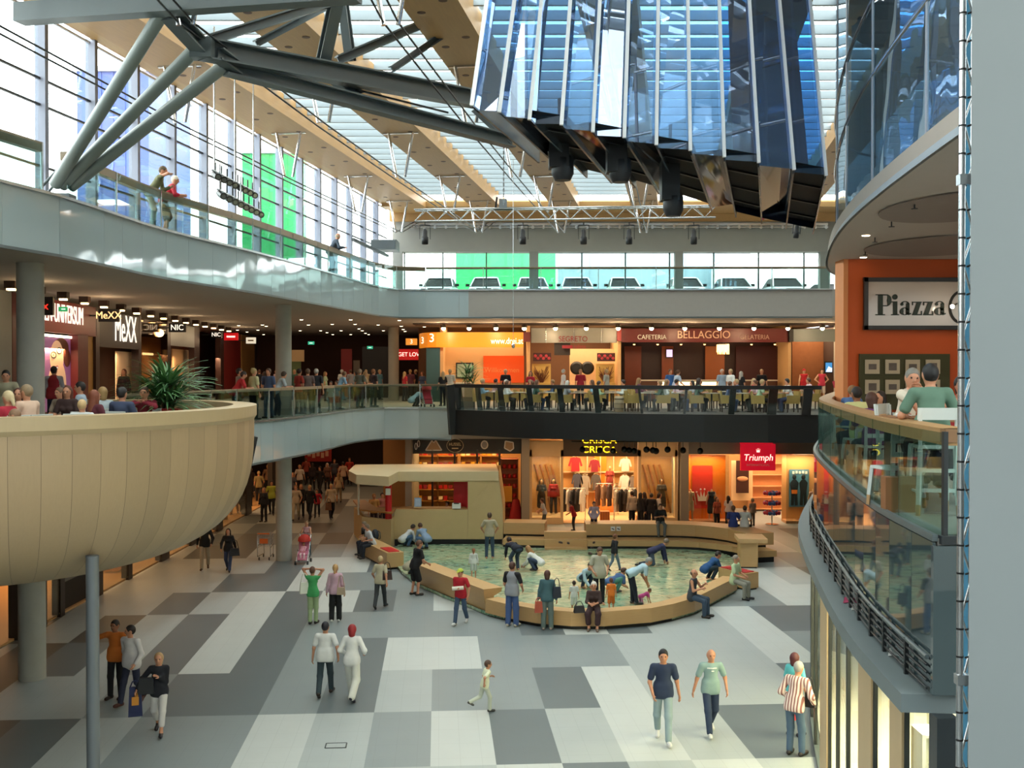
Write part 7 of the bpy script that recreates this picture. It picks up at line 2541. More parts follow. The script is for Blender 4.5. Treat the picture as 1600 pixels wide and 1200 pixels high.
# ---------------------------------------------------------------- orange wall: sign and pictures
YW = 23.7
ps = thing('cafe_wall_sign', 'white framed sign with dark green serif word on the orange wall', 'sign', (X(1455, YW), YW, (Zy(437, YW) + Zy(512, YW)) / 2))
hw_, hh_ = X(1558, YW) - X(1455, YW), (Zy(437, YW) - Zy(512, YW)) / 2
mb().box((0, .02, 0), (hw_ * 2, .05, hh_ * 2)).build('board', mat('#b5a596', .12, 0, .02), ps)
q = mb()
for s_ in (-1, 1):
    q.box((0, -.01, s_ * hh_), (hw_ * 2 + .1, .09, .09))
    q.box((s_ * hw_, -.01, 0), (.09, .09, hh_ * 2 + .1))
q.build('frame', mat('#120d0a', .4), ps)
GRN = mat('#12261a', .5, 0, 0)
SPX = 23.7 / FPX
def sxz(px, py):
    return (X(px, YW) - ps.location.x, Zy(py, YW) - ps.location.z)
def serif_word(par):
    """thick and thin serif letters drawn from strokes"""
    q = mb()
    y0, y1 = -.03, -.012
    def rect(x0, t0, x1, t1):
        a, b = sxz(x0, t0), sxz(x1, t1)
        q.plate([(a[0], b[1]), (b[0], b[1]), (b[0], a[1]), (a[0], a[1])], y0, y1)
    def poly(pts):
        q.plate([sxz(*p) for p in pts][::-1], y0, y1)
    def arc(cx, cy, rx, ry, a0, a1, w0, w1, n=14):
        for k in range(n):
            t0, t1 = R(a0 + (a1 - a0) * k / n), R(a0 + (a1 - a0) * (k + 1) / n)
            f0 = abs(math.cos(t0)); f1 = abs(math.cos(t1))
            wa, wb2 = w1 + (w0 - w1) * f0, w1 + (w0 - w1) * f1
            poly([(cx + rx * math.cos(t0), cy - ry * math.sin(t0)), (cx + rx * math.cos(t1), cy - ry * math.sin(t1)), (cx + (rx - wb2) * math.cos(t1), cy - (ry - wb2 * .55) * math.sin(t1)), (cx + (rx - wa) * math.cos(t0), cy - (ry - wa * .55) * math.sin(t0))])
    # P
    rect(1371, 460, 1378.5, 492); rect(1367, 460, 1382, 461.3); rect(1367, 491, 1382, 492.6)
    rect(1378, 460, 1385, 461.6); rect(1378, 477, 1385, 478.6); arc(1384, 469.3, 8, 9.4, 90, -90, 7, 1.6)
    # i
    rect(1394.5, 472, 1401, 492); rect(1392, 471, 1401, 472.4); rect(1391.5, 491, 1404, 492.6)
    arc(1397.3, 464, 4.2, 4.2, 0, 360, 4.1, 4.1)
    for bx0 in (1404.5, 1458.5):   # a
        rect(bx0 + 10, 474, bx0 + 15.5, 490); arc(bx0 + 8.5, 476, 7, 5.5, 0, 165, 3, 2)
        arc(bx0 + 8, 486.5, 7.6, 6.2, 20, 340, 6, 1.5); poly([(bx0 + 12, 490), (bx0 + 18, 489), (bx0 + 18, 491), (bx0 + 14, 492.6)])
        arc(bx0 + 3.8, 475.5, 2.4, 2.4, 0, 360, 2.3, 2.3)
    for bx0 in (1424, 1441.5):   # z
        rect(bx0, 471.5, bx0 + 15, 473); rect(bx0, 471.5, bx0 + 1.6, 477); rect(bx0, 490.8, bx0 + 15.5, 492.6); rect(bx0 + 14, 486, bx0 + 15.6, 492)
        poly([(bx0 + 7.5, 472.5), (bx0 + 14.5, 472.5), (bx0 + 8, 491.5), (bx0 + .6, 491.5)])
    q.build('lettering', GRN, par)
serif_word(ps)
q = mb()
for k in range(20):
    t0, t1 = R(75 + 210 * k / 20), R(75 + 210 * (k + 1) / 20)
    c_ = (1503, 480)
    w = 4
    q.plate([sxz(c_[0] + 22 * math.cos(a_) , c_[1] - 27 * math.sin(a_)) if o_ == 0 else sxz(c_[0] + (22 - w) * math.cos(a_), c_[1] - (27 - w) * math.sin(a_)) for a_, o_ in ((t0, 0), (t1, 0), (t1, 1), (t0, 1))][::-1], -.03, -.012)
q.build('round_emblem', mat('#1a1a14', .5), ps)
sl_ = thing('sign_spot', 'bright small spot lamp in front of the round emblem of the wall sign', 'lamp', at(1488, 479, y=YW - .5))
mb().ball((0, 0, 0), .045, 10, 6).build('bulb', glow('#fff0d0', 40), sl_)
mb().bar((0, 0, 0), (.3, .45, .1), .02).build('arm', DARK_STEEL, sl_)
gpnl = panel('picture_board', 1343, 553, 1484, 640, YW, mat('#3a3a14', .6, 0, .04), 'dark olive panel with framed pictures on the orange wall', 'panel', .06)
for r_ in range(2):
    for c_ in range(4):
        px_ = 1363 + 31.5 * c_
        py = 573 + 31.5 * r_
        t = thing('framed_picture', 'small white framed picture on the olive panel, %s row, %s from the left' % (['upper', 'lower'][r_], ORD[c_]), 'picture', at(px_, py, y=YW - .035), 0, 'framed pictures on the olive panel')
        mb().box((0, 0, 0), (.31, .03, .31)).build('frame', mat('#b5a78c', .5), t)
        mb().box((0, -.018, 0), (.17, .01, .12 + .04 * ((r_ + c_) % 2))).build('print', mat('#5a5048', .5, 0, .3, 9), t)
# ---------------------------------------------------------------- cars
def car():
    t = thing('car', '', 'car', (0, 0, 0))
    W2 = .86
    secs = [(0, .35, .62, .80), (.25, .30, .72, .86), (1.1, .28, .86, .88), (1.25, .28, .90, .88), (3.4, .28, .95, .88), (4.2, .3, .88, .85), (4.35, .4, .7, .8)]
    vs, fs = [], []
    for y, z0, z1, w in secs:
        vs += [(-w, y, z0), (-w * 1.0, y, (z0 + z1) / 2), (-w * .93, y, z1), (w * .93, y, z1), (w, y, (z0 + z1) / 2), (w, y, z0)]
    for i in range(len(secs) - 1):
        for j in range(6):
            k = (j + 1) % 6
            fs.append((i * 6 + j, i * 6 + k, (i + 1) * 6 + k, (i + 1) * 6 + j))
    fs += [tuple(range(6))[::-1], tuple(range(len(vs) - 6, len(vs)))]
    cp = mat('#b4b8ba', .3, .1, 0)
    mb().add(vs, fs).build('body', cp, t)
    g_ = mb()
    vs = []
    for y, z, w in ((1.15, .88, .80), (1.95, 1.38, .62), (3.2, 1.42, .62), (4.05, .94, .78)):
        vs += [(-w, y, z), (w, y, z)]
    base = [(-.8, 1.15, .85), (.8, 1.15, .85), (.78, 4.05, .9), (-.78, 4.05, .9)]
    g_.add(vs, [(0, 1, 3, 2), (4, 5, 7, 6), (0, 2, 4, 6), (1, 7, 5, 3)])
    g_.build('windows', mat('#050606', .5, 0, 0, spec=.05), t)
    mb().add([(-.60, 1.9, 1.39), (.60, 1.9, 1.39), (.60, 3.25, 1.44), (-.60, 3.25, 1.44), (-.56, 2.0, 1.46), (.56, 2.0, 1.46), (.56, 3.15, 1.49), (-.56, 3.15, 1.49)], [(0, 1, 5, 4), (1, 2, 6, 5), (2, 3, 7, 6), (3, 0, 4, 7), (4, 5, 6, 7)]).build('roof', cp, t)
    for s_ in (-1, 1):
        mb().bar((s_ * .62, 1.95, 1.4), (s_ * .8, 1.14, .88), .06).build('pillar', cp, t)
        mb().box((s_ * .98, 1.55, .98), (.2, .1, .14)).build('wing_mirror', mat('#17191b', .4), t)
        mb().box((s_ * .62, .02, .62), (.3, .08, .14)).build('headlamp', mat('#b9c0c4', .1, .5), t)
        for y in (.85, 3.45):
            mb().tube([(s_ * .66, y, .31), (s_ * .9, y, .31)], .31, 16).build('wheel', mat('#141414', .6), t)
    mb().box((0, -.02, .62), (.8, .08, .16)).build('grille', mat('#121416', .4), t)
    return t


c0 = car()
CARN = ['leftmost, near the window corner', 'second from the left before the green building', 'third from the left beside the concrete pier', 'fourth from the left', 'fifth from the left', 'sixth from the left beside the right concrete pier', 'seventh from the left', 'eighth from the left']
for n, px_ in enumerate((680, 756, 834, 904, 980, 1080, 1157, 1240)):
    c = c0 if n == 0 else dup(c0)
    c.location = (X(px_, 57.0), 57.0, Z2)
    c.rotation_euler = (0, 0, (-.06, -.04, .02, 0, 0, 0, 0, 0)[n])
    c['label'] = 'pale parked car facing the back windows, ' + CARN[n]
    c['group'] = 'cars parked behind the back windows'
rv = dup(c0, (X(1336, 61), 61, Z2), .3, 'parked car with dark red stripes at the right end of the back windows', 'cars parked behind the back windows')
mb().box((0, -.06, .8), (1.5, .05, .18)).build('stripe', mat('#b02018', .4), rv)
# ---------------------------------------------------------------- cafe furniture
YELM = mat('#b39552', .6, 0, .08)
def armchair():
    t = thing('armchair', '', 'chair', (0, 0, 0))
    mb().box((0, 0, .40), (.54, .5, .12)).build('seat', YELM, t)
    mb().box((0, -.25, .58), (.56, .08, .50), rx=.1).build('backrest', YELM, t)
    for s_ in (-1, 1):
        mb().box((s_ * .27, .0, .5), (.06, .48, .32)).build('armrest', YELM, t)
        for y in (-.22, .2):
            mb().bar((s_ * .22, y, 0), (s_ * .22, y, .36), .04).build('leg', DBROWN, t)
    return t


def cafe_table():
    t = thing('cafe_table', '', 'table', (0, 0, 0))
    mb().lathe([(.36, .72), (.37, .75)], (0, 0, 0), 20).build('tabletop', mat('#cfc4b0', .35, 0, .04), t)
    mb().tube([(0, 0, .03), (0, 0, .72)], .035, 8).build('stem', DARK_STEEL, t)
    mb().lathe([(.24, 0), (.22, .03)], (0, 0, 0), 16).build('base', DARK_STEEL, t)
    return t


a0_, t0_ = armchair(), cafe_table()
used = [0, 0]
TAB = []
rk = random.Random(5)
CAFE = [(772, 45.6), (812, 44.6), (858, 44.2), (906, 44.0), (955, 43.8), (1012, 43.4), (1062, 43.3), (1112, 43.0), (1160, 42.9), (1210, 42.6), (792, 48.2), (846, 47.6), (900, 47.4), (958, 47.2), (1016, 47.0), (1075, 46.8), (1134, 46.6), (1196, 46.4), (1245, 46.0)]
TOPC = [('#8fb4cc', 'pale blue'), ('#15171c', 'black'), ('#d8d8d4', 'white'), ('#b02a3a', 'red'), ('#3c5a4a', 'dark green'), ('#c8b48a', 'sand coloured'), ('#4a5a7c', 'navy'), ('#9a9aa0', 'grey'), ('#6a3a4c', 'plum'), ('#a8c0a0', 'light green'), ('#5a8a9c', 'teal'), ('#d0b0b8', 'pink')]
HAIRC = ['#2a1a12', '#5a3a24', '#8a6a44', '#b09468', '#b8b4ac', '#17110e']
for n, (px_, y) in enumerate(CAFE):
    row = 'front' if n < 10 else 'rear'
    k = n if n < 10 else n - 10
    x_ = X(px_, y)
    tb2 = t0_ if n == 0 else dup(t0_)
    tb2.location = (x_, y, Z1)
    tb2['label'] = 'round cafe table on the terrace, %s row, %s from the left' % (row, ORD[k])
    tb2['group'] = 'cafe tables on the terrace'
    for s_ in (-1, 1):
        c = a0_ if (n == 0 and s_ < 0) else dup(a0_)
        rz = (-PI / 2 if s_ < 0 else PI / 2) + rk.uniform(-.3, .3)
        c.location = (x_ + s_ * .62, y + rk.uniform(-.12, .12), Z1)
        c.rotation_euler = (0, 0, rz)
        c['label'] = 'yellow armchair %s of the %s cafe table in the %s row' % ('left' if s_ < 0 else 'right', ORD[k], row)
        c['group'] = 'yellow armchairs on the cafe terrace'
        if rk.random() < (.82 if n < 10 else .6):
            tc_ = TOPC[(n * 2 + (s_ > 0) * 5 + n // 3) % len(TOPC)]
            fm = rk.random() < .45
            person('guest in %s top sitting %s of the %s cafe table, %s row' % (tc_[1], 'left' if s_ < 0 else 'right', ORD[k], row), Vector((c.location.x, c.location.y, Z1 - .02)), 1.6 + rk.random() * .16, math.degrees(rz), 'sittable',
                   top=('short' if rk.random() < .6 else 'long', tc_[0]), bot=('long', rk.choice(['#1c2230', '#3a4a68', '#4a4a48', '#17171a'])), hair=('long' if fm else 'short', rk.choice(HAIRC)), fem=fm, vox=.032)
STAND = [(692, 50, 'black', '#141218', 'black-haired woman in black standing at the orange shop counter', 30, True), (703, 50.5, '#d0c8b8', '#8a7a60', 'person in cream shirt standing at the orange shop counter', -10, False), (790, 52, '#1a1c28', '#17171c', 'man in dark polo shirt standing before the greeting board', 180, False),
         (829, 51, '#b01c30', '#6a5a4a', 'waitress in red top standing at the left end of the decoration shop', 170, True), (880, 50.5, '#d8d4d0', '#3a3430', 'boy in white t-shirt walking before the decoration shop', -80, False), (907, 51.5, '#a82838', '#2a2a30', 'person in red shirt standing before the black carved mirrors', 180, False),
         (948, 50, '#a8a89c', '#3a3a40', 'man in grey shirt standing left of the cafe front', 60, False), (1047, 50, '#3a6aa8', '#2a2a30', 'man in bright blue shirt standing in front of the cafe', 200, False), (1056, 49, '#a8b8cc', '#3a3a44', 'man in pale blue shirt bending over a table in front of the cafe', -70, False),
         (1128, 49.5, '#98a8b8', '#2a3040', 'grey-haired man in pale shirt standing below the chandelier', 190, False), (1142, 48.2, '#e4e4e0', '#2a2a34', 'waiter in white t-shirt turning between the cafe tables', 120, False), (1158, 49.8, '#141418', '#1a1a20', 'person in black with hand to the mouth in front of the cafe', -60, True), (1190, 52, '#15151a', '#1a1a20', 'man in black sitting room clothes at the back of the cafe', 180, False)]
for px_, y, tc_, bc_, lab, fc, fm in STAND:
    person(lab, Vector((X(px_, y), y, Z1)), 1.62 + .1 * (not fm), fc, 'stand' if 'bending' not in lab else 'lean', top=('short', tc_ if tc_.startswith('#') else '#131318'), bot=('long', bc_), hair=('long' if fm else 'short', rk.choice(HAIRC)), fem=fm, vox=.032)
for n, (px_, c) in enumerate(((1256, '#b01c2c'), (1284, '#c83a5a'))):
    person('mannequin in %s sportswear in the sports shop, %s one' % (('red', 'left') if n == 0 else ('pink', 'right')), Vector((X(px_, 56.6), 56.6, Z1)), 1.75, 180, 'hips' if n else 'stand', top=('vest', c), bot=('short', '#d8d0cc'), shoes=None, hair=('cap', '#b01c24') if n == 0 else ('short', '#4a2a1c'), capcol='#c01820', skin=mat('#d8b498', .4, 0, .02), cat='mannequin', name='mannequin')
# ---------------------------------------------------------------- people along the middle gallery railing
def mid_y(px):
    tb = [(360, 33.0), (375, 33.7), (425, 35.9), (500, 40.5), (550, 45.6), (600, 48.6)]
    for (a, b), (c, d) in zip(tb[:-1], tb[1:]):
        if a <= px <= c:
            return b + (d - b) * (px - a) / (c - a)
    return 48.6


RAIL = [(384, .45, 'rail', '#b8272c', '#17171b', ('short', '#2a1c16'), False, 'man in red t-shirt leaning on the gallery railing next to the wooden bowl', -70),
        (396, .6, 'stand', '#bcb68a', '#17161a', ('bun', '#a08a5a'), True, 'woman in pale yellow top at the gallery railing right of the man in red', -40),
        (373, 1.3, 'stand', '#8a8078', '#9a9a8a', ('short', '#2a1a14'), False, 'person in grey brown shirt with shoulder strap behind the man in red', -60),
        (420, .9, 'stand', '#3c4c6c', '#4a5a74', ('short', '#4a3426'), False, 'person in dark blue patterned shirt left of the middle round column', 160),
        (447, .45, 'rail', '#a8b4bc', '#37465c', ('short', '#3a2a20'), False, 'man in pale grey blue shirt and jeans leaning far over the gallery railing', -75),
        (467, 1.8, 'stand', '#a83a30', '#3a3434', ('short', '#2a1a14'), False, 'person in red brown shirt behind the man leaning far over', -40),
        (481, .9, 'stand', '#5a4a48', '#4a4238', ('short', '#5a4030'), False, 'man in brown shirt right of the man leaning over the railing', 20),
        (494, .7, 'stand', '#26262c', '#3a4040', ('short', '#b0aca4'), False, 'grey-haired man in black shirt seen from behind at the gallery railing', -10),
        (517, .8, 'stand', '#dcdcd8', '#8a8c90', ('short', '#3a2a20'), True, 'girl in white top standing at the gallery railing', 180),
        (526, 1.4, 'stand', '#5a7ca8', '#5a6470', ('short', '#4a3a2c'), False, 'person in blue shirt standing behind the girl in white', 150),
        (541, .45, 'rail', '#8cb4d4', '#3a4658', ('short', '#7a5a40'), False, 'man in light blue shirt leaning on the gallery railing', -70),
        (562, .7, 'stand', '#5c6056', '#54646c', ('short', '#8a7a68'), False, 'man in olive shirt standing right of the man in light blue', -20),
        (574, .5, 'rail', '#a08a70', '#3a3430', ('bob', '#a07c50'), True, 'fair-haired woman in beige top leaning on the gallery railing', -60),
        (583, .9, 'stand', '#3a3034', '#2a2a30', ('short', '#8a5a3a'), False, 'person in dark shirt at the right end of the railing group', -40)]
for px_, dy, ps_, tc_, bc_, hr, fm, lab, fc in RAIL:
    y = mid_y(px_) + dy + .25
    x_ = X(px_, y)
    h_ = (1.2 if 'girl' in lab else 1.72)
    if ps_ == 'rail':
        fc = -62
        x_ -= .25
    person(lab, Vector((x_, y, Z1)), h_, fc, ps_, top=('short', tc_), bot=('long', bc_), hair=hr, fem=fm, shoes='#c8c8c4' if '447' == str(px_) else '#2a2622')
p_ = Vector((X(648, 49.2), 49.2, Z1))
person('man in pale blue shirt squatting beside the red pushchair behind the glass railing', p_, 1.75, -60, 'crouch', top=('short', '#a8c0cc'), bot=('long', '#2c3844'), hair=('short', '#4a3426'))
pushchair('red and white pushchair behind the glass railing beside the squatting man', Vector((X(668, 49.0), 49.0, Z1)), .3, '#b8283a', '#c83a3c')
GC = [(405, 62), (413, 60), (432, 63), (460, 60), (508, 58), (534, 60), (548, 63), (556, 59), (572, 62), (593, 61), (632, 58), (641, 60), (650, 62), (660, 59)]
for n, (px_, y) in enumerate(GC):
    tc_ = TOPC[(n * 5 + 1) % len(TOPC)]
    fm = n % 3 == 1
    person('passer-by in %s top at the dim back of the gallery, %s from the left' % (tc_[1], ORD[n]), Vector((X(px_, y), y, Z1)), 1.6 + .12 * (not fm), (n * 67) % 360, 'stand', top=('short', tc_[0]), bot=('long', rk.choice(['#1c2230', '#2a2a30', '#3a3430'])), hair=('long' if fm else 'short', rk.choice(HAIRC)), fem=fm, vox=.034)
# ---------------------------------------------------------------- crowd in the ground floor passage
CR = [(366, 53, '#d0a040', 'yellow', '#a07c40', 178), (377, 54, '#1a1c28', 'dark', '#17181f', 170), (389, 56, '#141216', 'black', '#141216', 200), (352, 51, '#8a1c1c', 'red', '#b08a50', 120), (412, 50.5, '#1c1c24', 'black', '#15151b', 160), (424, 53, '#a8b040', 'lime yellow', '#17171c', 190), (404, 58, '#8a7a50', 'olive', '#2a2a30', 20), (392, 60, '#3a2a24', 'brown', '#2a2422', 50), (418, 62, '#8a7058', 'tan', '#1c1a1e', 10),
      (462, 51, '#b8a890', 'cream', '#a89a80', 180), (470, 52, '#15151a', 'black', '#15151a', 190), (484, 51, '#141216', 'black', '#1a1a1e', 170), (495, 52, '#b02434', 'red', '#3a3a3c', 182), (517, 51.5, '#c8b498', 'cream', '#1c1b22', 200), (529, 58, '#b09a7c', 'beige', '#8a7a60', 10), (468, 62, '#d0ccc4', 'white', '#2a2422', 175), (488, 64, '#2a2024', 'dark', '#1c1a1e', 20), (500, 61, '#17151a', 'black', '#1a181c', 160), (511, 64, '#6a4a3c', 'brown', '#2a2422', 190), (478, 67, '#8a3a2c', 'rust red', '#2a2422', 20), (522, 66, '#4a4a54', 'slate', '#2a2a30', 200), (536, 64, '#c8a890', 'pale', '#3a3434', 30), (457, 58, '#3a3a44', 'grey', '#22222a', 170), (546, 67, '#a83024', 'red', '#2a2020', 190)]
CR = sorted(CR)
for n, (px_, y, tc_, cn, bc_, fc) in enumerate(CR):
    fm = n % 3 == 0
    hh_ = 1.72 if not fm else 1.62
    if cn == 'red' and px_ == 495:
        hh_ = 1.4
    person('person in %s top in the crowded left passage, %s from the left' % (cn, ORD[n]), Vector((X(px_, y), y, 0)), hh_, fc, ['stand', 'walk', 'walk2'][n % 3], top=('long' if cn in ('black', 'dark') else 'short', tc_), bot=('long', bc_), hair=('long' if fm else 'short', rk.choice(HAIRC)), fem=fm, vox=.03)
handbag('brown shopping bag held by the person in cream in the left passage', Vector((X(513, 51.3), 51.3, .45)), '#6a4428', .3, .34, .12, 0, .2, name='shopping_bag')
# ---------------------------------------------------------------- upper gallery
def up(lab, px, y, h, fc, ps_, tc_, bc_, hr, **k):
    return person(lab, Vector((X(px, y), y, Z2)), h, fc, ps_, top=tc_, bot=bc_, hair=hr, noface=True, **k)


up('man in olive jacket with arm bag leaning on the upper gallery railing', 244, 28.15, 1.78, -78, 'rail', ('long', '#6a6c4c'), ('long', '#8fa3a4'), ('short', '#5a4a30'), H=((-.14, .34, 1.12), (.1, .36, 1.42)))
up('white-haired woman in red jacket leaning on the upper gallery railing', 264, 28.9, 1.66, -72, 'rail', ('half', '#b01e30'), ('skirt', '#4a463a'), ('short', '#d8d0bc'), fem=True)
up('man in dark blue jacket with a bag leaning on the upper railing near the corner', 521, 41.6, 1.76, -70, 'rail', ('long', '#3a4654'), ('long', '#4a5460'), ('fringe', '#b0a088'))
# ---------------------------------------------------------------- bowl terrace
WCH = mat('#c9cfca', .45, 0, .03)
def stool_chair(hs_=.46, bar=False):
    t = thing('bar_chair' if bar else 'chair', '', 'chair', (0, 0, 0))
    mb().box((0, 0, hs_), (.42, .42, .035)).build('seat', WCH, t)
    for s_ in (-1, 1):
        mb().bar((s_ * .19, -.2, hs_ * .3), (s_ * .2, -.24, hs_ + .42), .042).build('back_post', WCH, t)
        for y in (-.2, .2):
            mb().bar((s_ * .19, y, hs_), (s_ * .215, y * 1.15, 0.12), .042).build('leg', WCH, t)
            mb().bar((s_ * .215, y * 1.15, .12), (s_ * .22, y * 1.18, 0), .038).build('foot', mat('#b08a5c', .5), t)
        if bar:
            mb().bar((s_ * .21, -.21, .26), (s_ * .21, .21, .26), .025).build('rung', WCH, t)
    mb().box((0, -.245, hs_ + .37), (.46, .03, .13), rx=.12).build('top_rail', WCH, t)
    mb().box((0, -.225, hs_ + .17), (.40, .025, .06), rx=.12).build('mid_rail', WCH, t)
    if bar:
        for z in (.28, .5):
            mb().bar((-.2, -.215, z), (.2, -.215, z), .03, .04).build('rung', WCH, t)
    return t


ch0 = stool_chair()
used_ch = []


def seat_chair(p, face, lab):
    c = ch0 if not used_ch else dup(ch0)
    used_ch.append(1)
    c.location = p
    c.rotation_euler = (0, 0, R(face))
    c['label'] = lab
    c['group'] = 'chairs behind balcony rails'
    return c


BOWL = [(10, 23.0, 'lean', '#a09a80', ('short', '#17110f'), False, 'dark-haired person in khaki jacket bending over in the wooden bowl', 200, 1.66),
        (16, 17.3, 'sit', '#b02a3c', ('pony', '#c8b48c'), True, 'woman in red top with fair ponytail sitting in the wooden bowl', 60, 1.62),
        (27, 16.6, 'sit', '#c8c4bc', ('short', '#8a6a50'), False, 'small child looking over the rim of the wooden bowl at the far left', 90, 1.25),
        (46, 17.6, 'sit', '#d8b8a0', ('short', '#8a7458'), False, 'man in pale pink shirt with short hair sitting near the bowl rim', 70, 1.74),
        (30, 20.2, 'sit', '#4a4448', ('bob', '#4a2418'), True, 'dark red haired woman in grey sitting behind the man in pink', 190, 1.62),
        (107, 21.0, 'sit', '#3a2624', ('long', '#5a2c1c'), True, 'brown-haired woman in dark brown facing the viewer in the wooden bowl', 180, 1.66),
        (127, 18.0, 'sit', '#c8ccd0', ('short', '#c8a878'), False, 'fair-haired boy seen from behind at the bowl rim', 10, 1.42),
        (97, 22.2, 'sit', '#8a7a6a', ('short', '#6a5038'), False, 'person in cap and patterned top beside the brown-haired woman', 150, 1.6),
        (130, 22.6, 'sit', '#a8b8c8', ('short', '#20140f'), False, 'dark-haired man in pale blue shirt sitting further inside the bowl', 100, 1.74),
        (144, 18.8, 'sit', '#5a2430', ('long', '#7a4028'), True, 'red-haired woman in maroon seen from behind at the bowl rim', -30, 1.6),
        (161, 20.5, 'sit', '#b8c4cc', ('bob', '#9a7a4c'), True, 'fair-haired woman in pale blue sitting left of the palm', 30, 1.64),
        (188, 19.0, 'sit', '#36405a', ('short', '#17110f'), False, 'person in dark blue and red top seen from behind below the palm', -10, 1.66),
        (227, 20.2, 'sit', '#7c1c2c', ('short', '#4a3426'), False, 'man in maroon and white jacket with hands folded before his mouth', 182, 1.66)]
for px_, y, ps_, tc_, hr, fm, lab, fc, h_ in BOWL:
    p = Vector((X(px_, y), y, Z1 + .012))
    k = {}
    if 'folded' in lab:
        k = dict(H=((-.04, .26, 1.08), (.04, .26, 1.08)), elbow=(.9, .5))
    if ps_ == 'sit':
        seat_chair(p, fc, 'chair under the ' + lab.split(' in the ')[0].split(' at the ')[0])
    person(lab, p, h_, fc, ps_, top=('short' if not 'jacket' in lab else 'long', tc_), bot=('long', '#2a3040'), hair=hr, fem=fm, **k)
p = Vector((X(84, 30), 30, Z1))
person('man in red vest over grey shirt walking away towards the spectacles poster', p, 1.76, 5, 'stand', top=('long', '#9a9aa4'), vest='#8a1a26', bot=('long', '#151a2c'), hair=('short', '#201210'))
person('woman with curly brown hair standing in the bright shop behind the palm', Vector((X(194, 38.5), 38.5, Z1)), 1.7, 170, 'stand', top=('long', '#2a1a1a'), bot=('long', '#1c1a20'), hair=('long', '#6a3a1c'), fem=True)
# ---------------------------------------------------------------- right balcony
st0 = stool_chair(.76, True)
st0.location = (X(1458, 12.25), 12.25, Z1)
st0.rotation_euler = (0, 0, R(-6))
tag(st0, 'tall white bar chair under the man in the green shirt', 'chair', 'tall white bar chairs')
person('dark-haired man in green polo shirt seen from behind on a tall white chair', st0.location.copy() + Vector((0, .02, 0)), 1.78, -6, 'sittable', top=('short', '#5c7a68'), bot=('long', '#1a2238'), hair=('short', '#0f0c0e'), P=(0, 0, .86), F=((-.15, .3, .33), (.15, .3, .33)), H=((-.2, .36, 1.05), (.2, .36, 1.05)), lean=9, skin=SKIN, elbow=(.45, -.5), nod=2, vox=.012, loose=.012)
st1 = dup(st0, (X(1409, 13.5), 13.5, Z1), R(230), 'tall white bar chair under the grey-haired man with hand at his chin')
person('grey-haired man in cream shirt resting his chin on one hand', st1.location.copy(), 1.74, 218, 'sittable', top=('short', '#cfc4b0'), bot=('long', '#22345c'), hair=('short', '#7c7870'), P=(0, 0, .86), F=((-.15, .3, .33), (.15, .3, .33)), H=((.02, .27, 1.40), (.20, .40, 1.06)), elbow=(.5, .9), turn=-45, skin=SKIN, lean=14, vox=.014)
st2 = dup(st0, (X(1500, 13.9), 13.9, Z1), R(160), 'tall white bar chair under the woman at the far right')
person('dark-haired woman in red top holding something to her mouth at the far right', st2.location.copy(), 1.64, 165, 'sittable', top=('short', '#b03034'), bot=('long', '#2a2a38'), hair=('bob', '#1c1210'), fem=True, P=(0, 0, .86), F=((-.12, .3, .33), (.12, .3, .33)), H=((-.05, .26, 1.34), (.05, .28, 1.34)), elbow=(.8, .5), vox=.014)
ht_ = thing('bar_table', 'tall brown bar table between the men on the right balcony', 'table', (X(1462, 13.0), 13.1, Z1))
mb().box((0, 0, 1.03), (1.15, .7, .05)).build('tabletop', woodmat('#8a5c34', (3, 3, 3), .12), ht_)
for s_ in (-.5, .5):
    mb().box((s_, 0, .5), (.06, .3, 1.0)).build('leg', DARK_STEEL, ht_)
tag(mb().lathe([(.02, 0), (.09, .01), (.085, .05), (.05, .05)], (0, 0, 0), 16).build('white_dish', mat('#dcdcd8', .3), loc=(X(1462, 13.0) - .42, 12.9, Z1 + 1.056)), 'small white dish on the tall brown bar table', 'dish')
for n, (px_, y, tc_, hr, fm, lab, fc, sk, h_) in enumerate(((1345, 18.3, '#c8cc90', ('short', '#1a1210'), False, 'close-cropped man in pale yellow shirt seen from behind on the right balcony', 10, SKIN2, 1.74), (1366, 16.6, '#6a3a6a', ('bob', '#4a2a1c'), False, 'brown-haired person in purple striped top seen from behind on the right balcony', 0, SKIN, 1.66),
                                                              (1384, 18.5, '#3a1c20', ('long', '#17100e'), True, 'long black haired woman facing the purple top on the right balcony', 120, SKIN, 1.64), (1326, 22.5, '#4a6a9c', ('short', '#8a6a48'), False, 'person in blue shirt sitting at the far end of the right balcony', -50, SKIN, 1.7))):
    p = Vector((X(px_, y), y, Z1))
    seat_chair(p, fc, 'white chair under the ' + lab.split(' seen')[0].split(' facing')[0].split(' sitting')[0])
    person(lab, p, h_, fc, 'sittable', top=('short', tc_), bot=('long', '#22283a'), hair=hr, fem=fm, skin=sk, vox=.018)
seat_chair(Vector((X(1396, 13.0), 12.9, Z1)), 15, 'empty white chair behind the glass on the right balcony')
for n, (px_, y) in enumerate(((1352, 17.4), (1332, 19.6))):
    t = dup(t0_, (X(px_, y) + .5, y + .4, Z1), 0, 'round table on the right balcony, %s one' % ('nearer' if n == 0 else 'farther'), 'round tables on the right balcony')
tag(mb().box((0, 0, .2), (.34, .16, .4)).build('brown_bag', mat('#8a5a34', .6, 0, .08), loc=(X(1404, 12.4), 12.4, Z1)), 'brown bag standing on the floor behind the curved glass', 'bag')
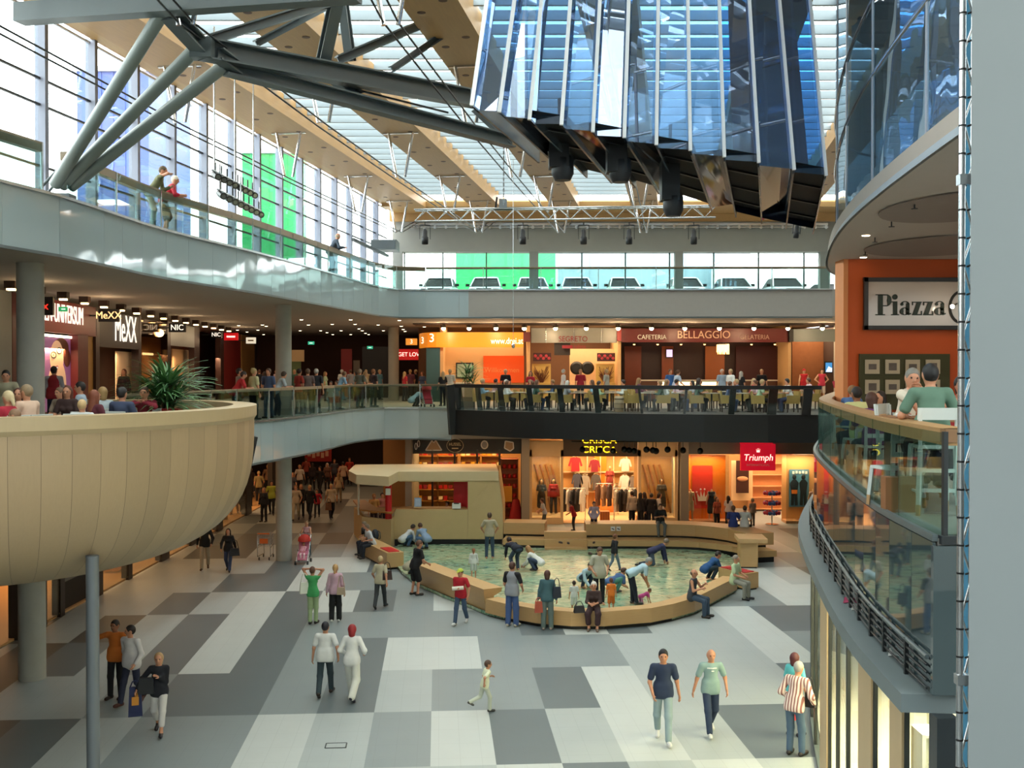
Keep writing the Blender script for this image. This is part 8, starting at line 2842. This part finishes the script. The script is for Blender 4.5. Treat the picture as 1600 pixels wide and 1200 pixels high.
# leaflets on the ledge
for n, (px_, py, c, lab) in enumerate(((1332, 941, '#a03a5a', 'crumpled pink leaflet lying on the grey ledge'), (1345, 952, '#d8d8d4', 'white paper scrap lying on the grey ledge by the pink leaflet'), (1405, 1023, '#e4e4e0', 'white paper scrap lying on the grey ledge nearer to the viewer'))):
    p = at(px_, py, z=3.905)
    tag(mb().add([(-.14, -.05, .0), (.1, -.08, .03), (.15, .05, .01), (-.08, .08, .05), (-.14, -.05, .006), (.1, -.08, .036), (.15, .05, .016), (-.08, .08, .056)], [(3, 2, 1, 0), (4, 5, 6, 7), (0, 1, 5, 4), (1, 2, 6, 5), (2, 3, 7, 6), (3, 0, 4, 7)]).build('paper_scrap', mat(c, .6), loc=p), lab, 'paper')
# shop interior behind the right shop front
struct('floor.006', mb().prism([tuple(p + Vector((.05, 0))) for p in RBS[:22]] + [(11, 22), (11, 10)], 0.0, .1), mat('#d8d6c8', .5, 0, .03), 'pale floor of the shop on the right')
struct('wall_right.003', mb().box2((8.6, 9.9, 0), (8.7, 24, 3.7)), mat('#c8c8b4', .6, 0, .05))
rj = random.Random(3)
for n, (x_, y, rz) in enumerate(((5.5, 11.3, PI / 2), (5.9, 13.2, PI / 2), (6.6, 15.4, PI / 2), (5.35, 12.4, 0), (7.2, 17.6, PI / 2))):
    t = thing('display_shelf', 'white glass display shelf in the shop on the right, %s from the viewer' % ORD[(0, 2, 3, 1, 4)[n]], 'shelf', (x_, y, .1), rz)
    for s_ in (-.7, .7):
        mb().box((s_, 0, 1.4), (.04, .35, 2.8)).build('side', mat('#e4e4dc', .4), t)
    for k in range(7):
        mb().box((0, 0, .08 + .45 * k), (1.4, .36, .03)).build('board', mat('#ecece4', .3), t)
    mb().box((0, .19, 1.4), (1.4, .02, 2.8)).build('back', mat('#d0d4c4', .5), t)
    c_, s_ = math.cos(rz), math.sin(rz)
    for k in range(6):
        for j in range(5):
            lx = -.56 + .28 * j + rj.uniform(-.04, .04)
            px2, py2 = x_ + lx * c_ + .05 * s_, y + lx * s_ - .05 * c_
            kind_ = rj.randrange(3)
            q = mb()
            hh_ = rj.uniform(.1, .26)
            if kind_ == 0:
                q.lathe([(.05, 0), (.07, hh_ * .5), (.03, hh_ * .8), (.045, hh_)], (0, 0, 0), 10)
            elif kind_ == 1:
                q.box((0, 0, hh_ / 2), (.14, .1, hh_))
            else:
                q.ball((0, 0, .07), .07, 8, 6).lathe([(.03, .12), (.05, .2)], (0, 0, 0), 8)
            tag(q.build('ornament', mat(['#f0f0ea', '#c8b48c', '#3a3430', '#d8dce0', '#a88a5c'][rj.randrange(5)], .25), loc=(px2, py2, .1 + .095 + .45 * k)), 'small ornament on the %s white display shelf of the right shop' % ORD[(0, 2, 3, 1, 4)[n]], 'ornament', 'ornaments on display shelf %s' % ORD[n])
light('shop_light', 'AREA', (6.2, 13.5, 3.6), 760, '#fff2d0', 3, 6)
light('shop_light', 'AREA', (7.2, 19, 3.6), 700, '#fff2d0', 2, 4)
# ---------------------------------------------------------------- plants
LEAF = mat('#3f6b3c', .5, 0, .3, 6)
LEAF2 = mat('#5d8a52', .5, 0, .3, 6)
def palm(name, lab, p, stems, n, ln, potm, pots, seed, zb=.55):
    t = thing(name, lab, 'plant', p)
    r_ = random.Random(seed)
    mb().box((0, 0, .1), pots).build('planter', potm, t)
    q = mb()
    tops = []
    for k in range(stems):
        a = r_.uniform(0, 2 * PI)
        e = Vector((math.cos(a) * r_.uniform(.02, .3), math.sin(a) * r_.uniform(.02, .2), zb + r_.uniform(-.15, .35)))
        q.tube([(e.x * .4, e.y * .4, .15), (e.x * .8, e.y * .8, e.z * .6), e], .018, 6)
        tops.append(e)
    q.build('stem', mat('#5a5234', .7), t)
    for li, m_ in enumerate((LEAF, LEAF2)):
        q = mb()
        for k in range(n // 2):
            e = tops[r_.randrange(len(tops))]
            a = r_.uniform(0, 2 * PI)
            L = ln * r_.uniform(.6, 1.1)
            up_ = r_.uniform(.0, 1.25)
            d_ = Vector((math.cos(a), math.sin(a), 0))
            sd = Vector((-d_.y, d_.x, 0))
            pts = []
            for u in range(6):
                f = u / 5
                pts.append(e + d_ * (L * f * (1.25 - .45 * up_)) + Vector((0, 0, L * (up_ * f - (.28 + .22 * up_) * f * f))))
            vs = []
            for u, pt in enumerate(pts):
                w = .026 * (1 - abs(u / 5 - .35) * 1.3)
                w = max(w, .003)
                vs += [pt - sd * w, pt + sd * w + Vector((0, 0, .004))]
            q.add(vs, [(2 * u, 2 * u + 1, 2 * u + 3, 2 * u + 2) for u in range(5)], True)
        q.build('leaves', m_, t)
    return t


palm('potted_palm', 'bushy green palm in a red planter on the rim of the wooden bowl', Vector((X(255, 20.6), 20.6, ZR - .24)), 12, 460, .84, mat('#b02024', .5), (.66, .3, .24), 4, .38)
palm('potted_palm', 'small green palm on the cafe terrace before the orange shop', Vector((X(733, 46.8), 46.8, Z1 + .5)), 5, 130, .95, mat('#a88a64', .5), (.4, .4, .9), 9, .7)
"""planter stand and wood barrel on the terrace"""
tag(mb().box((0, 0, .25), (.5, .5, .5)).build('plant_stand', mat('#6a5a48', .6), loc=(X(733, 46.8), 46.8, Z1)), 'low stand under the small palm on the cafe terrace', 'stand')
br = thing('barrel_planter', 'round pale wooden barrel standing on the cafe terrace behind the glass', 'barrel', (X(967, 43.1), 43.05, Z1))
mb().lathe([(.17, 0), (.2, .3), (.17, .62), (.15, .62)], (0, 0, 0), 16).build('barrel_body', mat('#a89070', .6, 0, .1), br)
for z in (.12, .3, .5):
    mb().lathe([(.195, z), (.205, z + .02), (.195, z + .04)], (0, 0, 0), 16).build('hoop', mat('#7a6a54', .5), br)
# ================================================================== light
wd = bpy.data.worlds.new('world')
SC.world = wd
wd.use_nodes = True
nt = wd.node_tree
bg = nt.nodes['Background']
tc = nt.nodes.new('ShaderNodeTexCoord')
no = nt.nodes.new('ShaderNodeTexNoise')
no.inputs['Scale'].default_value = 2.2
no.inputs['Detail'].default_value = 4
rp = nt.nodes.new('ShaderNodeValToRGB')
rp.color_ramp.elements[0].position = .35
rp.color_ramp.elements[0].color = lin('#eef0ec')
rp.color_ramp.elements[1].position = .65
rp.color_ramp.elements[1].color = lin('#ffffff')
nt.links.new(tc.outputs['Generated'], no.inputs['Vector'])
nt.links.new(no.outputs['Fac'], rp.inputs['Fac'])
nt.links.new(rp.outputs['Color'], bg.inputs['Color'])
bg.inputs['Strength'].default_value = 11.0
SC.view_settings.view_transform = 'Standard'
SC.view_settings.look = 'None'
SC.view_settings.exposure = 0.06
SC.view_settings.gamma = 1.0
SC.view_settings.use_curve_mapping = False
cy = SC.cycles
cy.use_denoising = True
cy.max_bounces = 7
cy.diffuse_bounces = 4
cy.glossy_bounces = 4
cy.transmission_bounces = 6
cy.transparent_max_bounces = 24
cy.caustics_reflective = False
cy.caustics_refractive = False
cy.sample_clamp_indirect = 6.0
